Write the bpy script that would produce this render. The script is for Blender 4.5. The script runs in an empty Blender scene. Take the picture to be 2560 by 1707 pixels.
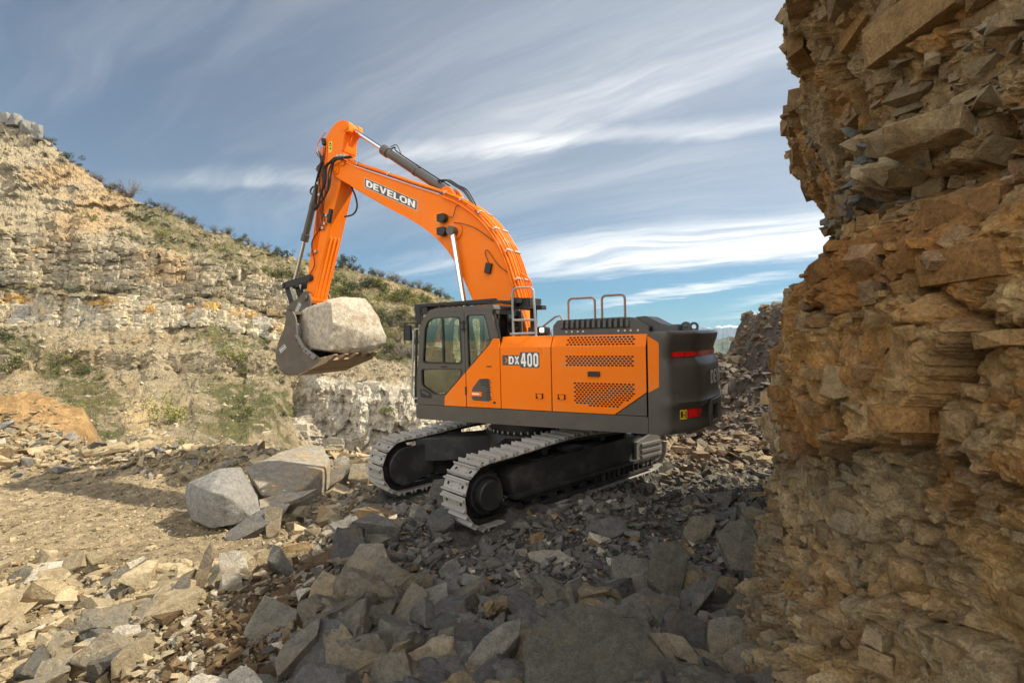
import bpy, bmesh, math, random
import numpy as np
from mathutils import Vector, Matrix
random.seed(7); rng = np.random.default_rng(7)
R = math.radians
scene = bpy.context.scene
col = scene.collection
CAMZ = 2.8
FPX = 1292.8          # focal length in source pixels (2560 wide)
HZ = 862.1            # horizon row

# ---------------------------------------------------------------- camera
cam_d = bpy.data.cameras.new("camera"); cam = bpy.data.objects.new("camera", cam_d); col.objects.link(cam)
cam.location = (0, 0, CAMZ); cam.rotation_euler = (R(90) + math.atan(8.6/FPX), 0, 0)
cam_d.sensor_width = 36; cam_d.lens = FPX/2560*36; cam_d.clip_start = .05; cam_d.clip_end = 60000
scene.camera = cam

# ---------------------------------------------------------------- sun and sky
SUN_EL = R(50); SUN_AZ = math.atan2(0.14, 1.0)       # azimuth in the xy plane, from +x
sdir = Vector((math.cos(SUN_EL)*math.cos(SUN_AZ), math.cos(SUN_EL)*math.sin(SUN_AZ), math.sin(SUN_EL)))
sl = bpy.data.lights.new("sun", 'SUN'); sl.energy = 5.0; sl.angle = R(.5); sl.color = (1, .91, .73)
so = bpy.data.objects.new("sun", sl); col.objects.link(so)
so.rotation_euler = (-sdir).to_track_quat('-Z', 'Y').to_euler()
world = bpy.data.worlds.new("World"); scene.world = world; world.use_nodes = True
wt = world.node_tree; wt.nodes.clear()
def wn(t, **k):
    n = wt.nodes.new(t)
    for a, b in k.items(): setattr(n, a, b)
    return n
def wm(op, a, b=None, c=None):
    n = wn('ShaderNodeMath', operation=op)
    for i, v in enumerate((a, b, c)):
        if v is None: continue
        if isinstance(v, (int, float)): n.inputs[i].default_value = v
        else: wt.links.new(v, n.inputs[i])
    return n.outputs[0]
def wmap(v, a, b, c=0, d=1):
    n = wn('ShaderNodeMapRange', interpolation_type='SMOOTHSTEP')
    wt.links.new(v, n.inputs[0])
    for i, q in enumerate((a, b, c, d)): n.inputs[i+1].default_value = q
    return n.outputs[0]
def wmix(f, a, b):
    n = wn('ShaderNodeMix', data_type='RGBA')
    for i, v in ((0, f), (6, a), (7, b)):
        if isinstance(v, (int, float)): n.inputs[i].default_value = v
        elif isinstance(v, tuple): n.inputs[i].default_value = v
        else: wt.links.new(v, n.inputs[i])
    return n.outputs[2]
def wnoise(x, y, z, scale, detail=5, rough=.55, dist=0.):
    c = wn('ShaderNodeCombineXYZ')
    for i, v in enumerate((x, y, z)):
        if isinstance(v, (int, float)): c.inputs[i].default_value = v
        else: wt.links.new(v, c.inputs[i])
    n = wn('ShaderNodeTexNoise'); wt.links.new(c.outputs[0], n.inputs['Vector'])
    n.inputs['Scale'].default_value = scale; n.inputs['Detail'].default_value = detail
    n.inputs['Roughness'].default_value = rough; n.inputs['Distortion'].default_value = dist
    return n.outputs[0]
sky = wn('ShaderNodeTexSky', sky_type='NISHITA'); sky.sun_disc = False
sky.sun_elevation = SUN_EL; sky.sun_rotation = math.pi/2 - SUN_AZ
sky.altitude = 400; sky.air_density = 1.0; sky.dust_density = .6; sky.ozone_density = 1.6
tc = wn('ShaderNodeTexCoord'); sx = wn('ShaderNodeSeparateXYZ'); wt.links.new(tc.outputs['Generated'], sx.inputs[0])
dx, dy, dz = sx.outputs
zc = wm('ADD', wm('MAXIMUM', dz, 0.0), .07)
cx, cy = wm('DIVIDE', dx, zc), wm('DIVIDE', dy, zc)       # position on the cloud layer
ang = math.atan2(.62, -.78)
al = wm('ADD', wm('MULTIPLY', cx, math.cos(ang)), wm('MULTIPLY', cy, math.sin(ang)))
ac = wm('SUBTRACT', wm('MULTIPLY', cy, math.cos(ang)), wm('MULTIPLY', cx, math.sin(ang)))
warp = wnoise(al, ac, 3.1, .5, 3)
ac2 = wm('ADD', ac, wm('MULTIPLY', wm('SUBTRACT', warp, .5), 1.1))
fine = wnoise(wm('MULTIPLY', al, .35), wm('MULTIPLY', ac2, 2.6), 1.7, 1.6, 8, .62)
broad = wnoise(wm('MULTIPLY', al, .22), wm('MULTIPLY', ac2, .75), 9.2, 1.1, 4, .5)
fluff = wnoise(wm('MULTIPLY', al, .9), wm('MULTIPLY', ac, 1.8), 5.5, 2.4, 8, .6)
streak = wmap(wm('ADD', wm('MULTIPLY', fine, .55), wm('MULTIPLY', broad, .45)), .40, .68)
# single long cirrus bands: great-circle directions given by their slope (dx/dy, dz/dy)
ady = wm('MAXIMUM', dy, .02)
su, sv = wm('DIVIDE', dx, ady), wm('DIVIDE', dz, ady)
def band(x0, y0, x1, y1, w, soft, wob=.03, fall=.25):
    a = ((x0-1280)/FPX, (HZ-y0)/FPX); b = ((x1-1280)/FPX, (HZ-y1)/FPX)
    L = math.hypot(b[0]-a[0], b[1]-a[1]); c, s = (b[0]-a[0])/L, (b[1]-a[1])/L
    t = wm('ADD', wm('MULTIPLY', wm('SUBTRACT', su, a[0]), c), wm('MULTIPLY', wm('SUBTRACT', sv, a[1]), s))
    q = wm('SUBTRACT', wm('MULTIPLY', wm('SUBTRACT', sv, a[1]), c), wm('MULTIPLY', wm('SUBTRACT', su, a[0]), s))
    q = wm('ADD', q, wm('MULTIPLY', wm('SUBTRACT', fluff, .5), wob))
    w /= FPX
    lo = wmap(q, -w, -w*(1-soft)); hi = wmap(q, w, -w*.3)
    e0 = wmap(t, -.12, fall); e1 = wmap(t, L+.3, L-.05)
    return wm('MULTIPLY', wm('MULTIPLY', lo, hi), wm('MULTIPLY', e0, e1))
b1 = wm('MULTIPLY', band(850, 395, 2060, 285, 42, .9, .06, .45), .62)
b2 = wm('MULTIPLY', band(1150, 655, 2150, 565, 78, .45, .035, .4), 1.0)
b3 = wm('MULTIPLY', band(330, 447, 800, 440, 42, .8, .05, .2), .32)
b4 = wm('MULTIPLY', band(1480, 760, 1800, 712, 20, .8, .05, .15), .75)
b5 = wm('MULTIPLY', band(1050, 400, 2000, 60, 130, .9, .12, .5), .36)
b6 = wm('MULTIPLY', band(1880, 752, 2100, 700, 16, .8, .04, .1), .6)
b7 = wm('MULTIPLY', band(900, 680, 1300, 620, 50, .9, .06, .2), .35)
b8 = wm('MULTIPLY', band(1830, 790, 1890, 785, 9, .8, .02, .1), .7)
cl = wm('MAXIMUM', wm('MAXIMUM', wm('MAXIMUM', b1, b2), wm('MAXIMUM', b3, b4)), wm('MAXIMUM', wm('MAXIMUM', b5, b6), wm('MAXIMUM', b7, b8)))
cl = wm('MULTIPLY', cl, wm('ADD', .45, wm('MULTIPLY', wmap(fine, .35, .62), .65)))
high = wmap(sv, .06, .34)
side_ = wmap(su, -.9, .5)
veil = wm('ADD', wm('MULTIPLY', wm('MULTIPLY', streak, high), .14), wm('MULTIPLY', high, wm('ADD', .06, wm('MULTIPLY', side_, .17))))
cover = wm('MINIMUM', wm('ADD', veil, cl), .96)
hs = wn('ShaderNodeHueSaturation'); wt.links.new(sky.outputs[0], hs.inputs['Color'])
hs.inputs['Saturation'].default_value = 1.08; hs.inputs['Value'].default_value = .63
tint = wmix(high, (.56, .93, 1.10, 1), (.98, .97, .90, 1))
mulc = wn('ShaderNodeMix', data_type='RGBA', blend_type='MULTIPLY'); mulc.inputs[0].default_value = 1
wt.links.new(hs.outputs[0], mulc.inputs[6]); wt.links.new(tint, mulc.inputs[7])
skyc = wmix(cover, mulc.outputs[2], (8.6, 8.5, 8.3, 1))
behind = wmap(dy, -.05, -.6)                       # unseen bright cloud bank, added behind the camera as fill light
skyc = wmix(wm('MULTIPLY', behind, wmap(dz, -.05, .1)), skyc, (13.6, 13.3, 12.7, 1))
bg = wn('ShaderNodeBackground'); bg.inputs[1].default_value = .10
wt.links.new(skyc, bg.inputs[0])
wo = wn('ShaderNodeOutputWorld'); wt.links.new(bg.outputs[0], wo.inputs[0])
scene.view_settings.view_transform = 'Standard'; scene.view_settings.look = 'None'
scene.view_settings.exposure = 0.56; scene.view_settings.gamma = 1
scene.cycles.max_bounces = 6; scene.cycles.transparent_max_bounces = 12
scene.cycles.volume_bounces = 0; scene.cycles.use_denoising = True

# ---------------------------------------------------------------- helpers
def at(px, py, d):
    """real point at depth d (metres) on the sight line through photo pixel px,py"""
    return np.array([(px-1280)/FPX*d, d, CAMZ + (HZ-py)/FPX*d])
def tag(o, label=None, cat=None, group=None, kind=None):
    if label: o['label'] = label
    if cat: o['category'] = cat
    if group: o['group'] = group
    if kind: o['kind'] = kind
    return o
def finish(me, smooth=None):
    if smooth is None: return me
    me.polygons.foreach_set('use_smooth', [True]*len(me.polygons))
    me.set_sharp_from_angle(angle=R(smooth)); return me
def mesh_obj(name, verts, faces, mat=None, parent=None, smooth=None, fcol=None):
    me = bpy.data.meshes.new(name)
    me.from_pydata([tuple(map(float, v)) for v in verts], [], faces); me.update()
    finish(me, smooth)
    if mat: me.materials.append(mat)
    o = bpy.data.objects.new(name, me); col.objects.link(o)
    if parent: o.parent = parent
    return o
def np_mesh(name, V, Fq, mat, smooth=True, colr=None):
    """fast mesh from numpy arrays; faces all of one size; optional per-vertex colour"""
    me = bpy.data.meshes.new(name); n = len(V); k = Fq.shape[1]; m = len(Fq)
    me.vertices.add(n); me.vertices.foreach_set('co', V.astype(np.float32).ravel())
    me.loops.add(m*k); me.loops.foreach_set('vertex_index', Fq.astype(np.int32).ravel())
    me.polygons.add(m); me.polygons.foreach_set('loop_start', np.arange(0, m*k, k, dtype=np.int32))
    me.polygons.foreach_set('use_smooth', np.full(m, smooth))
    me.update(calc_edges=True)
    if colr is not None:
        a = me.attributes.new('tone', 'FLOAT_COLOR', 'POINT')
        c = np.ones((n, 4), np.float32); c[:, :3] = colr; a.data.foreach_set('color', c.ravel())
    if mat: me.materials.append(mat)
    me.validate()
    o = bpy.data.objects.new(name, me); col.objects.link(o); return o
def empty(name, loc=(0, 0, 0)):
    o = bpy.data.objects.new(name, None); col.objects.link(o); o.location = loc; o.empty_display_size = .3; return o

# numpy noise
def _h(i, j, k, s):
    n = (i*374761393 + j*668265263 + k*2147483647 + s*1274126177) & 0xffffffff
    n = ((n ^ (n >> 13))*1274126177) & 0xffffffff
    n = ((n ^ (n >> 16))*2246822519) & 0xffffffff
    return ((n ^ (n >> 15)) & 0xffffff)/float(0xffffff)
def vnoise(x, y, z, s=0):
    x, y, z = np.broadcast_arrays(np.asarray(x, float), np.asarray(y, float), np.asarray(z, float))
    i, j, k = np.floor(x).astype(np.int64), np.floor(y).astype(np.int64), np.floor(z).astype(np.int64)
    fx, fy, fz = x-i, y-j, z-k
    fx, fy, fz = (t*t*t*(t*(t*6-15)+10) for t in (fx, fy, fz))
    def L(a, b, t): return a+(b-a)*t
    return L(L(L(_h(i, j, k, s), _h(i+1, j, k, s), fx), L(_h(i, j+1, k, s), _h(i+1, j+1, k, s), fx), fy),
             L(L(_h(i, j, k+1, s), _h(i+1, j, k+1, s), fx), L(_h(i, j+1, k+1, s), _h(i+1, j+1, k+1, s), fx), fy), fz)*2-1
def fbm(x, y, z, o=4, s=0, g=.5):
    r = 0; a = 1; f = 1
    for q in range(o):
        r = r + a*vnoise(np.asarray(x)*f, np.asarray(y)*f, np.asarray(z)*f, s+q*17); a *= g; f *= 2.03
    return r
def worley2(x, y, s=0, jit=.9):
    i, j = np.floor(x).astype(np.int64), np.floor(y).astype(np.int64)
    f1 = np.full(x.shape, 9.); f2 = f1.copy(); idv = np.zeros(x.shape); ddx = np.zeros(x.shape); ddy = np.zeros(x.shape); id2 = np.zeros(x.shape)
    for a in (-1, 0, 1):
        for b in (-1, 0, 1):
            px = i+a+.5+jit*(_h(i+a, j+b, 0*i, s)-.5); py = j+b+.5+jit*(_h(i+a, j+b, 0*i+1, s)-.5)
            d = np.hypot(px-x, py-y); m = d < f1
            f2 = np.where(m, f1, np.minimum(f2, d))
            idv = np.where(m, _h(i+a, j+b, 0*i+2, s), idv); id2 = np.where(m, _h(i+a, j+b, 0*i+3, s), id2)
            ddx = np.where(m, x-px, ddx); ddy = np.where(m, y-py, ddy); f1 = np.where(m, d, f1)
    return f1, f2, idv, id2, ddx, ddy
def sstep(a, b, x):
    t = np.clip((x-a)/(b-a), 0, 1); return t*t*(3-2*t)
def grid_faces(nr, nc):
    a = (np.arange(nr-1)[:, None]*nc + np.arange(nc-1)[None, :]).ravel()
    return np.stack([a, a+1, a+nc+1, a+nc], 1)

# ---------------------------------------------------------------- materials
def new_mat(name):
    m = bpy.data.materials.new(name); m.use_nodes = True; nt = m.node_tree; nt.nodes.clear()
    out = nt.nodes.new('ShaderNodeOutputMaterial'); b = nt.nodes.new('ShaderNodeBsdfPrincipled')
    nt.links.new(b.outputs[0], out.inputs[0]); return m, nt, b
def nnoise(nt, vec, scale, detail=6, rough=.6, dist=0.):
    n = nt.nodes.new('ShaderNodeTexNoise'); n.inputs['Scale'].default_value = scale; n.inputs['Detail'].default_value = detail
    n.inputs['Roughness'].default_value = rough; n.inputs['Distortion'].default_value = dist
    if vec: nt.links.new(vec, n.inputs['Vector'])
    return n.outputs[0]
def nramp(nt, v, stops):
    n = nt.nodes.new('ShaderNodeValToRGB'); e = n.color_ramp.elements
    while len(e) < len(stops): e.new(.5)
    for q, (p, c) in zip(e, stops): q.position = p; q.color = (*c, 1)
    nt.links.new(v, n.inputs[0]); return n.outputs[0]
def nmix(nt, f, a, b, mode='MIX'):
    n = nt.nodes.new('ShaderNodeMix'); n.data_type = 'RGBA'; n.blend_type = mode
    for i, v in ((0, f), (6, a), (7, b)):
        if isinstance(v, (int, float)): n.inputs[i].default_value = v
        elif isinstance(v, tuple): n.inputs[i].default_value = (*v, 1) if len(v) == 3 else v
        else: nt.links.new(v, n.inputs[i])
    return n.outputs[2]
def nbump(nt, b, h, strength=.4, dist=.02, prev=None):
    n = nt.nodes.new('ShaderNodeBump'); n.inputs['Strength'].default_value = strength; n.inputs['Distance'].default_value = dist
    nt.links.new(h, n.inputs['Height'])
    if prev: nt.links.new(prev, n.inputs['Normal'])
    nt.links.new(n.outputs[0], b.inputs['Normal']); return n.outputs[0]
def ncoord(nt, kind='Object', scale=None):
    t = nt.nodes.new('ShaderNodeTexCoord')
    if not scale: return t.outputs[kind]
    m = nt.nodes.new('ShaderNodeMapping'); m.inputs['Scale'].default_value = scale
    nt.links.new(t.outputs[kind], m.inputs[0]); return m.outputs[0]
def paint(name, colr, rough=.38, dirt=(.25, .2, .14), amount=.35, metal=0., coat=.25, scale=1.6, vary=.12):
    m, nt, b = new_mat(name); c = ncoord(nt)
    n1 = nnoise(nt, c, scale, 8, .65); n2 = nnoise(nt, ncoord(nt, 'Object', (1, 1, .12)), scale*9, 6, .6)
    f = nt.nodes.new('ShaderNodeMapRange'); nt.links.new(n1, f.inputs[0]); f.inputs[1].default_value = .48; f.inputs[2].default_value = .80
    f.inputs[4].default_value = amount
    g = nt.nodes.new('ShaderNodeMath'); g.operation = 'MULTIPLY'; nt.links.new(f.outputs[0], g.inputs[0]); nt.links.new(n2, g.inputs[1])
    base = nmix(nt, n1, tuple(x*(1-vary) for x in colr), tuple(min(1, x*(1+vary)) for x in colr))
    nt.links.new(nmix(nt, g.outputs[0], base, dirt), b.inputs['Base Color'])
    r = nt.nodes.new('ShaderNodeMapRange'); nt.links.new(n2, r.inputs[0]); r.inputs[3].default_value = rough*.8; r.inputs[4].default_value = min(1, rough*1.35)
    nt.links.new(r.outputs[0], b.inputs['Roughness']); b.inputs['Metallic'].default_value = metal; b.inputs['Coat Weight'].default_value = coat
    b.inputs['Coat Roughness'].default_value = .12
    nbump(nt, b, nnoise(nt, c, 3.0, 2), .03, .01)
    return m
M = {}
M['orange'] = paint_o = paint('orange_paint', (.93, .20, .003), .52, (.55, .33, .16), .50, coat=.08, vary=.04)
[n for n in paint_o.node_tree.nodes if n.type == 'BSDF_PRINCIPLED'][0].inputs['Specular IOR Level'].default_value = .22
M['grey'] = paint('charcoal_paint', (.078, .068, .058), .42, (.17, .14, .10), .6, coat=.2)
M['black'] = paint('black_plastic', (.018, .018, .018), .5, (.1, .09, .07), .35, coat=0)
M['under'] = paint('undercarriage_paint', (.022, .021, .021), .5, (.15, .135, .11), 1.0, coat=.0, scale=2.5)
M['steel'] = paint('worn_track_steel', (.44, .41, .37), .48, (.20, .16, .115), .9, metal=.35, coat=0, scale=5, vary=.3)
M['bucket'] = paint('bucket_steel', (.105, .088, .070), .55, (.24, .18, .12), .6, metal=.15, coat=0, scale=3.5, vary=.2)
M['muddy'] = paint('muddy_bucket_steel', (.26, .185, .11), .75, (.12, .07, .03), 1.0, coat=0, scale=6, vary=.3)
M['wear'] = paint('bare_wear_steel', (.24, .23, .22), .45, (.12, .1, .08), .6, metal=.5, coat=0, scale=6)
M['chrome'] = paint('chrome_rod', (.72, .74, .76), .12, (.4, .4, .4), .1, metal=1., coat=0)
M['tube'] = paint('grey_rail_paint', (.33, .34, .35), .4, (.2, .18, .15), .3)
M['redtube'] = paint('primer_red_rail', (.30, .17, .13), .45, (.2, .18, .15), .3)
M['hose'] = paint('rubber_hose', (.02, .02, .02), .55, (.1, .09, .07), .3, coat=0)
M['fitting'] = paint('zinc_fitting', (.5, .47, .4), .35, (.2, .18, .14), .4, metal=.7, coat=0)
M['white'] = paint('white_lettering', (.90, .89, .87), .5, (.3, .28, .25), .2, coat=0)
M['red'] = paint('red_reflector', (.78, .010, .012), .25, (.3, .05, .04), .1)
M['yellow'] = paint('yellow_sticker', (.75, .55, .03), .4, (.4, .3, .1), .2)
M['hood'] = paint('dark_hood_paint', (.075, .071, .068), .5, (.13, .12, .1), .5, coat=.1)
def flat(name, colr, rough=.6, **k):
    m, nt, b = new_mat(name); c = ncoord(nt)
    nt.links.new(nmix(nt, nnoise(nt, c, 6), tuple(x*.8 for x in colr), tuple(x*1.2 for x in colr)), b.inputs['Base Color'])
    b.inputs['Roughness'].default_value = rough
    for a, v in k.items(): b.inputs[a.replace('_', ' ')].default_value = v
    return m
M['hole'] = flat('grille_shadow_mesh', (.012, .011, .010), .7)
M['seat'] = flat('cab_interior', (.05, .048, .045), .8)
M['orangetrim'] = flat('orange_seat_trim', (.7, .12, .02), .6)
# glass
m, nt, b = new_mat('cab_glass'); nt.nodes.remove(b)
tr_ = nt.nodes.new('ShaderNodeBsdfTransparent'); tr_.inputs[0].default_value = (.92, .97, .92, 1)
gl = nt.nodes.new('ShaderNodeBsdfGlossy'); gl.inputs['Roughness'].default_value = .03; gl.inputs[0].default_value = (.9, .95, .9, 1)
fr = nt.nodes.new('ShaderNodeFresnel'); fr.inputs[0].default_value = 1.5
nn = nnoise(nt, ncoord(nt), 2.0, 6); mr = nt.nodes.new('ShaderNodeMapRange'); nt.links.new(nn, mr.inputs[0]); mr.inputs[3].default_value = .02; mr.inputs[4].default_value = .10
ad = nt.nodes.new('ShaderNodeMath'); nt.links.new(fr.outputs[0], ad.inputs[0]); nt.links.new(mr.outputs[0], ad.inputs[1])
mx = nt.nodes.new('ShaderNodeMixShader'); nt.links.new(ad.outputs[0], mx.inputs[0]); nt.links.new(tr_.outputs[0], mx.inputs[1]); nt.links.new(gl.outputs[0], mx.inputs[2])
nt.links.new(mx.outputs[0], [n for n in nt.nodes if n.type == 'OUTPUT_MATERIAL'][0].inputs[0]); M['glass'] = m
m, nt, b = new_mat('lamp_lens'); b.inputs['Base Color'].default_value = (.8, .8, .78, 1); b.inputs['Roughness'].default_value = .1
b.inputs['Emission Color'].default_value = (1, .98, .92, 1); b.inputs['Emission Strength'].default_value = 1.2; M['lens'] = m

def rock_mat(name, stops, stain, stain_amt, bump=.5, scale=1., attr=False, strata=True, rnd=True, grit=.02, rough=.88, vein=None):
    """stone: tone from a per-object random value or the mesh's own tone, mottled, stained, with layered relief"""
    m, nt, b = new_mat(name); c = ncoord(nt)
    n1 = nnoise(nt, c, 1.3*scale, 8, .65); n2 = nnoise(nt, c, 7*scale, 8, .7); n3 = nnoise(nt, c, 38*scale, 5, .7)
    if attr:
        a = nt.nodes.new('ShaderNodeAttribute'); a.attribute_name = 'tone'; base = a.outputs['Color']
    else:
        oi = nt.nodes.new('ShaderNodeObjectInfo')
        s = nt.nodes.new('ShaderNodeMath'); s.operation = 'ADD'; nt.links.new(oi.outputs['Random'], s.inputs[0])
        t = nt.nodes.new('ShaderNodeMath'); t.operation = 'MULTIPLY_ADD'; nt.links.new(n1, t.inputs[0]); t.inputs[1].default_value = .5; t.inputs[2].default_value = -.25
        nt.links.new(t.outputs[0], s.inputs[1]); base = nramp(nt, s.outputs[0], stops)
    # mottling
    v = nt.nodes.new('ShaderNodeMapRange'); nt.links.new(n2, v.inputs[0]); v.inputs[1].default_value = .3; v.inputs[2].default_value = .7; v.inputs[3].default_value = .62; v.inputs[4].default_value = 1.38
    w = nt.nodes.new('ShaderNodeMapRange'); nt.links.new(n3, w.inputs[0]); w.inputs[1].default_value = .3; w.inputs[2].default_value = .7; w.inputs[3].default_value = .70; w.inputs[4].default_value = 1.30
    p = nt.nodes.new('ShaderNodeMath'); p.operation = 'MULTIPLY'; nt.links.new(v.outputs[0], p.inputs[0]); nt.links.new(w.outputs[0], p.inputs[1])
    cc = nt.nodes.new('ShaderNodeCombineColor')
    for i in range(3): nt.links.new(p.outputs[0], cc.inputs[i])
    base = nmix(nt, 1.0, base, cc.outputs[0], 'MULTIPLY')
    f = nt.nodes.new('ShaderNodeMapRange'); nt.links.new(nnoise(nt, c, 2.1*scale, 7, .7, .6), f.inputs[0]); f.inputs[1].default_value = .52; f.inputs[2].default_value = .72; f.inputs[4].default_value = stain_amt
    base = nmix(nt, f.outputs[0], base, stain)
    if vein:
        vn = nt.nodes.new('ShaderNodeMapRange'); vv = nt.nodes.new('ShaderNodeTexVoronoi'); vv.feature = 'DISTANCE_TO_EDGE'; vv.inputs['Scale'].default_value = vein[1]
        dmix = nmix(nt, .12, c, nt.nodes.new('ShaderNodeTexNoise').outputs[1]); nt.links.new(dmix, vv.inputs['Vector'])
        nt.links.new(vv.outputs[0], vn.inputs[0]); vn.inputs[1].default_value = .0; vn.inputs[2].default_value = .018; vn.inputs[3].default_value = .7; vn.inputs[4].default_value = 0
        base = nmix(nt, vn.outputs[0], base, vein[0])
    nt.links.new(base, b.inputs['Base Color']); b.inputs['Roughness'].default_value = rough
    b.inputs['Specular IOR Level'].default_value = .25
    s1 = nbump(nt, b, n2, bump, .11/scale)
    if strata:
        s1 = nbump(nt, b, nnoise(nt, ncoord(nt, 'Object', (.5, .5, 9)), 3*scale, 5, .6, .3), bump*.55, .03/scale, s1)
    nbump(nt, b, n3, bump*.9, grit*1.8/scale, s1)
    return m
M['shale'] = rock_mat('grey_shale', [(0, (.085, .083, .081)), (.35, (.125, .119, .110)), (.6, (.165, .152, .128)), (.82, (.20, .175, .135)), (1, (.25, .19, .11))], (.22, .13, .055), .35, .55)
M['tan'] = rock_mat('tan_limestone', [(0, (.17, .155, .125)), (.4, (.26, .225, .165)), (.7, (.36, .29, .19)), (1, (.44, .34, .2))], (.34, .2, .08), .45, .55)
M['dull'] = rock_mat('dull_brown_grey_stone', [(0, (.115, .108, .094)), (.4, (.165, .148, .117)), (.7, (.215, .185, .135)), (1, (.28, .215, .13))], (.24, .14, .055), .45, .6, 1.1)
M['pale_boulder'] = rock_mat('pale_limestone_boulder', [(0, (.66, .58, .46)), (.5, (.69, .61, .49)), (1, (.72, .65, .52))], (.40, .22, .085), .7, .9, 1.2, strata=False, grit=.04)
M['grey_boulder'] = rock_mat('grey_limestone_boulder', [(0, (.20, .19, .175)), (.5, (.245, .235, .215)), (1, (.30, .285, .26))], (.33, .29, .23), .35, .6, 1.2, strata=False, grit=.03)
M['slab'] = rock_mat('ochre_topped_slab', [(0, (.26, .235, .195)), (1, (.33, .29, .23))], (.42, .24, .06), .75, .6, 1.1, strata=True)
M['ochre_block'] = rock_mat('ochre_cliff_block', [(0, (.34, .235, .12)), (.5, (.40, .285, .155)), (1, (.46, .34, .19))], (.36, .19, .06), .5, .8, 1.3)
M['ledge'] = rock_mat('mossy_grey_slab', [(0, (.10, .094, .078)), (1, (.13, .12, .095))], (.19, .135, .065), .55, .75, 1.6, strata=False, grit=.03)
M['rubble'] = rock_mat('rubble_stone', None, (.26, .16, .07), .25, .6, 1.3, attr=True, strata=False)
M['ground'] = rock_mat('quarry_floor', None, (.30, .19, .09), .3, .9, .9, attr=True, strata=False, grit=.05)
M['cliff'] = rock_mat('near_cliff_rock', None, (.36, .19, .06), .5, .9, 1.3, attr=True, strata=False, grit=.06)
M['far'] = rock_mat('far_quarry_rock', None, (.40, .25, .10), .35, .7, .12, attr=True, strata=True, grit=.04)

# ================================================================ GROUND
def G0(x, y):
    """smooth height of the quarry floor"""
    x = np.asarray(x, float); y = np.asarray(y, float)
    z = .024*(x-.3)+.024*(np.clip(y, 4, 16)-11) - .07
    z = z*sstep(-4.0, -1.5, x) + (-.45)*(1-sstep(-4.0, -1.5, x))
    z = z - .30*sstep(-3.0, -6.5, x)*sstep(8.5, 5, y)
    z = z + .28*np.exp(-((x-1.2)/2.2)**2-((y-4.0)/2.0)**2)
    z = z + .10*sstep(2.5, 5, x)*sstep(10, 6, y)
    # rubble ridge along the left lip and the ochre heap
    z = z + .38*np.exp(-((y-13.9)/1.1)**2)*sstep(-3.5, -7, x)
    z = z + 1.55*np.exp(-((x+17.3)/3.6)**2-((y-17.2)/2.4)**2)
    z = z - .12*np.exp(-((x+8)/4)**2-((y-10.8)/1.8)**2)
    # heap and rock shoulder behind the machine on the right
    h = .9*sstep(3.0, 6.5, x) + .95*sstep(6, 8.6, x) + 1.75*sstep(8.8, 9.9, x) + .4*sstep(10, 13, x)
    z = z + h*sstep(13.2, 20.3, y)
    lip = 15.2 + 6.6*sstep(1.0, 5.5, x) + 3.5*sstep(-12, -16, x)
    z = z - np.clip((y-lip)*1.15, 0, 13 + .0*x)
    z = np.where(y > 34, np.minimum(z, -13 - .25*(y-34)), z)
    return z
def G(x, y):
    z = G0(x, y); x = np.asarray(x, float); y = np.asarray(y, float)
    sand = sstep(-3.6, -4.8, x)*sstep(7.6, 8.6, y)*sstep(13.4, 12.6, y)
    am = (1-.72*sand)
    z = z + am*(.09*fbm(x*.9, y*.9, 0, 3, 3) + .055*fbm(x*3.3, y*3.3, 0, 3, 5)) + .018*fbm(x*14, y*14, 0, 2, 9)
    z = z + (.28*fbm(x*1.3, y*1.3, 1, 5, 12, .6))*np.exp(-((x+17)/5)**4-((y-17)/3.2)**4)
    big = sstep(12.5, 16, y)*sstep(2, 5, x)
    f1, f2, i1, i2, a, b = worley2(x*1.3, y*1.3, 4)
    z = z + big*(.45*(i1-.5) + .25*fbm(x*1.6, y*1.6, 0, 4, 8))
    return z
def axis(segs):
    out = [np.arange(a, b, s) for a, b, s in segs]; return np.concatenate(out)
gx = axis([(-70, -24, 2.), (-24, -12, .16), (-12, 7, .05), (7, 16, .10), (16, 80, 3.)])
gy = axis([(-30, -2, 1.5), (-2, 1.5, .3), (1.5, 15.5, .05), (15.5, 24, .10), (24, 45, .8), (45, 60, 3)])
X, Y = np.meshgrid(gx, gy); Z = G(X, Y)
V = np.stack([X.ravel(), Y.ravel(), Z.ravel()], 1)
t1 = fbm(X*.6, Y*.6, 3, 4, 21).ravel(); t2 = fbm(X*5, Y*5, 2, 3, 22).ravel(); t3 = _h(np.arange(X.size), 0*np.arange(X.size), 0*np.arange(X.size), 5)
xx, yy = X.ravel(), Y.ravel()
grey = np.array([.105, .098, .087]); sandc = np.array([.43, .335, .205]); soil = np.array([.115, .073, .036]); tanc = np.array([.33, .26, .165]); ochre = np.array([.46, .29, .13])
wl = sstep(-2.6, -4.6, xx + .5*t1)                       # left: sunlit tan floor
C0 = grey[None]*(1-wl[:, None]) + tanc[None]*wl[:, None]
ws = sstep(-3.8, -5, xx)*sstep(7.4, 8.8, yy+.4*t1)*sstep(14.3, 13, yy)
C0 = C0*(1-ws[:, None]) + sandc[None]*ws[:, None]
soilw = np.exp(-((xx+2.95)/.85)**2-((yy-5.9)/1.35)**2)*1.7 + .8*np.exp(-((xx+3.6)/1.1)**2-((yy-4.9)/.4)**2); soilw = np.clip(soilw+.5*t1*(soilw > .15), 0, 1)
C0 = C0*(1-soilw[:, None]) + soil[None]*soilw[:, None]
wm2 = np.clip(np.exp(-((xx+17)/4.5)**4-((yy-17.3)/3)**2)*1.4, 0, 1)
C0 = C0*(1-wm2[:, None]) + ochre[None]*wm2[:, None]
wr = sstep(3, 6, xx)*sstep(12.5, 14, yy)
C0 = C0*(1-wr[:, None]) + np.array([.17, .145, .12])[None]*wr[:, None]
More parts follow.
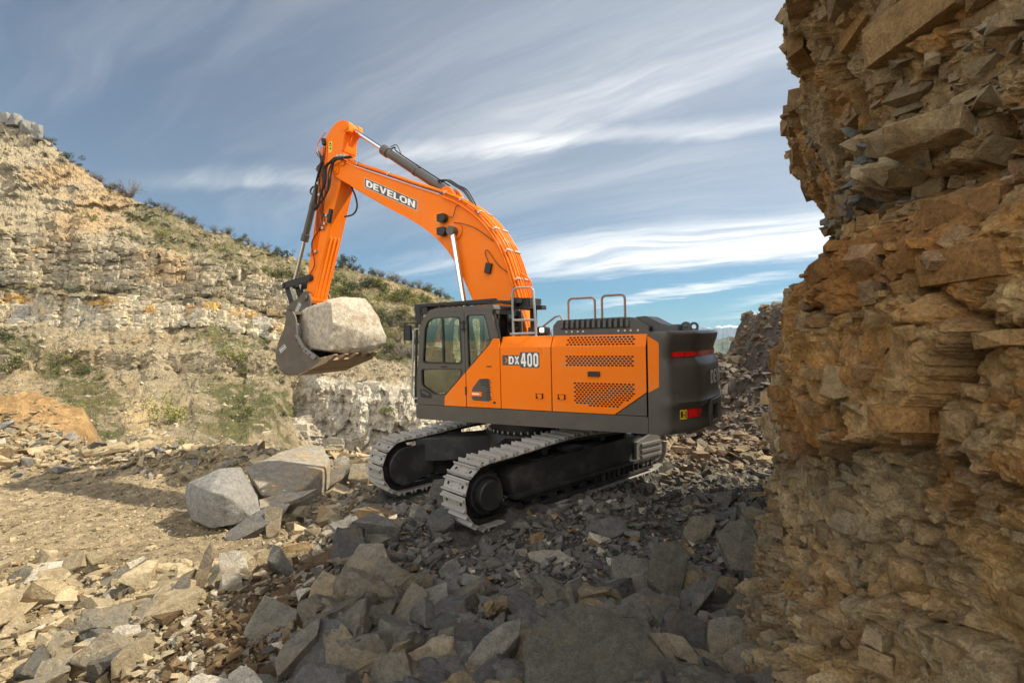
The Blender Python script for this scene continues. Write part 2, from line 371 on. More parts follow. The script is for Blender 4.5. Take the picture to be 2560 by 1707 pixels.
C0 = C0*(1+.28*t2[:, None])*(.85+.3*t3[:, None])
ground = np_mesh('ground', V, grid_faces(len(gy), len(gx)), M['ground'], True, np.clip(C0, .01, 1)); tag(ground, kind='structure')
def gz(x, y): return float(G(np.array([x]), np.array([y]))[0])
def ghit(px, py):
    """where the sight line through a photo pixel meets the floor (used to author rock positions)"""
    d = np.linspace(2.2, 26, 1400); P = np.stack([(px-1280)/FPX*d, d, CAMZ+(HZ-py)/FPX*d], 1)
    b = P[:, 2] < G0(P[:, 0], P[:, 1]); k = int(np.argmax(b)) if b.any() else -1
    return d[k]

# ================================================================ FAR QUARRY SIDE
cols = [-500, -150, 0, 110, 250, 450, 560, 680, 750, 800, 950, 1060, 1250, 1450, 1700]
#        skyline      scar-end    cliff foot   band top    band foot   slope       low cliff   slope      foot
K = [[(120,160),(560,132),(715,123),(727,116),(818,112),(880,101),(950,97),(1030,75),(1180,45)],
     [(215,154),(585,129),(715,122),(727,115),(818,112),(876,102),(950,98),(1025,75),(1180,45)],
     [(300,152),(592,128),(714,122),(727,115),(817,112),(870,102),(940,98),(1020,75),(1180,45)],
     [(352,151),(596,129),(717,122),(734,115),(817,112),(872,102),(935,99),(1015,77),(1180,45)],
     [(461,150),(606,130),(728,123),(745,116),(817,113),(882,103),(930,100),(1010,80),(1180,45)],
     [(547,149),(650,131),(750,124.5),(760,118),(815,115),(882,104),(928,101),(1010,82),(1180,46)],
     [(589,149),(655,133),(745,127),(763,120),(815,117),(870,105),(925,102),(1010,84),(1180,50)],
     [(634,152),(705,136),(783,130),(803,124),(850,120),(890,108),(935,105),(1020,88),(1180,60)],
     [(650,155),(730,138),(790,132),(830,125),(870,118),(920,107),(1000,101),(1080,92),(1200,80)],
     [(656,160),(740,140),(800,134),(850,122),(888,112),(925,101),(1060,97),(1120,94),(1220,90)],
     [(693,170),(760,145),(810,135),(860,122),(905,108),(945,98),(1080,95),(1140,93),(1220,90)],
     [(728,176),(790,150),(830,138),(870,122),(920,110),(958,100),(1090,97),(1150,95),(1220,90)],
     [(800,188),(840,160),(870,140),(900,125),(940,112),(990,104),(1090,100),(1150,98),(1220,90)],
     [(868,205),(885,165),(905,145),(930,130),(960,115),(1000,105),(1090,100),(1150,98),(1220,90)],
     [(900,210),(915,175),(930,145),(950,130),(975,115),(1010,105),(1090,100),(1150,98),(1220,90)]]
cliffness = [.35, 1, 0, 1, .12, .9, 0, 0, 0]                    # per interval start (skyline->scar, scar->foot ...)
NI = [10, 60, 60, 8, 52, 34, 40, 46, 60, 10]
pxs = np.arange(-500, 1701, 2.6)
Ka = np.array(K, float)
KI = np.stack([np.stack([np.interp(pxs, cols, Ka[:, k, c]) for c in (0, 1)], -1) for k in range(9)], 0)  # 9 x cols x 2
wob = fbm(pxs*.012, 0, 0, 4, 31); wob2 = fbm(pxs*.012, 9, 0, 4, 32)
for k in range(1, 9):
    KI[k, :, 0] += 9*fbm(pxs*.014, k*3.1, 0, 4, 33)*(1 if k not in (3, 4) else .5)
    KI[k, :, 1] += 1.6*fbm(pxs*.02, k*5.3, 0, 3, 34)
KI[0, :, 0] += 3.5*fbm(pxs*.03, 1, 0, 4, 35)
allk = [np.stack([KI[0, :, 0]+60, KI[0, :, 1]+45], -1)] + [KI[k] for k in range(9)] + [np.stack([KI[8, :, 0]+260, KI[8, :, 1]-12], -1)]
rows = []; cf = []; kk = []
for i in range(10):
    n = NI[i]
    for j in range(n):
        t = j/n; rows.append(allk[i]*(1-t)+allk[i+1]*t)
        c0 = 0 if i == 0 else cliffness[i-1] if i-1 < 9 else 0
        cf.append(np.full(len(pxs), c0)*(1.)); kk.append(i+t)
rows.append(allk[10]); cf.append(np.zeros(len(pxs))); kk.append(10)
RW = np.array(rows); CF = np.array(cf); KK = np.array(kk)[:, None]+0*pxs[None]
PXg = pxs[None]+0*RW[:, :, 0]; PYg, D = RW[:, :, 0], RW[:, :, 1]
# right hand white cliff only from x=730; bushy slope above it is not a cliff
rt = sstep(700, 790, PXg)
CF = np.where((KK > 2) & (KK < 6), CF*(1-.85*rt), CF)
CF = np.where((KK >= 6) & (KK < 7), np.maximum(0, CF*(.55*sstep(380, 420, PXg)*(1-sstep(560, 600, PXg))+.5*(1-sstep(60, 120, PXg)) + .5*sstep(220, 250, PXg)*(1-sstep(320, 350, PXg)))), CF)
whitec = sstep(725, 790, PXg+25*fbm(PXg*.02, PYg*.02, 0, 3, 40))*sstep(6.0, 6.25, KK)*sstep(8.3, 7.6, KK)
CF = np.maximum(CF, whitec*.9)
for _ in range(2):
    CF[1:-1] = (CF[:-2]+CF[1:-1]*2+CF[2:])/4
x = (PXg-1280)/FPX*D; z = CAMZ+(HZ-PYg)/FPX*D; y = D.copy()
# relief: blocks and ledges on cliffs, hummocks and gullies on slopes
f1, f2, i1, i2, a, b = worley2(x/3.1+.4*fbm(x*.2, z*.3, 0, 2, 41), z/1.7+.3*fbm(x*.3, z*.2, 1, 2, 42), 43)
g1, g2, j1, j2, a2, b2 = worley2(x/1.1, z/.55, 44)
h1, h2_, q1, q2_, a3, b3 = worley2(x/8.5+.5*fbm(x*.1, z*.1, 0, 2, 45), z/14., 46)
crack = sstep(.10, .0, f2-f1); crack2 = sstep(.10, 0, g2-g1)
lay = vnoise(z*1.1+.5*fbm(x*.05, z*.1, 0, 2, 58), 0, 0, 59)*.45+vnoise(z*3.1, x*.05, 0, 60)*.22
bandk = sstep(3.9, 4.05, KK)*sstep(5.05, 4.95, KK)*(1-rt)
wf = 1-.65*whitec
v1, v2, vi, vj, va_, vb_ = worley2(x/1.9+.2*fbm(x*.3, z*.3, 0, 2, 91), z/5.5, 92)
dep = (CF*(1-bandk)*wf*(1.1*(i1-.5)+.35*(j1-.5)+2.4*(q1-.5)+.7*fbm(x*.35, z*.7, y*.1, 4, 47) + .45*crack + .18*crack2 + lay) + CF*whitec*(2.6*(q1-.5)+1.0*(vi-.5)+.5*(vj-.5)*vb_*2+.3*sstep(.1, 0, v2-v1)+.25*lay+1.5*fbm(x*.35, z*.22, 2, 5, 97, .6)) + CF*bandk*(.7*(vi-.5)+.25*(j1-.5)+.3*sstep(.08, 0, v2-v1)+1.3*fbm(x*.09, 0, 0, 3, 93)+.25*lay))
dep = dep + (1-CF)*(2.1*fbm(x*.10, z*.16, y*.07, 5, 48) + .35*fbm(x*1.2, z*1.2, y*.8, 3, 49))
amp = np.clip(D/110, .4, 1.3)*sstep(0, 1.2, KK)
u0 = (PXg-1280)/FPX
y = y + dep*amp; x = x + u0*dep*amp*.3
z = z + (1-CF)*amp*(.9*fbm(x*.25, y*.25, 2, 4, 50)) + .24*fbm(x*1.7, y*1.7, z*1.7, 4, 51)*amp
fx_, fy_, fz_ = x, y, z
# tones
n1 = fbm(x*.15, y*.05, z*.3, 4, 52); n2 = fbm(x*.6, y*.2, z*1.6, 4, 53); n3 = fbm(x*.07, 3, z*.1, 3, 54); n4 = fbm(x*.35, y*.35, z*.35, 5, 55)
def mixc(C, w, c): return C*(1-w[..., None]) + np.array(c)*w[..., None]
Cc = np.ones(x.shape+(3,))*np.array([.36, .29, .185]); Cc = mixc(Cc, CF*.7*(KK < 8), (.50, .43, .30))
Cc = mixc(Cc, np.clip(.5+1.2*n1, 0, 1)*.6, (.30, .255, .18))
Cc = mixc(Cc, sstep(.15, .55, n2)*.5, (.43, .35, .225))
Cc = mixc(Cc, sstep(.1, .6, n3+.4*n2)*.45, (.45, .27, .11))
Cc = mixc(Cc, CF*sstep(-.1, .4, n1+.6*n2)*.55*(KK < 4), (.33, .295, .225)); Cc = mixc(Cc, (KK > 2.93)*(KK < 4.02)*.8*(1-rt), (.19, .16, .10))
bandm = ((KK > 4) & (KK < 5))*1.0*(1-rt)
Cc = mixc(Cc, bandm*.9, (.60, .52, .37)); Cc = mixc(Cc, bandm*sstep(.45, .9, i2+.5*n1)*sstep(4.75, 4.2, KK)*.9, (.58, .33, .07)); Cc = mixc(Cc, bandm*sstep(.1, .5, fbm(x*.9, 0, z*.2, 3, 56))*.6, (.40, .40, .38))
Cc = mixc(Cc, whitec*.9, (.56, .51, .42)); Cc = mixc(Cc, whitec*sstep(.0, .5, n1)*.6, (.40, .35, .27)); Cc = mixc(Cc, whitec*sstep(.1, .6, n4)*.5, (.30, .26, .20))
slope = (1-CF)*(1-whitec)
Cc = mixc(Cc, slope*(KK > 5)*.3, (.235, .19, .115))
# ochre scree tongue and green patches
tongue = sstep(70, 20, abs(PXg-(330+.0*PYg)-(PYg-1000)*.55))*sstep(960, 1040, PYg)
Cc = mixc(Cc, slope*tongue*.8, (.46, .34, .18))
gm = np.exp(-((PXg-190-(PYg-950)*.30)/75)**2)*sstep(875, 915, PYg)*sstep(1135, 1080, PYg)
gm = np.maximum(gm, .95*np.exp(-((PXg-630)/130)**2-((PYg-1030)/85)**2)); gm = np.maximum(gm, .8*np.exp(-((PXg-590)/110)**2-((PYg-690)/35)**2))
gm = np.maximum(gm, .95*sstep(700, 800, PXg)*sstep(925, 880, PYg)); gm = np.maximum(gm, .8*sstep(250, 420, PXg)*sstep(2.3, 1.4, KK)); gm = np.maximum(gm, .8*np.exp(-((PXg-560)/110)**2-((PYg-845)/35)**2)); gm = np.maximum(gm, .6*np.exp(-((PXg-40)/90)**2-((PYg-870)/35)**2))
green = np.clip(sstep(-.10, .18, n4+.9*(gm-.42))*slope*np.clip(gm*1.8+.16, 0, 1), 0, 1)
Cc = mixc(Cc, slope*np.clip(gm, 0, 1)*.7, (.165, .13, .075)); Cc = mixc(Cc, green*.9, (.095, .100, .036)); Cc = mixc(Cc, green*sstep(.0, .4, n2)*.4, (.17, .13, .08))
Cc = mixc(Cc, slope*(KK > 5.0)*(KK < 8.6)*sstep(-.2, .4, n3)*.5*(1-green)*(1-tongue), (.27, .225, .145))
Cc = Cc*(1+.22*fbm(x*2.3, y*.7, z*3, 3, 57)[..., None])
V = np.stack([x.ravel(), y.ravel(), z.ravel()], 1)
hill = np_mesh('hillside', V, grid_faces(*x.shape)[:, ::-1], M['far'], False, np.clip(Cc.reshape(-1, 3), .02, .8)); tag(hill, kind='structure')
FP = np.stack([1280+FPX*x/y, HZ-FPX*(z-CAMZ)/y], -1).reshape(-1, 2); FV = V
def far_at(px, py):
    d2 = (FP[:, 0]-px)**2+(FP[:, 1]-py)**2; k = np.argsort(d2)[:6]; k = k[np.argmin(FV[k, 1])]; return FV[k]
def skyline_at(px):
    m = np.where(abs(FP[:, 0]-px) < 4)[0]; k = m[np.argmin(FP[m, 1])]; return FV[k]

# ================================================================ VALLEY, HILL AND SNOWY MOUNTAINS
m, nt, b = new_mat('valley_floor'); c = ncoord(nt, 'Object', (.002, .002, .002))
nt.links.new(nramp(nt, nnoise(nt, c, 1.2, 8, .7), [(0.3, (.05, .07, .03)), (.5, (.09, .10, .05)), (.6, (.16, .15, .09)), (.75, (.07, .085, .04))]), b.inputs['Base Color']); b.inputs['Roughness'].default_value = .95
M['valley'] = m
va = np.linspace(-.9, 1.6, 60); vd = np.geomspace(230, 16000, 70); A, Dd = np.meshgrid(va, vd)
V = np.stack([(A*Dd).ravel(), Dd.ravel(), (-60-90*sstep(200, 1500, Dd)+8*fbm(A*9, Dd*.002, 0, 3, 60)*sstep(400, 2000, Dd)).ravel()], 1)
tag(np_mesh('valley', V, grid_faces(*A.shape), M['valley'], True), kind='structure')
def ridge(name, d, prof, wid, mat, rough, seed):
    u = np.linspace(.05, .62, 500); t = np.linspace(-1, 1, 90); Uu, Tt = np.meshgrid(u, t)
    top = np.interp(1280+FPX*u, [p[0] for p in prof], [CAMZ+(HZ-p[1])/FPX*d for p in prof])
    base = -170; yy_ = d+Tt*wid
    hh = base+(top-base)*(1-np.abs(Tt))**.8
    hh = hh + (hh-base)*rough*fbm(Uu*55, Tt*16, 0, 5, seed)*(.4+.6*np.abs(Tt)) + (top-base)*rough*.5*fbm(Uu*90, 3, 0, 4, seed+3)*(1-np.abs(Tt))
    V = np.stack([(Uu*yy_).ravel(), yy_.ravel(), hh.ravel()], 1)
    return tag(np_mesh(name, V, grid_faces(*Uu.shape), mat, True), kind='structure')
m, nt, b = new_mat('forested_hill'); c = ncoord(nt, 'Object', (.01, .01, .01))
nt.links.new(nramp(nt, nnoise(nt, c, 1.5, 8, .7), [(0.3, (.03, .05, .02)), (.5, (.06, .075, .035)), (.7, (.12, .11, .07))]), b.inputs['Base Color']); b.inputs['Roughness'].default_value = .95
ridge('hill', 3600, [(1300, 866), (1700, 862), (1780, 848), (1806, 845), (1840, 852), (1880, 864), (1930, 872), (2000, 874)], 700, m, .12, 61)
m, nt, b = new_mat('snowy_mountains'); c = ncoord(nt, 'Object', (.0006, .0006, .0006)); g = nt.nodes.new('ShaderNodeNewGeometry'); s = nt.nodes.new('ShaderNodeSeparateXYZ'); nt.links.new(g.outputs['Position'], s.inputs[0])
ns = nnoise(nt, c, 6, 8, .75); q = nt.nodes.new('ShaderNodeMath'); q.operation = 'MULTIPLY_ADD'; nt.links.new(ns, q.inputs[0]); q.inputs[1].default_value = 420.; nt.links.new(s.outputs[2], q.inputs[2])
f = nt.nodes.new('ShaderNodeMapRange'); nt.links.new(q.outputs[0], f.inputs[0]); f.inputs[1].default_value = 640; f.inputs[2].default_value = 720
nt.links.new(nmix(nt, f.outputs[0], (.07, .08, .07), (.86, .88, .9)), b.inputs['Base Color']); b.inputs['Roughness'].default_value = .9
ridge('mountains', 13500, [(1300, 822), (1500, 826), (1600, 822), (1700, 818), (1760, 820), (1800, 816), (1850, 816), (1875, 823), (1920, 826), (2000, 830)], 2200, m, .10, 62)

hz_m = bpy.data.materials.new('haze'); hz_m.use_nodes = True; nt = hz_m.node_tree; nt.nodes.clear()
vo_ = nt.nodes.new('ShaderNodeVolumePrincipled'); vo_.inputs['Color'].default_value = (.50, .72, 1.0, 1); vo_.inputs['Density'].default_value = 4.2e-5; vo_.inputs['Anisotropy'].default_value = .2
oo_ = nt.nodes.new('ShaderNodeOutputMaterial'); nt.links.new(vo_.outputs[0], oo_.inputs['Volume'])
hv = [(x_, y_, z_) for x_ in (-17000, 30000) for y_ in (-200, 17500) for z_ in (-400, 600)]
tag(mesh_obj('haze', hv, [(0, 1, 3, 2), (4, 6, 7, 5), (0, 4, 5, 1), (2, 3, 7, 6), (0, 2, 6, 4), (1, 5, 7, 3)], hz_m), 'thin blue haze over the far valley and mountains', 'haze', kind='stuff')

# ================================================================ NEAR CLIFF ON THE RIGHT
path = np.array([(3.1, -7), (2.6, -3), (2.2, 0.2), (2.1, 2.0), (2.12, 3.1), (2.32, 4.3), (2.95, 5.5), (3.95, 7.2), (5.0, 9.0), (5.8, 9.9), (7.6, 10.3), (11, 10.6), (16, 11.2)])
seg = np.r_[0, np.cumsum(np.hypot(*np.diff(path, axis=0).T))]
i_v = seg[2]; i_e = seg[8]
sA = np.concatenate([np.arange(0, i_v, .12), np.arange(i_v, i_e, .018), np.arange(i_e, seg[-1], .07)])
from_s = lambda s: np.stack([np.interp(s, seg, path[:, 0]), np.interp(s, seg, path[:, 1])], -1)
Pc = from_s(sA)
ker = np.ones(1)
Pa = from_s(np.clip(sA-.45, 0, seg[-1])); Pb = from_s(np.clip(sA+.45, 0, seg[-1])); Pc = (Pc*2+Pa+Pb)/4
tng = Pb-Pa; tng /= np.linalg.norm(tng, axis=1)[:, None]; nrm = np.stack([-tng[:, 1], tng[:, 0]], 1)   # outward (to the left / away)
zt = np.concatenate([np.arange(-1.6, -1.0, .1), np.arange(-1.0, 7.4, .017), np.linspace(7.4, 11, 60)])
ztop = np.interp(Pc[:, 1], [-8, 0, 2.7, 6.4, 7.3, 8.0, 10.8], [4.7, 4.7, 4.85, 7.3, 8.4, 9.4, 9.5])
S2, Z2 = np.meshgrid(sA, zt); zmax = ztop[None]+0*Z2
off_y = [-200, 0, 150, 250, 330, 400, 440, 470, 545, 562, 585, 612, 640, 700, 720, 800, 900, 1000, 1060, 1200, 1230, 1290, 1400, 1500, 1707, 1900]
off_x = [1950, 1955, 1975, 2010, 2045, 2060, 2062, 2052, 2048, 2088, 2080, 2045, 2020, 1967, 1957, 1945, 1930, 1925, 1938, 1940, 1928, 1945, 1920, 1895, 1885, 1880]
dd = 4.7
offz = [CAMZ+(HZ-q)/FPX*dd for q in off_y][::-1]; offv = [-(q-1955)/FPX*dd for q in off_x][::-1]
warpz = Z2 + .16*fbm(S2*.5, Z2*.4, 0, 3, 70) + .05*(S2-seg[6])*.0
out = np.interp(warpz, offz, offv) - .08 + .20*sstep(1.1, .1, Z2) - .13*sstep(5.9, 5.2, Z2)*sstep(3.6, 3.95, Z2)
tilt = .13                                       # beds dip
zb = Z2 + tilt*(S2-seg[6])*.6
ws_ = S2 + .25*fbm(S2*.8, Z2*.8, 1, 3, 71); wz_ = zb + .12*fbm(S2*.7, Z2*1.3, 2, 3, 72)
rg1 = .05*fbm(S2*6, Z2*6, 2, 3, 171); rg2 = .05*fbm(S2*6, Z2*6, 8, 3, 172)
ws_ = ws_+rg1; wz_ = wz_+rg2
f1, f2, i1, i2, a, b = worley2(ws_/1.15+.2*wz_, wz_/.66, 73); g1, g2, j1, j2, a2, b2 = worley2(ws_/.33+7, wz_/.19-.1*ws_, 74); h1, h2_, q1, q2_, a3, b3 = worley2(ws_/.11, wz_/.075, 75); _, _, p1_, p2_, a4, b4 = worley2(ws_/.045, wz_/.035, 76)
shelf = sstep(3.95, 4.25, Z2)*sstep(4.9, 4.3, Z2); low = sstep(1.9, .9, Z2+.25*fbm(S2*.6, 0, 0, 2, 76)); mid = (1-low)
blocky = mid*(1-.6*shelf)
grav = fbm(S2*5, Z2*5, 0, 5, 77, .62)
out = out + blocky*(.24*(i1-.5)+.26*(i2-.5)*a+.26*(_h((i1*9999).astype(np.int64), 0*i1.astype(np.int64), 0*i1.astype(np.int64), 1)-.5)*b)
out = out + blocky*(.13*(j1-.5)+.16*(j2-.5)*a2+.10*(q2_-.5)*b2)*(.35+.65*sstep(-.2, .2, fbm(S2*.7, Z2*.7, 4, 2, 78)))
out = out - blocky*(.10*sstep(.07, 0, f2-f1)+.035*sstep(.09, 0, g2-g1))
out = out + .045*(q1-.5)*(.6+.6*low) + .016*(p1_-.5)*(.5+low) + (.035+.10*low+.05*shelf)*grav + .10*fbm(S2*1.1, Z2*1.1, 3, 3, 79) + low*.05*fbm(S2*12, Z2*12, 0, 3, 80)
out = out + .014*fbm(S2*14, zb*26, 0, 3, 81)
calm = sstep(-.3, .1, fbm(S2*.7, Z2*1.1, 6, 2, 191))*mid
base_ = np.interp(warpz, offz, offv) - .08 + .20*sstep(1.1, .1, Z2) - .13*sstep(5.9, 5.2, Z2)*sstep(3.6, 3.95, Z2) + blocky*(.24*(i1-.5)+.34*(i2-.5)*a+.26*(_h((i1*9999).astype(np.int64), 0*i1.astype(np.int64), 0*i1.astype(np.int64), 1)-.5)*b-.12*sstep(.05, 0, f2-f1)) + .012*grav + .02*(q1-.5)
out = out*(1-.8*calm)+base_*.8*calm
# a few long open cracks
for (s0, z0, s1, z1, w) in [(seg[5]-.5, 5.2, seg[5]-1.1, 4.3, .03), (seg[5]-1.2, 3.6, seg[5]-1.0, 2.1, .02), (seg[6]-1.0, 4.6, seg[6]-.8, 3.9, .03), (seg[4], 6.2, seg[4]-.5, 4.4, .035), (seg[5]+.1, 2.0, seg[5]-.1, 1.2, .02)]:
    tt = np.clip(((S2-s0)*(s1-s0)+(Z2-z0)*(z1-z0))/((s1-s0)**2+(z1-z0)**2), 0, 1)
    dcr = np.hypot(S2-(s0+tt*(s1-s0))-.07*fbm(Z2*4, 1, 0, 3, 82), Z2-(z0+tt*(z1-z0))); out = out - .22*sstep(w*1.6, w*.3, dcr)
topf = np.clip((Z2-zmax)/1.2, 0, None); Zr = np.minimum(Z2, zmax+.25*np.clip(Z2-zmax, 0, 3)); out = out - topf**1.2*1.6
jag = fbm(S2*1.2, 0, 0, 3, 83)
X3 = Pc[:, 0][None]+nrm[:, 0][None]*out; Y3 = Pc[:, 1][None]+nrm[:, 1][None]*out; Z3 = Zr+.03*grav*low+.5*jag*sstep(7.4, 9.5, Z2)
last = np.stack([X3[-1]+7-0*X3[-1], np.minimum(Y3[-1], 11.5), Z3[-1]+.4], 0)
X3 = np.vstack([X3, np.full((1, X3.shape[1]), 17.)]); Y3 = np.vstack([Y3, last[1:2]]); Z3 = np.vstack([Z3, last[2:3]])
def padr(a): return np.vstack([a, a[-1:]])
k1 = fbm(S2*.55, Z2*.8, 0, 4, 84); k2 = fbm(S2*2.2, zb*7, 0, 4, 85); k3 = fbm(S2*9, Z2*9, 0, 3, 86)
Cn = np.ones(S2.shape+(3,))*np.array([.37, .25, .12])
Cn = mixc(Cn, sstep(-.05, .5, k1)*.75, (.39, .21, .07)); Cn = mixc(Cn, sstep(.0, .5, k2)*.5, (.48, .37, .215)); Cn = mixc(Cn, sstep(.55, .8, j2)*.5, (.42, .34, .22)); Cn = mixc(Cn, sstep(.3, .1, q2_)*.45, (.27, .17, .08)); Cn = mixc(Cn, sstep(.7, .9, p1_)*.35, (.50, .42, .28))
Cn = mixc(Cn, blocky*sstep(.62, .75, i2)*.8, (.38, .33, .245)); Cn = mixc(Cn, blocky*sstep(.22, .1, i2)*.8, (.30, .15, .05)); Cn = mixc(Cn, blocky*sstep(.8, .95, j1)*.6, (.22, .20, .17))
Cn = mixc(Cn, low*sstep(.05, .4, k3)*.6, (.38, .35, .29)); Cn = mixc(Cn, (low*.5+shelf*.6)*sstep(-.3, .3, k2), (.33, .27, .18)); Cn = mixc(Cn, low*sstep(.1, .5, -k1)*.8, (.24, .20, .145))
Cn = mixc(Cn, sstep(.09, .0, f2-f1)*blocky*.5, (.16, .10, .05))
Cn = Cn*(1+.22*k3[..., None])*np.array([1.62, 1.42, 1.12]); Cn = padr(Cn)
V = np.stack([X3.ravel(), Y3.ravel(), Z3.ravel()], 1)
cliff = np_mesh('rock_cliff', V, grid_faces(*X3.shape), M['cliff'], False, np.clip(Cn.reshape(-1, 3), .02, .8))
tag(cliff, kind='structure')
def cliff_pt(s, zv):
    i = int(np.argmin(abs(sA-s))); j = int(np.argmin(abs(zt-zv))); return np.array([X3[j, i], Y3[j, i], Z3[j, i]]), nrm[i]

# ================================================================ ROCKS
def hull_rock(n, sx_, sy_, sz_, seed, sub=0, rough=.0, pts=None, expo=.55):
    r = random.Random(seed); bm = bmesh.new()
    if pts is None:
        pts = []
        for _ in range(n):
            v = [math.copysign(abs(r.uniform(-1, 1))**expo, r.uniform(-1, 1)) for _ in range(3)]
            l = math.sqrt(sum(q*q for q in v)); v = [q/max(1, l*.80) for q in v]; pts.append((v[0]*sx_, v[1]*sy_, v[2]*sz_))
    vs = [bm.verts.new(tuple(map(float, p))) for p in pts]
    res = bmesh.ops.convex_hull(bm, input=vs)
    bmesh.ops.delete(bm, geom=[e for e in bm.verts if not e.link_faces], context='VERTS')
    bmesh.ops.dissolve_limit(bm, angle_limit=R(9), verts=bm.verts[:], edges=bm.edges[:])
    size = max(sx_, sy_, sz_)
    if sub:
        bmesh.ops.bevel(bm, geom=bm.edges[:], offset=size*.018, segments=1, affect='EDGES', profile=.5)
        bmesh.ops.triangulate(bm, faces=bm.faces[:])
        for _ in range(sub): bmesh.ops.subdivide_edges(bm, edges=[e for e in bm.edges if e.calc_length() > size*.07], cuts=1, use_grid_fill=False)
        bmesh.ops.triangulate(bm, faces=bm.faces[:])
        bm.normal_update()
        co = np.array([v.co for v in bm.verts]); nn_ = np.array([v.normal for v in bm.verts]); q = co/size
        f1_, f2_, ii_, i2_, a_, b_ = worley2(q[:, 0]*2.4+q[:, 2]*1.7+seed, q[:, 1]*2.4-q[:, 2]*1.3, seed)
        d = rough*size*(.34*fbm(q[:, 0]*2.4+seed, q[:, 1]*2.4, q[:, 2]*2.4, 5, seed) + .5*(ii_-.5) + .5*(i2_-.5)*a_ + .12*fbm(q[:, 0]*9, q[:, 1]*9, q[:, 2]*14, 3, seed+5))
        co = co+nn_*d[:, None]
        for v, p in zip(bm.verts, co): v.co = p
    return bm
def bm_mesh(name, bm, mat, smooth=32):
    me = bpy.data.meshes.new(name); bm.to_mesh(me); bm.free(); finish(me, smooth); me.materials.append(mat); return me
def rock_variants(mat, seed, n=12, sub=3):
    out_ = []
    for i in range(n):
        r = random.Random(seed*100+i); fl = r.choice([.3, .45, .6, .75])
        bm = hull_rock(r.randint(10, 18), 1, r.uniform(.5, .85), fl*.8, seed*100+i, sub, .15)
        out_.append(bm_mesh('rock', bm, mat, 28))
    return out_
shaleV = rock_variants(M['shale'], 3, 14); tanV = rock_variants(M['tan'], 5, 10); dullV = rock_variants(M['dull'], 8, 8)
def place_rock(me, name, p, size, rot, label, cat, group=None, sc=(1, 1, 1)):
    o = bpy.data.objects.new(name, me); col.objects.link(o)
    o.location = tuple(map(float, p)); o.rotation_euler = rot; o.scale = (size*sc[0], size*sc[1], size*sc[2])
    return tag(o, label, cat, group)

# key stones whose outline the photograph shows: face polygon in photo pixels, then depth by real tilt
taken = []; marks = []
def short(lb):
    for w in (' leaning', ' lying', ' with ', ' standing', ' cut by', ' before', ' beside', ' wedged', ' in the', ' at the', ' above', ' just', ' just behind', ' below', ' left of', ' right of', ' between', ' under', ' beneath', ' on the', ' against', ' dusted', ' on end'):
        if w in lb: lb = lb.split(w)[0]
    return ' '.join(lb.split()[:6])
def slab(name, poly, mat, label, cat, tiltk=1.0, thick=.14, d0=None, rough=.05, group=None, sub=3, lift=0., back=(0, .5, -1.)):
    ys = [p[1] for p in poly]; xs = [p[0] for p in poly]; yb = max(ys); xm = sum(xs)/len(xs)
    d = d0 if d0 else ghit(xm, yb) - .05
    d += lift; P = []
    for (px_, py_) in poly:
        dz_ = (yb-py_)/FPX*d; P.append(at(px_, py_, d+dz_*tiltk))
    P = np.array(P); cen = P.mean(0)
    nb = np.array(back, float); nb /= np.linalg.norm(nb)
    r = random.Random(int(abs(poly[0][0]*13+poly[0][1]*7)))
    Q = cen+(P-cen)*.93+nb*thick; mid_ = cen+(P-cen)*1.0+nb*thick*.45
    pts = np.vstack([P, Q, mid_+np.array([[r.uniform(-.02, .02) for _ in range(3)] for _ in P]), [cen-nb*thick*.10]])
    sz = float(np.ptp(P, 0).max())/2
    bm = hull_rock(0, sz, sz, sz, int(abs(poly[0][0]*7+poly[0][1])) % 997, sub, rough, [tuple(p-cen) for p in pts])
    me = bm_mesh(name, bm, mat, 30); o = bpy.data.objects.new(name, me); col.objects.link(o); o.location = tuple(cen)
    taken.append((cen[0], cen[1], sz*.8)); marks.append((o, short(label))); return tag(o, label, cat, group)
def q4(pts): return [(900+x/2.219, 1200+y/2.219) for x, y in pts]
def q3(pts): return [(x/2.352, 1200+y/2.352) for x, y in pts]
def q2(pts): return [(x/2.138, 700+y/2.138) for x, y in pts]
S_ = M['shale']; T_ = M['dull']
slab('rock_slab', q4([(925, 1290), (915, 1000), (935, 840), (1010, 760), (1100, 720), (1190, 665), (1350, 700), (1480, 760), (1590, 850), (1680, 960), (1760, 1050), (1850, 1290)]), M['ledge'], 'huge mossy grey-brown slab with a ragged top edge, largest rock at the bottom centre', 'rock slab', .75, .30, 3.75, .045, sub=4)
slab('rock_slab', q4([(1640, 335), (1760, 335), (1825, 400), (1800, 500), (1760, 690), (1590, 540), (1610, 430)]), M['ledge'], 'tall plain grey-brown slab leaning upright in the rubble below the counterweight', 'rock slab', .55, .14, None, .03)
slab('rock_slab', q4([(2050, 220), (2120, 215), (2180, 270), (2230, 430), (2240, 510), (2060, 490), (2010, 380), (1985, 290)]), S_, 'dark slate slab with pale stains leaning beside the foot of the cliff', 'rock slab', .6, .16, None, .03)
slab('rock_block', q4([(1790, 270), (1840, 195), (1960, 190), (1970, 240), (1920, 340), (1830, 345), (1795, 300)]), T_, 'blocky grey stone with a flat lighter top above the leaning upright slab', 'rock', .5, .3)
slab('rock_block', q4([(1390, 430), (1480, 410), (1590, 430), (1612, 560), (1600, 620), (1540, 625), (1450, 580), (1400, 520)]), S_, 'rough dark boulder left of the tall leaning slab', 'rock', .5, .3, None, .09)
slab('rock_slab', q3([(2000, 620), (1990, 560), (2060, 440), (2160, 380), (2260, 365), (2300, 470), (2270, 560), (2130, 620)]), T_, 'broad flat grey slab face down the slope in front of the far track', 'rock slab', .7, .16, None, .03)
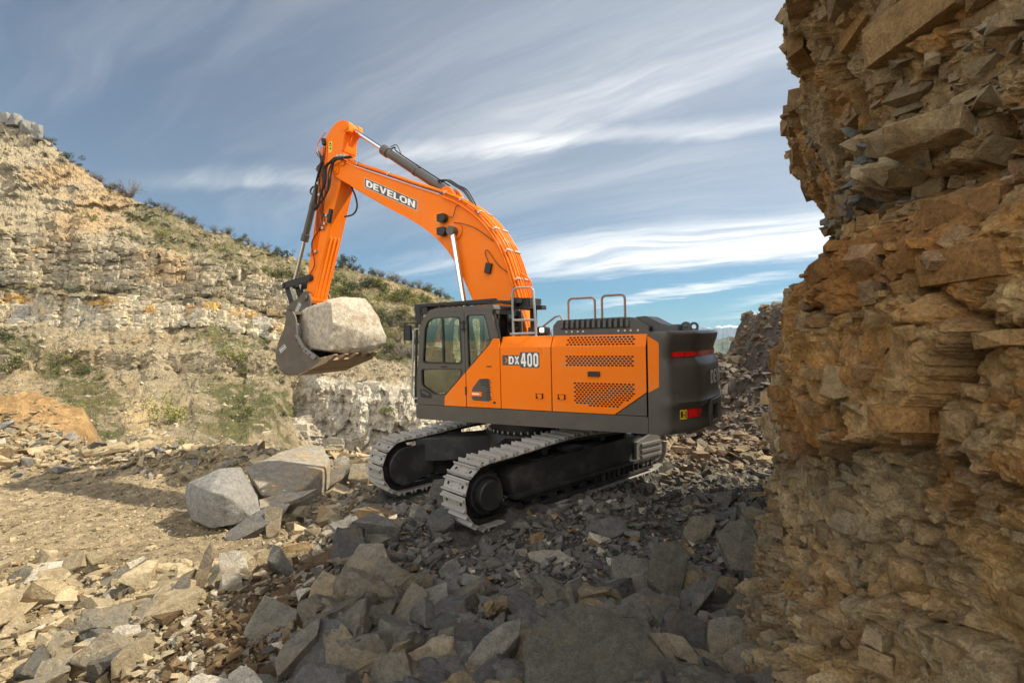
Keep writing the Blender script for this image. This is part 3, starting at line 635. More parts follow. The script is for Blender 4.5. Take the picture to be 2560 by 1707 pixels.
slab('rock_slab', q4([(890, 760), (885, 850), (780, 960), (640, 1120), (580, 1100), (600, 980), (690, 860), (800, 780)]), S_, 'long grey block lying diagonally left of the huge mossy slab', 'rock slab', .6, .28, None, .05)
slab('rock_slab', q3([(1425, 930), (1450, 850), (1500, 770), (1560, 665), (1755, 755), (1740, 830), (1620, 905), (1500, 935)]), T_, 'wide grey slab dusted with brown soil above the soil patch', 'rock slab', .7, .14, None, .03)
slab('rock_slab', q3([(1895, 790), (1870, 900), (1730, 1060), (1640, 1145), (1620, 1070), (1650, 990), (1700, 930), (1800, 855)]), T_, 'narrow pale pointed slab lying at a slant near the bottom edge', 'rock slab', .8, .12, None, .03, lift=-.22)
slab('rock_slab', q3([(1900, 800), (1990, 810), (2060, 870), (2040, 960), (1940, 1080), (1850, 1195), (1720, 1195), (1740, 1060), (1870, 910)]), S_, 'large dark grey slab just right of the narrow pale pointed one', 'rock slab', .75, .2, None, .04)
slab('rock_block', q3([(1805, 750), (1830, 620), (1900, 520), (2000, 570), (2015, 640), (1985, 690), (1900, 740)]), T_, 'craggy buff-grey rock with a sunlit top edge above the dark grey slab', 'rock', .6, .22, None, .09)
slab('rock_block', q3([(1292, 425), (1380, 405), (1440, 408), (1452, 490), (1400, 540), (1330, 585), (1290, 530)]), M['pale_boulder'], 'cream coloured sunlit block standing out of the grey rubble', 'rock', .5, .18, None, .05, lift=-.15)
slab('rock_slab', q3([(95, 610), (170, 540), (250, 480), (435, 462), (420, 510), (340, 570), (245, 638), (170, 636)]), M['pale_boulder'], 'long sunlit tan slab lying tilted at the left', 'rock slab', 1.0, .1, None, .03)
slab('rock_slab', q3([(0, 640), (60, 560), (150, 500), (190, 495), (180, 540), (60, 650)]), T_, 'thin tan slab leaning against the long sunlit one at the left edge', 'rock slab', .9, .1)
slab('rock_block', q3([(445, 960), (520, 920), (610, 905), (695, 945), (660, 1010), (560, 1048), (470, 1022)]), M['grey_boulder'], 'light grey rock with a chipped top at the lower left beside the brown soil', 'rock', .8, .2, None, .06)
slab('rock_block', q3([(655, 900), (690, 850), (760, 838), (830, 845), (835, 890), (770, 950), (700, 960)]), M['pale_boulder'], 'whitish sunlit rock just behind the light grey chipped one', 'rock', .7, .18, None, .06)
slab('rock_block', q3([(770, 900), (850, 865), (895, 870), (890, 930), (830, 950), (775, 945)]), M['grey_boulder'], 'smooth grey stone right of the whitish sunlit rock', 'rock', .7, .15, None, .03)
slab('rock_block', q3([(1095, 1195), (1130, 1150), (1190, 1122), (1290, 1140), (1355, 1160), (1350, 1260), (1090, 1260)]), M['pale_boulder'], 'pale rock cut by the bottom edge, left of a taller pointed one', 'rock', .7, .2, None, .05, lift=-.1)
slab('rock_block', q3([(1350, 1130), (1420, 1078), (1460, 1082), (1510, 1120), (1560, 1190), (1545, 1260), (1350, 1260)]), M['pale_boulder'], 'pointed pale rock cut by the bottom edge', 'rock', .7, .2, None, .05, lift=-.1)
slab('rock_slab', q3([(598, 590), (660, 540), (740, 500), (780, 520), (730, 590), (640, 642), (605, 625)]), T_, 'oblong grey-tan block in the rubble left of the upright slabs', 'rock slab', .8, .15)
slab('rock_slab', q3([(1155, 600), (1220, 530), (1290, 485), (1300, 540), (1240, 600), (1180, 655)]), T_, 'angular slab with a pale edge, left of the cream block', 'rock slab', .5, .12, None, .05)
slab('rock_slab', q3([(1105, 690), (1150, 560), (1200, 430), (1248, 350), (1252, 440), (1220, 540), (1170, 640)]), T_, 'thin grey shard standing nearly upright left of the cream block', 'rock slab', .25, .09, None, .03)
slab('rock_slab', q3([(975, 740), (1010, 640), (1060, 570), (1120, 560), (1110, 640), (1060, 700), (1000, 760)]), T_, 'brownish shard leaning beside the upright grey one', 'rock slab', .5, .1, None, .03)
slab('rock_slab', q3([(1328, 345), (1335, 300), (1480, 200), (1600, 140), (1700, 130), (1640, 210), (1480, 310), (1390, 350)]), S_, 'long dark slab at the foot of the big grey boulder', 'rock slab', .9, .12, None, .03)
slab('rock_slab', q3([(1570, 330), (1555, 180), (1600, 150), (1660, 165), (1640, 290), (1600, 330)]), T_, 'rusty brown upright slab on the dark slab by the boulder', 'rock slab', .5, .1, None, .03)
slab('rock_block', q4([(1925, 870), (1930, 770), (2000, 750), (2090, 740), (2190, 860), (2200, 900), (2000, 1010), (1940, 960)]), S_, 'dark angular block at the lower right before the cliff', 'rock', .7, .25, None, .04)
slab('rock_slab', q4([(1600, 840), (1700, 835), (1790, 860), (1870, 960), (1885, 1100), (1870, 1140), (1790, 1100), (1700, 960)]), T_, 'buff slab lying flat just right of the huge mossy slab', 'rock slab', .9, .14, None, .03)
slab('rock_block', q4([(1828, 850), (1880, 715), (1920, 720), (1955, 860), (1900, 895), (1840, 885)]), S_, 'dark wedge of rock standing on end near the cliff', 'rock', .35, .15)
slab('rock_slab', q4([(2110, 150), (2230, 133), (2312, 190), (2200, 247), (2140, 235)]), T_, 'light flat slab against the cliff, below the machine rear', 'rock slab', 1.4, .1)
slab('rock_slab', q4([(1775, 150), (1870, 108), (1975, 160), (1965, 190), (1860, 205)]), T_, 'flat topped tan slab between the tracks and the cliff', 'rock slab', 1.4, .12)
slab('rock_block', q4([(2000, 1100), (2010, 960), (2080, 900), (2190, 880), (2190, 1050), (2130, 1120)]), T_, 'brown-grey rock wedged against the cliff at the bottom right', 'rock', .7, .2)
slab('rock_slab', q4([(1820, 770), (1850, 640), (1930, 530), (1990, 515), (1960, 600), (1880, 700)]), S_, 'long narrow dark block leaning left of the dark cliff-foot slabs', 'rock slab', .5, .13)
slab('rock_slab', q4([(0, 350), (60, 345), (130, 345), (170, 450), (60, 570), (-60, 610), (-70, 450)]), S_, 'grey slab with speckled face left of the near track', 'rock slab', .7, .14)
slab('rock_block', q4([(95, 640), (110, 595), (290, 588), (305, 640), (290, 690), (180, 700), (110, 680)]), T_, 'brick shaped grey block in the rubble below the near sprocket', 'rock', .6, .18)
slab('rock_block', q4([(415, 900), (440, 820), (520, 805), (530, 860), (510, 950), (460, 975)]), T_, 'squarish olive-grey block left of the long diagonal one', 'rock', .5, .15)
slab('rock_block', q4([(345, 985), (400, 890), (520, 960), (620, 880), (630, 940), (560, 1060), (470, 1120), (380, 1060)]), S_, 'wide crumbly rock beneath the squarish olive-grey block', 'rock', .6, .2, None, .09)
slab('rock_block', q4([(370, 220), (400, 170), (450, 145), (500, 160), (525, 230), (470, 275), (390, 270)]), S_, 'grey stone wedged against the front of the near track', 'rock', .4, .2, None, .05, lift=-.1)
slab('rock_slab', q4([(270, 200), (290, 120), (350, 140), (385, 200), (340, 230)]), S_, 'pointed dark stone left of the one wedged against the track', 'rock slab', .4, .15)
slab('rock_block', q4([(1255, 260), (1290, 215), (1440, 195), (1490, 270), (1420, 310), (1330, 340), (1270, 310)]), S_, 'big flat dark stone with a tiny pebble on top', 'rock', 1.0, .2)
slab('rock_slab', q4([(930, 395), (1000, 380), (1110, 385), (1195, 430), (1150, 460), (1000, 450), (940, 430)]), M['slab'], 'rusty layered plank of rock in the middle of the dark rubble', 'rock slab', .8, .08, None, .08)
slab('rock_block', q4([(770, 650), (810, 635), (850, 680), (830, 705), (780, 690)]), M['cliff'] if False else M['slab'], 'small reddish stone above the huge mossy slab', 'rock', .5, .08)
slab('rock_block', q4([(1650, 810), (1720, 798), (1758, 812), (1700, 870), (1660, 870)]), M['slab'], 'small ochre stone lying on the buff slab', 'rock', .5, .07, None, .05, lift=-.1)
# big boulders of the floor
gb = [(990, 1140, 9.5), (1008, 1080, 9.55), (1100, 1035, 9.6), (1180, 1005, 9.65), (1290, 995, 9.9), (1330, 1060, 9.9), (1380, 1150, 9.75), (1397, 1240, 9.55), (1360, 1270, 9.35), (1280, 1300, 9.2), (1205, 1312, 9.0), (1140, 1325, 9.05), (1030, 1280, 9.2), (1000, 1230, 9.35), (1130, 1130, 8.95), (1205, 1150, 8.9)]
P = np.array([at(*q2([(a_, b_)])[0], c_) for a_, b_, c_ in gb]); cm_ = P.mean(0); cp_ = np.array([0, 0, CAMZ]); Bk = cm_+(P[[0, 3, 4, 6, 8, 12]]-cm_)*.85; P = np.vstack([P, cp_+(Bk-cp_)*1.085]); cen = P.mean(0)
bm = hull_rock(0, .62, .62, .6, 11, 4, .035, [tuple(p-cen) for p in P])
o = bpy.data.objects.new('boulder', bm_mesh('boulder', bm, M['grey_boulder'], 28)); col.objects.link(o); o.location = cen; taken.append((cen[0], cen[1], .75))
tag(o, 'big grey angular boulder standing on the sandy floor left of the machine', 'boulder')
sb = [(1310, 1010, 10.6), (1330, 990, 11.2), (1420, 958, 12.2), (1530, 905, 12.9), (1640, 880, 13.3), (1720, 885, 13.1), (1765, 955, 12.1), (1740, 1000, 11.4), (1690, 1060, 10.9), (1640, 1110, 10.5), (1540, 1150, 10.0), (1400, 1140, 10.0), (1350, 1085, 10.3)]
P = np.array([at(*q2([(a_, b_)])[0], c_) for a_, b_, c_ in sb]); P = np.vstack([P, (P-P.mean(0))*.95+P.mean(0)+[.05, .2, -.5]]); cen = P.mean(0)
bm = hull_rock(0, 1.5, 1.5, .6, 12, 4, .03, [tuple(p-cen) for p in P])
o = bpy.data.objects.new('rock_slab', bm_mesh('rock_slab', bm, M['slab'], 28)); col.objects.link(o); o.location = cen; taken.append((cen[0], cen[1], 1.5))
tag(o, 'huge flat slab with ochre stains lying behind the big grey boulder', 'rock slab')
slab('rock_slab', q2([(1390, 1215), (1385, 1170), (1450, 1150), (1640, 1120), (1700, 1110), (1610, 1160), (1500, 1195)]), M['slab'], 'thin ochre slab under the near edge of the huge flat one', 'rock slab', 1.2, .12, 9.6)
slab('rock_slab', q2([(1780, 960), (1840, 935), (1870, 950), (1850, 990), (1790, 1010)]), M['slab'], 'ochre stone between the huge flat slab and the far track', 'rock', .8, .3, 12.5)
slab('rock_slab', q2([(1740, 1080), (1770, 1020), (1850, 985), (1900, 990), (1830, 1060), (1760, 1100)]), T_, 'pale grey slab right of the huge flat one, by the far track', 'rock slab', .9, .2, 11.6)
slab('rock_slab', q2([(1860, 1060), (1880, 980), (1960, 975), (1975, 1040), (1960, 1075)]), S_, 'dark flat slab in the shade in front of the far track', 'rock slab', 1.1, .2, 11.5)
slab('rock_block', q2([(540, 1050), (555, 1015), (600, 1003), (620, 1030), (600, 1055)]), M['grey_boulder'], 'small grey boulder standing alone on the left lip of the floor', 'rock', .5, .3, 13.5)

marks.append((bpy.data.objects['boulder'], 'big grey boulder'))
# countable loose stones: the largest 250, then the rest as rubble
KEEP_C = np.array([.322, 11.03]); Td = np.array([-.746, -.665]); Nd = np.array([.665, -.747])
def under_tracks(x_, y_, pad=.0):
    q = np.array([x_, y_])-KEEP_C; a_ = q@Td; n_ = q@Nd
    return abs(a_) < 3.0+pad and min(abs(n_-1.32), abs(n_+1.32)) < .42+pad
def in_cliff(x_, y_): return x_ > np.interp(y_, path[:, 1], path[:, 0])-.12 if y_ < 10.3 else False
cand = []
rr = random.Random(5)
while len(cand) < 9500:
    d = 3.3 + (rr.random()**1.3)*10.5
    u = rr.uniform(-1.05, .58); x_ = u*d; y_ = d
    if in_cliff(x_, y_) : continue
    sandz = (x_ < -3.9 and 7.7 < y_ < 13.2)
    fine_z = (abs(x_-.6) < 2.6 and 6.2 < y_ < 9.8) or (x_ > 2 and y_ > 9.6)
    sz = min(.42, .045*(1-rr.random())**-.62)
    soil_ = math.exp(-((x_+2.95)/.85)**2-((y_-5.9)/1.35)**2)
    if soil_ > .3 and sz > .09: continue
    if sandz and rr.random() < .6: continue
    if sandz: sz *= .3
    if fine_z: sz *= .45
    if x_ < -2.6: sz *= .8
    if under_tracks(x_, y_, sz*.6): continue
    if any((x_-a_)**2+(y_-b_)**2 < (c_*.55+sz*.3)**2 for a_, b_, c_ in taken if sz > .06): continue
    cand.append((sz/d, sz, x_, y_))
cand.sort(reverse=True)
big = cand[:235]; small = cand[235:]
LM = [(o.location.x, o.location.y, sn) for o, sn in marks]
used_lb = set()
def describe(x_, y_, sz, tan_, fz):
    lm = sorted(LM, key=lambda q: (q[0]-x_)**2+(q[1]-y_)**2)
    size_ = 'big' if sz > .26 else 'mid-sized' if sz > .16 else 'small'
    shape_ = 'flat' if fz < .82 else 'angular' if fz < .97 else 'blocky'
    tone_ = 'tan' if tan_ == 1 else 'brownish grey' if tan_ == 2 else 'dark grey'
    for k in range(6):
        q = lm[k]; dx_, dy_ = x_-q[0], y_-q[1]
        rel_ = ('right of' if dx_ > 0 else 'left of') if abs(dx_) > abs(dy_) else ('behind' if dy_ > 0 else 'in front of')
        for t_ in (f'{size_} {tone_} {shape_} stone {rel_} the {q[2]}', f'{tone_} {shape_} stone {rel_} the {q[2]}', f'{size_} {tone_} stone {rel_} the {q[2]}'):
            if t_ not in used_lb: used_lb.add(t_); return t_
    return 'small grey stone beside the '+lm[0][2]
def zone(x_, y_):
    if x_ < -3.0+.0*y_: return 'left'
    if y_ > 8.6 and x_ > 1.5: return 'rear'
    if x_ < -.2: return 'mid'
    return 'right'
ZL = {'left': ('tan grey angular stone in the partly sunlit rubble at the lower left', 'stones in the rubble at the lower left'),
      'mid': ('grey angular stone in the shaded rubble between brown soil and near track', 'stones in the rubble left of the near track'),
      'right': ('dark grey angular stone in the shaded rubble between near track and cliff', 'stones in the rubble below the machine'),
      'rear': ('brownish stone in the rubble beside and behind the machine rear', 'stones behind the machine')}
for (_, sz, x_, y_) in big:
    zn = zone(x_, y_); pal = tanV if (zn == 'left' and rr.random() < .7) or (zn == 'rear' and rr.random() < .35) or rr.random() < .03 else dullV if rr.random() < .38 else shaleV
    rot = (rr.gauss(0, .45), rr.gauss(.0, .45), rr.uniform(0, 6.3))
    gp = ZL[zn][1]; fz = rr.uniform(.7, 1.1); lb = describe(x_, y_, sz, 1 if pal is tanV else 2 if pal is dullV else 0, fz)
    place_rock(rr.choice(pal), 'loose_stone', (x_, y_, gz(x_, y_)+sz*.16), sz, rot, lb, 'stone', gp, (1, rr.uniform(.7, 1), fz))
# extra stones of the heap behind the machine and its rocky crown
for i in range(38):
    if i < 22: x_ = rr.uniform(2.8, 7.2); y_ = rr.uniform(11.8, 15.5); sz = rr.uniform(.12, .32)
    else: x_ = rr.uniform(7.6, 11.2); y_ = rr.uniform(18.6, 20.6); sz = rr.uniform(.18, .42)
    if under_tracks(x_, y_, .5): continue
    tn_ = rr.choice(['tan', 'brown', 'pale']); gp = ZL['rear'][1] if i < 22 else 'blocks on the crest of the heap'
    lb = describe(x_, y_, sz, 1, .9) if i < 22 else f"{'large' if sz > .45 else 'mid-sized' if sz > .33 else 'small'} tan block on the {'left shoulder' if x_ < 8.8 else 'top' if x_ < 9.8 else 'right part'} of the heap crest, {'toward the machine' if y_ < 19.3 else 'along its rear edge' if y_ > 20 else 'on its middle'}"
    place_rock(rr.choice(tanV), 'loose_stone', (x_, y_, gz(x_, y_)+sz*.2), sz, (rr.gauss(0, .3), rr.gauss(0, .3), rr.uniform(0, 6)), lb, 'stone', gp)

def rubble(name, items, label, seed=1, subd=False, tone_fn=None, parent=None):
    """one mesh of many small stones: items = (x, y, z, size)"""
    rg = np.random.default_rng(seed); protos = []
    for i in range(14):
        r = random.Random(seed*50+i); bm = hull_rock(r.randint(7, 10), 1, r.uniform(.55, .9), r.uniform(.3, .7), seed*50+i)
        bmesh.ops.triangulate(bm, faces=bm.faces[:]); bm.verts.index_update()
        protos.append((np.array([v.co[:] for v in bm.verts]), np.array([[v.index for v in f.verts] for f in bm.faces]))); bm.free()
    Vs, Fs, Cs = [], [], []; off = 0
    for it in items:
        v, f = protos[rg.integers(14)]
        ax = rg.normal(size=3); ax /= np.linalg.norm(ax)+1e-9
        q = Matrix.Rotation(rg.uniform(0, 6.28), 3, 'Z') @ Matrix.Rotation(rg.normal()*.5, 3, Vector(ax))
        w = (v*it[3]) @ np.array(q).T + np.array(it[:3]); Vs.append(w); Fs.append(f+off); off += len(v)
        Cs.append(np.repeat(tone_fn(it, rg)[None], len(v), 0))
    o = np_mesh(name, np.vstack(Vs), np.vstack(Fs), M['rubble'], False, np.vstack(Cs))
    return tag(o, label, 'rubble', kind='stuff')
def tone_ground(it, rg):
    x_, y_ = it[0], it[1]; b_ = rg.uniform(.65, 1.45)
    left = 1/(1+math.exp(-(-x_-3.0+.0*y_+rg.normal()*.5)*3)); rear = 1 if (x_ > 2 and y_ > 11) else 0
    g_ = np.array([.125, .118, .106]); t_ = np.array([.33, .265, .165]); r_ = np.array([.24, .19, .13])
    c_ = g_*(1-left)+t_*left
    if rear: c_ = g_*.4+r_*.6
    s = math.exp(-((x_+2.95)/.85)**2-((y_-5.9)/1.35)**2)
    if rg.random() < s*.9: c_ = np.array([.115, .076, .040])
    if rg.random() < .08: c_ = np.array([.22, .15, .08])
    if rg.random() < .06: c_ = np.array([.36, .32, .25])
    return c_*b_
items = [(x_, y_, gz(x_, y_)+sz*.22, sz) for (_, sz, x_, y_) in small]
n = 62000; d = 3.0+13.0*rng.random(n)**1.3; u = rng.uniform(-1.08, .6, n); xs_, ys_ = u*d, d
sz_ = np.minimum(.10, .0125*(1-rng.random(n))**-.66)*(.75+.05*d)
sz_ = np.where((xs_ < -3.9) & (ys_ > 7.7) & (ys_ < 13.2), sz_*.35, sz_)
zs_ = G(xs_, ys_)
items += [(a_, b_, c_+s_*.3, s_) for a_, b_, c_, s_ in zip(xs_, ys_, zs_, sz_) if not in_cliff(a_, b_) and not under_tracks(a_, b_, .0)]
rubble('rubble', items, 'small broken stones and gravel covering the quarry floor', 2, tone_fn=tone_ground)
n = 10000; xs_ = rng.uniform(2.5, 13, n); ys_ = rng.uniform(12.5, 22, n); zs_ = G(xs_, ys_); sz_ = np.minimum(.24, .032*(1-rng.random(n))**-.58)
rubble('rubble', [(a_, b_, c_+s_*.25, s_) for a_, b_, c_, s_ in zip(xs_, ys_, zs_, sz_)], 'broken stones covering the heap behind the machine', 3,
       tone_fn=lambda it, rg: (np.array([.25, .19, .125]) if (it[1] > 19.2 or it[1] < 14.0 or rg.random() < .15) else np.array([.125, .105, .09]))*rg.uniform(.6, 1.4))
n = 5200; xs_ = rng.uniform(-22, -3.4, n); ys_ = rng.normal(14.3, 1.2, n); zs_ = G(xs_, ys_); sz_ = np.minimum(.3, .035*(1-rng.random(n))**-.6)
rubble('rubble', [(a_, b_, c_+s_*.25, s_) for a_, b_, c_, s_ in zip(xs_, ys_, zs_, sz_) if b_ > 12.4], 'tan rubble bank along the left lip of the floor', 4,
       tone_fn=lambda it, rg: (np.array([.36, .28, .17]) if rg.random() < .75 else np.array([.2, .19, .17]))*rg.uniform(.6, 1.35))
def blocks(name, items, mat, seed, label=None, kind='structure'):
    """angular bedded blocks fused to a rock face: items = (position, 3x3 axes, half sizes, tone)"""
    rg = np.random.default_rng(seed); protos = []
    for i in range(16):
        r = random.Random(seed*70+i); c8 = [(a_*r.uniform(.74, 1.04), b_*r.uniform(.8, 1), c_*r.uniform(.78, 1.04)) for a_ in (-1, 1) for b_ in (-1, 1) for c_ in (-1, 1)]
        c8 += [(r.uniform(-.9, .9), 1.08, r.uniform(-.6, .6)), (r.uniform(-.8, .8), r.uniform(.2, 1), 1.08), (1.08, r.uniform(0, 1), r.uniform(-.7, .7))]
        bm = hull_rock(0, 1, 1, 1, i, 0, 0, c8); bmesh.ops.triangulate(bm, faces=bm.faces[:]); bm.verts.index_update()
        protos.append((np.array([v.co[:] for v in bm.verts]), np.array([[v.index for v in f.verts] for f in bm.faces]))); bm.free()
    Vs, Fs, Cs = [], [], []; off = 0
    for p, A_, h_, t_ in items:
        v, f = protos[rg.integers(16)]; w = (v*h_) @ A_.T + p; Vs.append(w); Fs.append(f+off); off += len(v); Cs.append(np.repeat(np.asarray(t_)[None], len(v), 0))
    return tag(np_mesh(name, np.vstack(Vs), np.vstack(Fs), mat, False, np.clip(np.vstack(Cs), .01, .85)), label, None, kind=kind)
# bedded blocks of the near face
its = []; pal_ = [(.33, .215, .095), (.36, .24, .11), (.40, .29, .15), (.29, .155, .055), (.36, .185, .06), (.34, .225, .10), (.27, .225, .155), (.36, .31, .22), (.24, .175, .10)]
zr = -.9
while zr < 8.6:
    up_ = zr > 4.7; dzr = rr.uniform(.12, .34) if up_ else (rr.uniform(.06, .13) if zr < 1.3 else rr.uniform(.05, .22)); s = seg[2]-1.0+rr.random()*.4; rowtone = rr.choice(pal_)
    while s < seg[9]:
        ds = dzr*rr.choice([.8, 1.1, 1.5, 2.2, 2.9])*rr.uniform(.85, 1.15); zz = zr+.10*math.sin(s*.9+zr)+(.30 if up_ else .06)*(seg[5]-s)*-.35
        nz = float(fbm(s*.8, zr*.9, 5, 2, 95)); prob = .12 if 1.3 < zr < 3.9 else (.03 if zr <= 1.3 else (.14 if zr < 4.8 else .06)); prob += nz*.4
        if rr.random() < prob:
            i = int(np.argmin(abs(sA-(s+ds/2)))); j = int(np.argmin(abs(zt-(zz+dzr/2))))
            if zt[j] < ztop[i]+.2:
                n2 = nrm[i]; t2 = tng[i]; q_ = rr.gauss(0, .05); dp = rr.uniform(.04, .10)+ds*.10
                tv = np.array([t2[0], t2[1], 0]); nv = np.array([n2[0], n2[1], 0]); uv = np.array([0, 0, 1.]); an_ = rr.gauss(-.2 if up_ else -.03, .09); a_, b_ = math.cos(an_), math.sin(an_)
                T3, U3_ = tv*a_+uv*b_, uv*a_-tv*b_; ya = rr.gauss(0, .2); T3, N3 = T3*math.cos(ya)+nv*math.sin(ya), nv*math.cos(ya)-T3*math.sin(ya)
                tc_ = (Cn[j, i]*.72+np.array(rr.choice(pal_))*.28)*rr.uniform(.85, 1.2)
                p = np.array([X3[j, i], Y3[j, i], Z3[j, i]])+nv*(rr.uniform(-.95, -.1)*dp)
                its.append((p, np.stack([T3, N3, U3_], 1), np.array([ds/2*.97, dp, dzr/2*.96]), tc_))
        s += ds*(1.0 if rr.random() < .8 else 1.4)
    zr += dzr*.93
# coarse gravel cemented in the lower part
for _ in range(8500):
    s = rr.uniform(seg[2]-.5, seg[8]); zv = abs(rr.gauss(0, 1.2))-1.0 if rr.random() < .6 else rr.uniform(-.8, 7.5); i = int(np.argmin(abs(sA-s))); j = int(np.argmin(abs(zt-zv))); h_ = min(.085, .012*(1-rr.random())**-.6)
    Q_ = np.array(Matrix.Rotation(rr.uniform(0, 6), 3, 'Z') @ Matrix.Rotation(rr.uniform(0, 6), 3, 'X'))
    its.append((np.array([X3[j, i]+nrm[i][0]*h_*.3, Y3[j, i]+nrm[i][1]*h_*.3, Z3[j, i]]), Q_, np.array([h_, h_*rr.uniform(.5, .9), h_*rr.uniform(.4, .9)]), (Cn[j, i]*.6+np.array(rr.choice([(.34, .27, .17), (.40, .34, .24), (.30, .2, .09), (.46, .41, .30), (.25, .22, .17)]))*.45)*rr.uniform(.85, 1.25)))
blocks('rock_cliff', its, M['cliff'], 11)
# bedded blocks of the far benches
its = []; w_ = (np.clip(CF-.35, 0, 1)*(KK > 1)*(KK < 8.2)*(PYg < 1150)*(PXg > -90)*(PXg < 1140)*(1-.6*bandk)*(1-whitec)).ravel(); w_ = w_/w_.sum(); Cf = Cc.reshape(-1, 3); wcf = whitec.ravel(); bkf = bandk.ravel()
for i in rng.choice(len(w_), 5500, p=w_):
    big_ = rr.random() < .25; hx_ = rr.uniform(.35, .8)*(1.9 if big_ else 1)*(1.3 if wcf[i] > .5 else 1); hz_ = hx_*rr.uniform(.25, .75); p = FV[i].copy(); p[2] = round(p[2]/.55)*.55+rr.gauss(0, .05); hy_ = rr.uniform(.3, .7)
    A_ = np.array(Matrix.Rotation(rr.gauss(0, .22), 3, 'Z') @ Matrix.Rotation(rr.gauss(0, .05), 3, 'Y')) @ np.diag([1, -1, 1]).astype(float)
    its.append((p+[0, hy_*.70, 0], A_, np.array([hx_, hy_, hz_]), Cf[i]*rr.uniform(.78, 1.28)*(1.12 if wcf[i] > .5 else 1)))
blocks('hillside', its, M['far'], 12)
# scree stones on the far slopes
prs = (slope*(KK > 4.9)*(KK < 9)*(PYg < 1160)*(PXg > -80)*(PXg < 1150)*(.25+tongue+.6*(KK < 6.2))).ravel(); prs = prs/prs.sum(); ids = rng.choice(len(prs), 3800, p=prs)
rubble('scree', [(*(FV[i]+[0, -.05, .05]), min(.75, .10*(1-rng.random())**-.5)) for i in ids], 'pale scree stones strewn over the far quarry slopes', 7,
       tone_fn=lambda it, rg: (np.array([.42, .35, .24]) if rg.random() < .6 else np.array([.27, .24, .18]))*rg.uniform(.7, 1.3))
# debris resting on the ledge of the near cliff
its = []
for _ in range(1500):
    s = rr.uniform(seg[3], seg[8]); zv = rr.gauss(4.15, .2)
    p, nr = cliff_pt(s, zv); sz = min(.16, .022*(1-rr.random())**-.7); its.append((p[0]+nr[0]*sz*.2, p[1]+nr[1]*sz*.2, p[2]+sz*.1, sz))
rubble('debris', its, 'loose stones and grit lodged on the ledge of the near cliff', 6, tone_fn=lambda it, rg: (np.array([.32, .24, .14]) if rg.random() < .8 else np.array([.2, .2, .19]))*rg.uniform(.6, 1.3))
for (px_, py_, ds, sx_, sy_, szz, rot, mt, lb) in [
    (2180, 475, 4.6, .30, .09, .05, (0, -.62, .2), 'grey_boulder', 'slim blue-grey slab lying on the cliff ledge'),
    (2095, 540, 5.4, .26, .16, .05, (0, -.45, .2), 'grey_boulder', 'flat grey slab on the outer end of the cliff ledge'),
    (2355, 455, 4.3, .15, .12, .22, (.1, .35, .4), 'ochre_block', 'pointed tan stone standing on the cliff ledge'),
    (2400, 560, 3.6, .18, .14, .10, (.2, -.2, .4), 'ochre_block', 'blocky tan stone below the pointed one on the ledge'),
    (2400, 235, 3.35, .36, .30, .17, (.15, .22, .5), 'pale_boulder', 'pale square block jutting from the top of the near cliff'),
    (2520, 130, 2.85, .22, .2, .13, (.15, .22, .5), 'pale_boulder', 'pale block split off beside the jutting square block'),
    (2360, 350, 3.7, .34, .28, .10, (.05, .15, .5), 'ochre_block', 'brown layered block under the jutting pale block'),
    (2075, 950, 5.5, .40, .16, .12, (0, .02, 1.0), 'ochre_block', 'long brick-like block in the near cliff level with the counterweight'),
    (2120, 1030, 5.1, .36, .14, .09, (0, .05, 1.0), 'ochre_block', 'grey-brown layered block just below the brick-like one')]:
    # push the block into the cliff face along the sight line
    k = int(np.argmin((1280+FPX*X3/np.maximum(Y3, .3)-px_)**2+(HZ-FPX*(Z3-CAMZ)/np.maximum(Y3, .3)-py_)**2 + 1e6*(Y3 < 1)))
    p = np.array([X3.ravel()[k], Y3.ravel()[k], Z3.ravel()[k]])
    bm = hull_rock(16, sx_, sy_, szz, int(px_), 3, .07, None, .3); o = bpy.data.objects.new('cliff_block', bm_mesh('cliff_block', bm, M[mt] if mt != 'tan' else M['tan'], 28)); col.objects.link(o)
    o.location = p+(np.array([.10, .02, 0]) if 'block' in lb and px_ < 2200 else 0); o.rotation_euler = rot; tag(o, lb, 'rock')
# castle-like crag on the far skyline
crag = []
for i, (px_, py_, w_, h_) in enumerate([(40, 328, 30, 26), (75, 335, 26, 30), (98, 345, 24, 34), (20, 320, 22, 20)]):
    p = skyline_at(px_)+np.array([0, -1.0, 0]); sc_ = p[1]/FPX
    bm = hull_rock(18, w_*.55*sc_*1.1, w_*.5*sc_, h_*.75*sc_, 400+i, 3, .14, None, .35); me = bm_mesh('crag', bm, M['grey_boulder'], 30)
    place_rock(me, 'crag', p+np.array([0, 0, h_*.25*sc_]), 1, (0, 0, i), ['rounded grey crag second from left on the far ridge', 'grey crag third from left on the far ridge', 'rightmost grey crag on the far ridge', 'low grey crag at the left end of the far ridge'][i], 'rock')

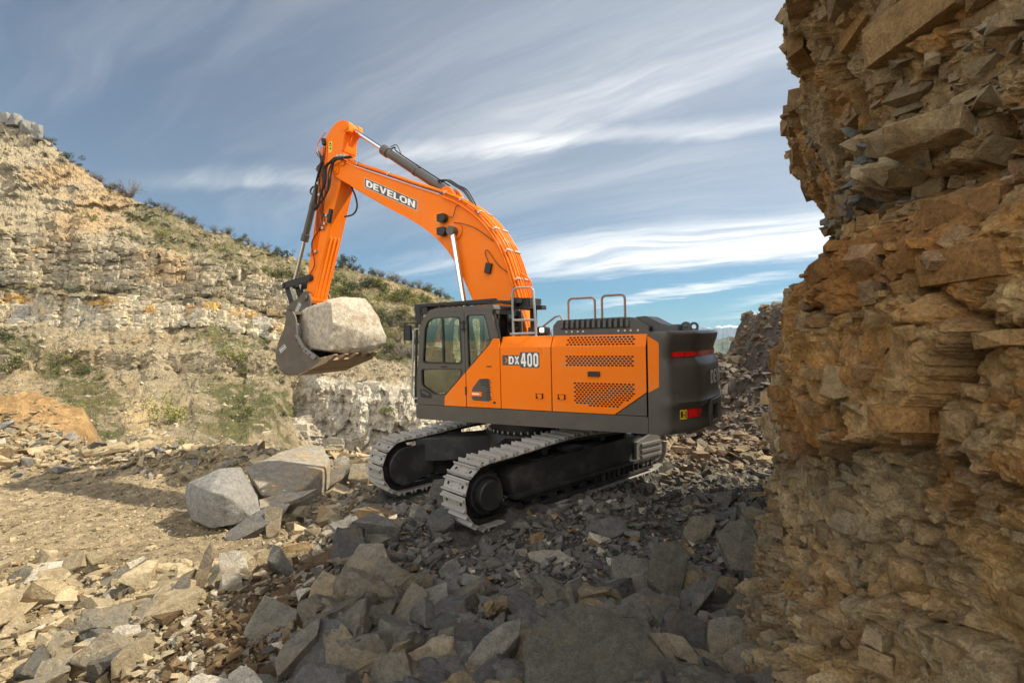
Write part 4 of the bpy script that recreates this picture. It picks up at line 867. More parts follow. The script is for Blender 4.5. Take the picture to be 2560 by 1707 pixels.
# ================================================================ BUSHES
def leafmat(name, c1, c2):
    m, nt, b = new_mat(name); oi = nt.nodes.new('ShaderNodeObjectInfo')
    n = nnoise(nt, ncoord(nt), 3.5, 4, .6); s = nt.nodes.new('ShaderNodeMath'); s.operation = 'MULTIPLY_ADD'; nt.links.new(oi.outputs['Random'], s.inputs[0]); s.inputs[1].default_value = .5
    t = nt.nodes.new('ShaderNodeMath'); t.operation = 'MULTIPLY'; nt.links.new(n, t.inputs[0]); t.inputs[1].default_value = .7; nt.links.new(t.outputs[0], s.inputs[2])
    nt.links.new(nramp(nt, s.outputs[0], [(.2, c1), (.9, c2)]), b.inputs['Base Color']); b.inputs['Roughness'].default_value = .7
    b.inputs['Subsurface Weight'].default_value = 0; return m
M['leaf'] = leafmat('bush_leaves', (.045, .055, .015), (.19, .19, .045)); M['leaf_dark'] = leafmat('dark_bush_leaves', (.022, .032, .010), (.065, .075, .022))
M['yleaf'] = leafmat('yellow_green_leaves', (.20, .20, .05), (.33, .30, .10)); M['twig'] = leafmat('bare_twigs', (.12, .095, .075), (.20, .16, .12))
def bush_mesh(seed, kind):
    rg = np.random.default_rng(seed); V, F = [], []
    clumps = [(rg.normal(size=3)*[.42, .42, .22]+[0, 0, .42], rg.uniform(.18, .36)) for _ in range(9)]
    n_ = 900 if kind == 'leaf' else 120
    def quad(p, a_, b_):
        k = len(V); V.extend([p-a_-b_, p+a_-b_, p+a_+b_, p-a_+b_]); F.append((k, k+1, k+2, k+3))
    if kind == 'leaf':
        for _ in range(n_):
            c_, r_ = clumps[rg.integers(9)]; d_ = rg.normal(size=3); d_ /= np.linalg.norm(d_); p = c_+d_*r_*rg.uniform(.6, 1.1)
            if p[2] < 0: p[2] = abs(p[2])*.5
            a_ = rg.normal(size=3); a_ /= np.linalg.norm(a_); b_ = np.cross(a_, rg.normal(size=3)); b_ /= np.linalg.norm(b_)+1e-9; s_ = rg.uniform(.02, .045); quad(p, a_*s_, b_*s_*.7)
    # stems and twigs
    ns = 10 if kind == 'leaf' else 34
    for _ in range(ns):
        p = np.array([rg.normal()*.06, rg.normal()*.06, 0]); d_ = np.array([rg.normal()*.55, rg.normal()*.55, 1.]); d_ /= np.linalg.norm(d_); w_ = .016
        for j in range(5):
            e_ = p+d_*.19; side = np.cross(d_, [.3, .8, .1]); side /= np.linalg.norm(side)
            k = len(V); V.extend([p-side*w_, p+side*w_, e_+side*w_*.7, e_-side*w_*.7]); F.append((k, k+1, k+2, k+3))
            s2 = np.cross(d_, side); k = len(V); V.extend([p-s2*w_, p+s2*w_, e_+s2*w_*.7, e_-s2*w_*.7]); F.append((k, k+1, k+2, k+3))
            if kind != 'leaf':
                for _q in range(4):
                    t_ = d_+rg.normal(size=3)*.6; t_ /= np.linalg.norm(t_); k = len(V); g_ = e_+t_*.17; V.extend([e_-side*.006, e_+side*.006, g_+side*.003, g_-side*.003]); F.append((k, k+1, k+2, k+3))
            p = e_; d_ = d_+rg.normal(size=3)*.22; d_ /= np.linalg.norm(d_); w_ *= .72
    return np.array(V), np.array(F)
def bush_var(kind, mat, n_, seed):
    out_ = []
    for i in range(n_):
        v, f = bush_mesh(seed+i, kind); o = np_mesh('tmp', v, f, mat, False); me = o.data; me.name = 'bush'; bpy.data.objects.remove(o); out_.append(me)
    return out_
BV = {'green': bush_var('leaf', M['leaf'], 4, 10), 'dark': bush_var('leaf', M['leaf_dark'], 3, 20), 'yellow': bush_var('leaf', M['yleaf'], 3, 30), 'bare': bush_var('twig', M['twig'], 4, 40)}
rb = random.Random(9)
ub = set()
KW = {'green': 'green leafy', 'dark': 'dark green', 'yellow': 'yellow-green', 'bare': 'leafless grey-brown'}
def blabel(px_, py_, wpx, kind, sky_):
    sz = 'large' if wpx > 30 else 'medium' if wpx > 18 else 'small'
    if sky_: zn = ['near the crags', 'above the upper left cliffs', 'left of the lone leafless tree', 'right of the lone leafless tree', 'halfway down the ridge', 'low on the ridge near the arm', 'just right of the arm', 'above the bucket boulder', 'left of the cab roof', 'beside the cab roof'][min(9, int(max(0, px_-60)/108))]
    else:
        a_ = ['far left', 'left', 'centre left', 'near the bucket', 'behind the bucket boulder', 'between boulder and cab', 'right behind the cab'][int(np.interp(px_, [0, 200, 400, 640, 780, 900, 1010, 1200], [0, 1, 2, 3, 4, 5, 6, 6]))]
        b_ = ['upper slope', 'middle slope', 'lower slope', 'foot of the slope'][min(3, int(np.interp(py_, [450, 720, 820, 930, 1100], [0, 1, 2, 3, 3])))]
        zn = f'{a_}, on the {b_}'
    base = f'{sz} {KW[kind]} bush {"on the skyline " if sky_ else ""}{zn}'
    LMK = [(323, 470, 'lone leafless tree'), (105, 340, 'crags'), (620, 1030, 'round bright bush'), (760, 640, 'arm'), (700, 800, 'bucket'), (870, 740, 'bucket boulder'), (900, 1000, 'white cliff'), (1040, 780, 'cab'), (960, 640, 'boom lettering'), (240, 770, 'yellow rock band'), (190, 990, 'green slope'), (400, 1080, 'scree tongue'), (590, 905, 'ochre tree'), (180, 415, 'dark skyline bush'), (605, 600, 'round skyline bush'), (1060, 690, 'boom cylinder')]
    if sky_: py_ = float(np.interp(px_, cols, [k_[0][0] for k_ in K]))
    for _, _, _, nm in sorted([((q[0]-px_)**2+(q[1]-py_)**2, *q) for q in LMK])[:5]:
        q = [l_ for l_ in LMK if l_[2] == nm][0]; dx_, dy_ = px_-q[0], py_-q[1]
        rel_ = ('right of' if dx_ > 0 else 'left of') if abs(dx_) > abs(dy_) else ('below' if dy_ > 0 else 'above')
        t_ = f'{sz} {KW[kind]} bush {"on the skyline " if sky_ else "on the slope "}{rel_} the {nm}'
        if t_ not in ub: ub.add(t_); return t_
    ub.add(base); return base
def bush(px_, py_, wpx, kind, label, group=None, sky_=False, name='bush', tall=1.):
    if group: label = blabel(px_, py_, wpx, kind, sky_)
    p = skyline_at(px_) if sky_ else far_at(px_, py_)
    s_ = wpx*p[1]/FPX/1.5
    return place_rock(rb.choice(BV[kind]), name, p-np.array([0, .2, .12*s_]), s_, (0, 0, rb.uniform(0, 6)), label, 'bush' if name == 'bush' else 'tree', group, (1, 1, tall))
bush(620, 1030, 44, 'green', 'round bright green bush alone on the slope left of the white cliff')
bush(323, 0, 62, 'bare', 'largest leafless tree on the left skyline', None, True, 'bare_tree', 1.1)
bush(180, 0, 34, 'dark', 'dark green bush on the left skyline below the crags', None, True)
bush(605, 0, 26, 'dark', 'small round dark bush on the skyline halfway down the ridge', None, True)
bush(866, 0, 38, 'dark', 'dark green bush on the skyline just right of the arm', None, True)
bush(430, 1050, 80, 'yellow', 'wispy yellow-green bush at the head of the scree', None, False, 'bush', 1.2)
bush(588, 905, 52, 'yellow', 'leafless ochre tree below the bucket side cliff', None, False, 'bare_tree', 1.2)
bush(440, 1140, 60, 'green', 'green bush low on the scree near the floor lip')
bush(30, 930, 70, 'green', 'broad green bush at the far left under the ledge')
bush(15, 850, 70, 'dark', 'large olive bush at the left edge')
bush(160, 1030, 60, 'yellow', 'faded yellow bush beside the green slope')
bush(960, 1035, 40, 'green', 'green tuft on the ledge of the white cliff')
bush(228, 545, 30, 'yellow', 'yellow-green bush high on the left slope')
bush(408, 590, 34, 'yellow', 'yellow bush upslope from the rock bands')
bush(700, 690, 60, 'green', 'green bush patch beside the bucket cylinder')
for px_ in list(range(120, 790, 14)):
    if rb.random() < .8: bush(px_+rb.uniform(-6, 6), 0, rb.uniform(12, 34)*(1 if px_ > 220 else .8), 'bare' if rb.random() < .7 else rb.choice(['green', 'dark']), 'small shrub on the skyline of the far left ridge', 'shrubs on the far left skyline', True)
for px_ in range(795, 1130, 11): bush(px_+rb.uniform(-5, 5), 0, rb.uniform(16, 36), rb.choice(['bare', 'bare', 'green', 'dark']), 'shrub on the skyline between arm and cab', 'shrubs on the skyline behind the boom', True)
for i in range(165):
    px_ = rb.uniform(740, 1120); lo = np.interp(px_, [740, 950, 1120], [680, 715, 765]); py_ = rb.uniform(lo, 905)
    bush(px_, py_, rb.uniform(16, 50), rb.choice(['green', 'dark', 'dark', 'bare', 'bare', 'green', 'yellow']), 'bush on the overgrown slope behind the boom and cab', 'bushes on the slope behind the boom')
for i in range(60):
    px_ = rb.uniform(220, 740); py_ = rb.uniform(np.interp(px_, [220, 740], [480, 690]), np.interp(px_, [220, 740], [560, 760])); bush(px_, py_, rb.uniform(7, 24), rb.choice(['green', 'dark', 'bare', 'yellow', 'bare']), 'low bush on the upper left slope', 'bushes on the upper left slope')
for i in range(50):
    px_, py_ = rb.choice([(rb.gauss(600, 90), rb.gauss(850, 22)), (rb.gauss(200, 60), rb.gauss(1000, 60)), (rb.gauss(680, 60), rb.gauss(960, 50)), (rb.uniform(0, 700), rb.gauss(728, 8))])
    bush(max(0, px_), py_, rb.uniform(8, 26), rb.choice(['green', 'dark', 'yellow', 'bare']), 'low bush on the lower slopes of the far quarry side', 'bushes on the lower far slopes')
# scrub: uncountable tufts on green ground
gmask = (green*sstep(1.1, 1.4, KK)).ravel(); pr = np.clip(gmask, 0, 1)**1.5+.012*(slope.ravel() > .5); pr = pr*(PYg.ravel() < 1170)*(PXg.ravel() > -60)*(PXg.ravel() < 1200); pr /= pr.sum()
ids = rng.choice(len(pr), 11000, p=pr); Vq, Fq, Cq = [], [], []
k = 0
for i in ids:
    p = FV[i]; s_ = rng.uniform(.10, .34)*p[1]/110; c_ = [(.07, .085, .022), (.14, .14, .04), (.17, .13, .08), (.045, .055, .018)][rng.integers(4)]
    for _ in range(7):
        q = p+rng.normal(size=3)*[s_, s_, s_*.4]+[0, -.1, s_*.5]; a_ = rng.normal(size=3); a_ /= np.linalg.norm(a_); b_ = np.cross(a_, rng.normal(size=3)); b_ /= np.linalg.norm(b_)+1e-9
        w_ = s_*rng.uniform(.25, .5); Vq += [q-a_*w_, q+b_*w_*.8, q+a_*w_]; Fq.append((k, k+1, k+2)); Cq += [c_]*3; k += 3
m, nt, b = new_mat('scrub_leaves'); a = nt.nodes.new('ShaderNodeAttribute'); a.attribute_name = 'tone'; nt.links.new(nmix(nt, nnoise(nt, ncoord(nt), 3), a.outputs[0], (.12, .12, .04)), b.inputs['Base Color']); b.inputs['Roughness'].default_value = .8
tag(np_mesh('scrub', np.array(Vq), np.array(Fq), m, False, np.array(Cq)), 'low green scrub and grass tufts on the far slopes', 'scrub', kind='stuff')

# ================================================================ EXCAVATOR
Uv = Vector((-.024, -.024, 1)).normalized()
def frame(deg, sgn):
    a_ = R(deg); f_ = Vector((-math.cos(a_), sgn*math.sin(a_), 0)); f_ = (f_-Uv*f_.dot(Uv)).normalized(); l_ = Uv.cross(f_)
    return Matrix(((f_.x, l_.x, Uv.x), (f_.y, l_.y, Uv.y), (f_.z, l_.z, Uv.z))).to_4x4()
OC = Vector((.322, 11.03, -.001))
MU = Matrix.Translation(OC) @ frame(27.46, 1)      # slewed upper structure: x forward, y left (cab side), z up
MT = Matrix.Translation(OC) @ frame(41.7, -1)      # undercarriage
ex = empty('excavator'); ex.matrix_world = MU
tag(ex, 'orange crawler excavator with charcoal counterweight holding a boulder in its bucket', 'excavator')
REL = MU.inverted() @ MT

class MB:
    def __init__(s): s.v = []; s.f = []; s.mi = []; s.m = 0
    def add(s, vs, fs):
        k = len(s.v); s.v += [tuple(map(float, p)) for p in vs]; s.f += [tuple(i+k for i in f) for f in fs]; s.mi += [s.m]*len(fs); return s
    def box(s, x0, x1, y0, y1, z0, z1, rot=None, c=None):
        vs = [Vector((x, y, z)) for x in (x0, x1) for y in (y0, y1) for z in (z0, z1)]
        if rot is not None:
            c = Vector(c) if c else Vector(((x0+x1)/2, (y0+y1)/2, (z0+z1)/2)); vs = [c + rot @ (v-c) for v in vs]
        return s.add(vs, [(0, 1, 3, 2), (4, 6, 7, 5), (0, 4, 5, 1), (2, 3, 7, 6), (0, 2, 6, 4), (1, 5, 7, 3)])
    def prism(s, poly, y0, y1, ax='xz'):
        """outline extruded along the remaining axis"""
        n = len(poly)
        def p3(p, y): return (p[0], y, p[1]) if ax == 'xz' else (y, p[0], p[1]) if ax == 'yz' else (p[0], p[1], y)
        bm = bmesh.new(); vs = [bm.verts.new(p3(p, y0)) for p in poly]
        es = [bm.edges.new((vs[i], vs[(i+1) % n])) for i in range(n)]
        bmesh.ops.triangle_fill(bm, use_beauty=True, edges=es); bm.verts.index_update()
        fs = [tuple(v.index for v in f.verts) for f in bm.faces]; bm.free()
        a_ = [p3(p, y0) for p in poly]; b_ = [p3(p, y1) for p in poly]
        s.add(a_+b_, [tuple(f) for f in fs]+[tuple(i+n for i in f[::-1]) for f in fs]+[(i, (i+1) % n, (i+1) % n+n, i+n) for i in range(n)]); return s
    def plate(s, outer, holes, y0, y1):
        """flat plate with window openings"""
        bm = bmesh.new(); loops = []
        for lp in [outer]+holes:
            vs = [bm.verts.new((p[0], y0, p[1])) for p in lp]; [bm.edges.new((vs[i], vs[(i+1) % len(vs)])) for i in range(len(vs))]; loops.append(len(vs))
        bmesh.ops.triangle_fill(bm, use_beauty=True, edges=bm.edges[:]); bm.verts.index_update()
        V0 = [v.co[:] for v in bm.verts]; fs = [tuple(v.index for v in f.verts) for f in bm.faces]; bm.free(); n = len(V0)
        F_ = list(fs)+[tuple(i+n for i in f[::-1]) for f in fs]; k = 0
        for L in loops: F_ += [(k+i, k+(i+1) % L, k+(i+1) % L+n, k+i+n) for i in range(L)]; k += L
        return s.add(V0+[(a_, y1, c_) for a_, _, c_ in V0], F_)
    def cyl(s, p0, p1, r0, r1=None, n=20, cap=True):
        p0, p1 = Vector(p0), Vector(p1); r1 = r0 if r1 is None else r1; d_ = (p1-p0).normalized(); a_ = d_.orthogonal().normalized(); b_ = d_.cross(a_)
        vs = [p0+(a_*math.cos(6.28318*i/n)+b_*math.sin(6.28318*i/n))*r0 for i in range(n)]+[p1+(a_*math.cos(6.28318*i/n)+b_*math.sin(6.28318*i/n))*r1 for i in range(n)]
        fs = [(i, (i+1) % n, (i+1) % n+n, i+n) for i in range(n)]
        if cap: fs += [tuple(range(n))[::-1], tuple(range(n, 2*n))]
        return s.add(vs, fs)
    def tube(s, pts, r, n=8, smooth_=True):
        P_ = [Vector(p) for p in pts]
        if smooth_ and len(P_) > 2:                    # Catmull-Rom
            Q_ = []
            for i in range(len(P_)-1):
                a_, b_, c_, d_ = P_[max(i-1, 0)], P_[i], P_[i+1], P_[min(i+2, len(P_)-1)]
                for t in (0, .2, .4, .6, .8): Q_.append(.5*((2*b_)+(c_-a_)*t+(2*a_-5*b_+4*c_-d_)*t*t+(3*b_-a_-3*c_+d_)*t**3))
            P_ = Q_+[P_[-1]]
        vs, fs = [], []; up_ = None
        for i, p in enumerate(P_):
            t = (P_[min(i+1, len(P_)-1)]-P_[max(i-1, 0)]).normalized()
            up_ = t.orthogonal().normalized() if up_ is None else (up_-t*up_.dot(t)).normalized(); w_ = t.cross(up_)
            vs += [p+(up_*math.cos(6.28318*k/n)+w_*math.sin(6.28318*k/n))*r for k in range(n)]
            if i: fs += [((i-1)*n+k, (i-1)*n+(k+1) % n, i*n+(k+1) % n, i*n+k) for k in range(n)]
        fs += [tuple(range(n))[::-1], tuple(range((len(P_)-1)*n, len(P_)*n))]
        return s.add(vs, fs)
    def build(s, name, mats, parent=None, bevel=0, smooth=35, rel=None, seg=2, label=None):
        me = bpy.data.meshes.new(name); me.from_pydata(s.v, [], s.f); me.update()
        bm = bmesh.new(); bm.from_mesh(me); bmesh.ops.recalc_face_normals(bm, faces=bm.faces[:]); bm.to_mesh(me); bm.free()
        mats = mats if isinstance(mats, (list, tuple)) else [mats]
        for q in mats: me.materials.append(q)
        if len(mats) > 1: me.polygons.foreach_set('material_index', s.mi)
        finish(me, smooth); o = bpy.data.objects.new(name, me); col.objects.link(o)
        if parent: o.parent = parent
        if rel is not None: o.matrix_local = rel
        if bevel:
            b_ = o.modifiers.new('bevel', 'BEVEL'); b_.width = bevel; b_.segments = seg; b_.limit_method = 'ANGLE'; b_.angle_limit = R(30); b_.harden_normals = False
        if label: o['label'] = label
        return o
def rnd(poly, r, n=4):
    """round the corners of an outline"""
    out_ = []; N_ = len(poly)
    for i in range(N_):
        p, a_, b_ = Vector(poly[i]), Vector(poly[i-1]), Vector(poly[(i+1) % N_]); u_, v_ = (a_-p), (b_-p)
        rr_ = min(r, u_.length*.45, v_.length*.45); A_, B_ = p+u_.normalized()*rr_, p+v_.normalized()*rr_
        for k in range(n+1): t = k/n; q = A_*(1-t)**2+p*2*t*(1-t)+B_*t*t; out_.append((q.x, q.y))
    return out_
def circ(cx_, cz_, r, n=24, a0=0, a1=360): return [(cx_+r*math.cos(R(a0+(a1-a0)*i/n)), cz_+r*math.sin(R(a0+(a1-a0)*i/n))) for i in range(n if a1-a0 == 360 else n+1)]
YS = 1.495

# lettering, drawn as strips in a unit box (width, quads)
def ring(w, t, c=.22, h=1.):
    o_ = [(c, 0), (w-c, 0), (w, c), (w, h-c), (w-c, h), (c, h), (0, h-c), (0, c)]; i_ = [(max(c, t)*1.0, t), (w-max(c, t), t), (w-t, max(c, t)), (w-t, h-max(c, t)), (w-max(c, t), h-t), (max(c, t), h-t), (t, h-max(c, t)), (t, max(c, t))]
    return [(o_[k], o_[(k+1) % 8], i_[(k+1) % 8], i_[k]) for k in range(8)]
GL = {'D': (.74, [((0, 0), (.24, 0), (.24, 1), (0, 1)), ((.24, 0), (.50, 0), (.44, .2), (.24, .2)), ((.24, .8), (.44, .8), (.50, 1), (.24, 1)), ((.44, .2), (.50, 0), (.74, .26), (.50, .3)), ((.5, .3), (.74, .26), (.74, .74), (.5, .7)), ((.5, .7), (.74, .74), (.5, 1), (.44, .8)), ((.24, .62), (.24, .8), (.36, .8))]),
      'E': (.62, [((0, 0), (.24, 0), (.24, 1), (0, 1)), ((.24, 0), (.62, 0), (.62, .2), (.24, .2)), ((.24, .4), (.56, .4), (.56, .6), (.24, .6)), ((.24, .8), (.62, .8), (.62, 1), (.24, 1))]),
      'V': (.80, [((0, 1), (.26, 1), (.42, .3), (.29, 0)), ((.29, 0), (.51, 0), (.42, .3)), ((.51, 0), (.80, 1), (.56, 1), (.42, .3))]),
      'L': (.58, [((0, 0), (.24, 0), (.24, 1), (0, 1)), ((.24, 0), (.58, 0), (.58, .2), (.24, .2))]),
      'O': (.80, ring(.80, .22, .24)),
      'N': (.76, [((0, 0), (.24, 0), (.24, 1), (0, 1)), ((.52, 0), (.76, 0), (.76, 1), (.52, 1)), ((.24, .62), (.24, 1), (.52, .38), (.52, 0))]),
      'X': (.66, [((0, 0), (.22, 0), (.66, 1), (.44, 1)), ((.44, 0), (.66, 0), (.22, 1), (0, 1))]),
      '4': (.66, [((.34, 0), (.56, 0), (.56, 1), (.34, 1)), ((0, .22), (.34, .22), (.34, .40), (0, .40)), ((.56, .22), (.66, .22), (.66, .40), (.56, .40)), ((0, .40), (.2, .40), (.34, .78), (.34, 1), (.24, 1))]),
      '0': (.60, ring(.60, .20, .16)), 'R': (.66, [((0, 0), (.22, 0), (.22, 1), (0, 1)), ((.22, .82), (.66, .82), (.66, 1), (.22, 1)), ((.22, .42), (.66, .42), (.66, .58), (.22, .58)), ((.46, .58), (.66, .58), (.66, .82), (.46, .82)), ((.3, .42), (.5, .42), (.66, 0), (.44, 0))])}
def lettering(text, fn, gap=.10, thick=.003):
    mb_ = MB(); x_ = 0
    for ch in text:
        w_, qs = GL[ch]
        for q in qs:
            # split wide strips so they follow curved plates
            n_ = len(q); mb_.add([fn(x_+p[0], p[1], thick) for p in q], [tuple(range(n_))])
        x_ += w_+gap
    return mb_, x_-gap
def text_width(t, gap=.10): return sum(GL[c_][0]+gap for c_ in t)-gap

# ---- lower structure
und = MB(); und.prism(rnd([(1.75, .34), (1.75, .62), (1.55, .78), (-1.9, .80), (-2.35, .62), (-2.35, .22), (-2.2, .16), (1.5, .16)], .05), 1.02, 1.50)
und.prism([(1.78, .28), (1.78, .34), (-2.5, .30), (-2.5, .24)], 1.40, 1.60)
for i in range(11): und.box(-2.25+i*.16, -2.23+i*.16, 1.50, 1.585, .06, .25)
und.prism([(1.2, .03), (1.2, .09), (-2.3, .09), (-2.3, .03)], 1.52, 1.585); und.box(-.2, .25, 1.12, 1.42, .78, .84); und.box(.7, 1.15, 1.15, 1.45, .77, .82)
tf = und.build('track_frame', M['under'], ex, .02, rel=REL)
und = MB(); und.prism(rnd([(1.75, .30), (1.75, .62), (1.55, .80), (-1.9, .82), (-2.35, .62), (-2.35, .22), (1.5, .16)], .05), -1.50, -1.06); und.build('track_frame', M['under'], ex, .02, rel=REL)
# idler yokes at the back: ribbed, dusty
for sgn in (1, -1):
    cb = MB()
    y0, y1 = (1.12, 1.56) if sgn > 0 else (-1.56, -1.12)
    cb.prism(rnd([(-1.75, .24), (-1.75, .66), (-2.3, .78), (-2.72, .70), (-2.78, .42), (-2.6, .16), (-2.0, .12)], .05), y0, y1)
    for k in range(3): cb.prism([(-1.9, .30+.13*k), (-1.9, .36+.13*k), (-2.66, .34+.13*k), (-2.66, .28+.13*k)], y1 if sgn > 0 else y0-.04, y1+.04 if sgn > 0 else y0)
    cb.build('idler_yoke', M['wear'], ex, .015, rel=REL)
xf = MB()      # X-shaped centre frame with swing ring seat
for sx_ in (1, -1):
    for sy_ in (1, -1):
        a_ = [(.55*sx_, -.55*sy_*0), (.2*sx_, .62*sy_), (1.25*sx_, 1.10*sy_), (2.05*sx_, 1.10*sy_), (1.6*sx_, .75*sy_), (.75*sx_, .2*sy_)]
        xf.prism(a_, .50, .98, 'xy')
xf.cyl((0, 0, .5), (0, 0, 1.05), .92, .84, 40); xf.build('centre_frame', M['under'], ex, .02, rel=REL)
MB().cyl((0, 0, 1.0), (0, 0, 1.42), .74, .74, 48).build('swing_ring', M['black'], ex, .01, rel=REL)
bolts = MB()
for i in range(36): a_ = R(i*10); bolts.cyl((.78*math.cos(a_), .78*math.sin(a_), 1.04), (.78*math.cos(a_), .78*math.sin(a_), 1.10), .022, n=6)
bolts.build('ring_bolts', M['fitting'], ex, rel=REL)
# tracks: a loop of shoes round sprocket and idler
def track_loop(n=49):
    r_ = .50; xc = 2.31; zc_ = .50
    up_ = []; 
    P_ = []
    for t in np.linspace(0, 1, 400, endpoint=False):   # param by arc
        P_.append(t)
    bottom = [(x_, 0.0) for x_ in np.linspace(-xc, xc, 60)]
    front = [(xc+r_*math.sin(R(a_)), zc_-r_*math.cos(R(a_))) for a_ in np.linspace(3, 172, 40)]
    top = [(x_, 1.0+.10*math.exp(-((x_-.3)/1.2)**2)-.06*math.exp(-((x_-1.7)/.5)**2)*0) for x_ in np.linspace(xc-.15, -xc+.15, 60)]
    rear = [(-xc-r_*math.sin(R(a_)), zc_+r_*math.cos(R(a_))) for a_ in np.linspace(8, 177, 40)]
    L_ = bottom+front+top+rear; A_ = np.array(L_); sg = np.hypot(*np.diff(np.vstack([A_, A_[:1]]), axis=0).T); cs = np.r_[0, np.cumsum(sg)]; out_ = []
    for i in range(n):
        s_ = (i+.2)/n*cs[-1]; x_ = np.interp(s_, cs, np.r_[A_[:, 0], A_[0, 0]]); z_ = np.interp(s_, cs, np.r_[A_[:, 1], A_[0, 1]])
        s2 = (s_+.05) % cs[-1]; s1 = (s_-.05) % cs[-1]
        g_ = lambda q: (np.interp(q, cs, np.r_[A_[:, 0], A_[0, 0]]), np.interp(q, cs, np.r_[A_[:, 1], A_[0, 1]]))
        a1, a2 = g_(s1), g_(s2); out_.append((x_, z_, math.atan2(a2[1]-a1[1], a2[0]-a1[0])))
    return out_, cs[-1]/n
TL, pitch = track_loop()
def shoe_mesh():                                       # local x along travel, z = inward; two grouser bars, bolts, mud holes
    mb_ = MB(); hp = pitch/2*.95
    mb_.prism([(-hp, 0), (-hp, -.016), (-hp*.90, -.066), (-hp*.76, -.066), (-hp*.60, -.016), (hp*.42, -.016), (hp*.50, -.072), (hp*.64, -.072), (hp*.82, -.016), (hp, -.010), (hp, 0)], -.30, .30)
    for yy_ in (-.11, .11):
        for xx_ in (-.028, .03): mb_.cyl((xx_, yy_, -.016), (xx_, yy_, -.034), .015, n=6)
        
    mb_.m = 1
    mb_.cyl((0, -.19, -.0175), (0, -.19, -.0185), .030, n=14); mb_.cyl((0, .19, -.0175), (0, .19, -.0185), .030, n=14)
    mb_.m = 2; mb_.box(-hp*1.02, hp*1.02, -.13, -.06, .0, .09); mb_.box(-hp*1.02, hp*1.02, .06, .13, .0, .09)
    return mb_
shoe_src = shoe_mesh().build('shoe', [M['steel'], M['hole'], M['black']], None, 0)
for side in (1, -1):
    tr = empty('track'); tr.parent = ex; tr.matrix_local = REL @ Matrix.Translation((0, 1.32*side, -.075))
    for i, (x_, z_, a_) in enumerate(TL):
        o = shoe_src if (side == 1 and i == 0) else shoe_src.copy()
        if o is not shoe_src: col.objects.link(o)
        o.parent = tr; zo_ = .0
        o.matrix_local = Matrix.Translation((x_, 0, z_+.06)) @ Matrix.Rotation(-a_, 4, 'Y') @ Matrix.Rotation(rb.gauss(0, .02), 4, 'Y')
    # sprocket, motor cover, idler, rollers
    sp = MB(); teeth = []
    for k in range(42): a_ = R(k*360/42); rr_ = .43 if k % 2 else .385; teeth.append((2.31+rr_*math.cos(a_), .56+rr_*math.sin(a_)))
    sp.prism(teeth, -.045, .045); sp.build('sprocket', M['under'], tr, .006)
    if side == 1:
        mc = MB(); mc.cyl((2.31, .02, .56), (2.31, .20, .56), .34, .32, 40); mc.cyl((2.31, .20, .56), (2.31, .31, .56), .245, .240, 40); mc.cyl((2.31, .31, .56), (2.31, .325, .56), .235, .225, 40)
        for k in range(28): a_ = R(k*360/28); mc.cyl((2.31+.222*math.cos(a_), .325, .56+.222*math.sin(a_)), (2.31+.222*math.cos(a_), .337, .56+.222*math.sin(a_)), .009, n=6)
        mc.build('motor_cover', M['under'], tr, .008)
    mcf = MB(); pl = circ(2.31, .56, .375, 20, -90, 90)[::-1]; pl = [(1.70, .94), (2.31, .935)]+[p for p in circ(2.31, .56, .375, 20, 90, -90)][1:-1]+[(2.28, .19), (1.70, .34)]
    s_ = -side if True else 1
    yy0 = (.28 if side == -1 else -.34); mcf.prism(pl, yy0, yy0+.06)
    for k in range(7): a_ = R(-80+k*27); mcf.cyl((2.31+.325*math.cos(a_), yy0-.012, .56+.325*math.sin(a_)), (2.31+.325*math.cos(a_), yy0+.072, .56+.325*math.sin(a_)), .02, n=8)
    mcf.cyl((2.31, -.2, .56), (2.31, .2, .56), .30, n=30); mcf.build('inner_cover', M['under'], tr, .008)
    idl = MB(); idl.cyl((-2.31, -.08, .56), (-2.31, .08, .56), .43, n=36); idl.cyl((-2.31, -.2, .56), (-2.31, .2, .56), .16, n=20); idl.build('idler', M['under'], tr, .01)
    for k in range(9): MB().cyl((-1.85+k*.43, -.16, .16), (-1.85+k*.43, .16, .16), .095, n=18).build('roller', M['under'], tr, .008)
    for k in (-.75, .9): MB().cyl((k, -.12, 1.0), (k, .14, 1.0), .075, n=18).build('carrier_roller', M['black'], tr, .008)

# ---- deck and body
dk = MB(); dk.prism(rnd([(1.73, 1.40), (1.73, 1.665), (-2.925, 1.665), (-2.925, 1.385), (1.66, 1.375)], .03), -YS, YS)
for x_ in (1.3, .2, .12, -.55, -.62, -1.5, -1.58, -2.3): 
    for z_ in (1.46, 1.58): dk.cyl((x_, YS, z_), (x_, YS+.004, z_), .012, n=8)
dk.build('deck_frame', M['grey'], ex, .03)
core = MB(); core.box(-2.90, -.24, -YS+.04, YS-.037, 1.66, 2.76); core.box(-2.90, -.24, -YS+.2, YS-.20, 2.7, 2.94); core.box(-.24, 1.2, -YS+.04, -.5, 1.66, 2.6); core.build('engine_bay', M['black'], ex)
def sidepanel(name, x0, x1, poly=None, cut=None):
    """side door: flat skin with a bevelled shoulder leading to the hood"""
    mb_ = MB(); prof = [(YS-.035, 1.675), (YS, 1.675), (YS, 2.800), (YS-.125, 2.995), (YS-.35, 3.0), (YS-.35, 2.96), (YS-.16, 2.96), (YS-.035, 2.79)]
    mb_.prism(prof, x0, x1, 'yz'); return mb_
p1 = sidepanel('x', -1.245, -.24).build('side_door', M['orange'], ex, .006)
p2 = MB(); p2.prism([(YS-.035, 2.78), (YS, 2.80), (YS-.125, 2.995), (YS-.35, 3.0), (YS-.35, 2.96), (YS-.16, 2.96)], -2.905, -1.262, 'yz')
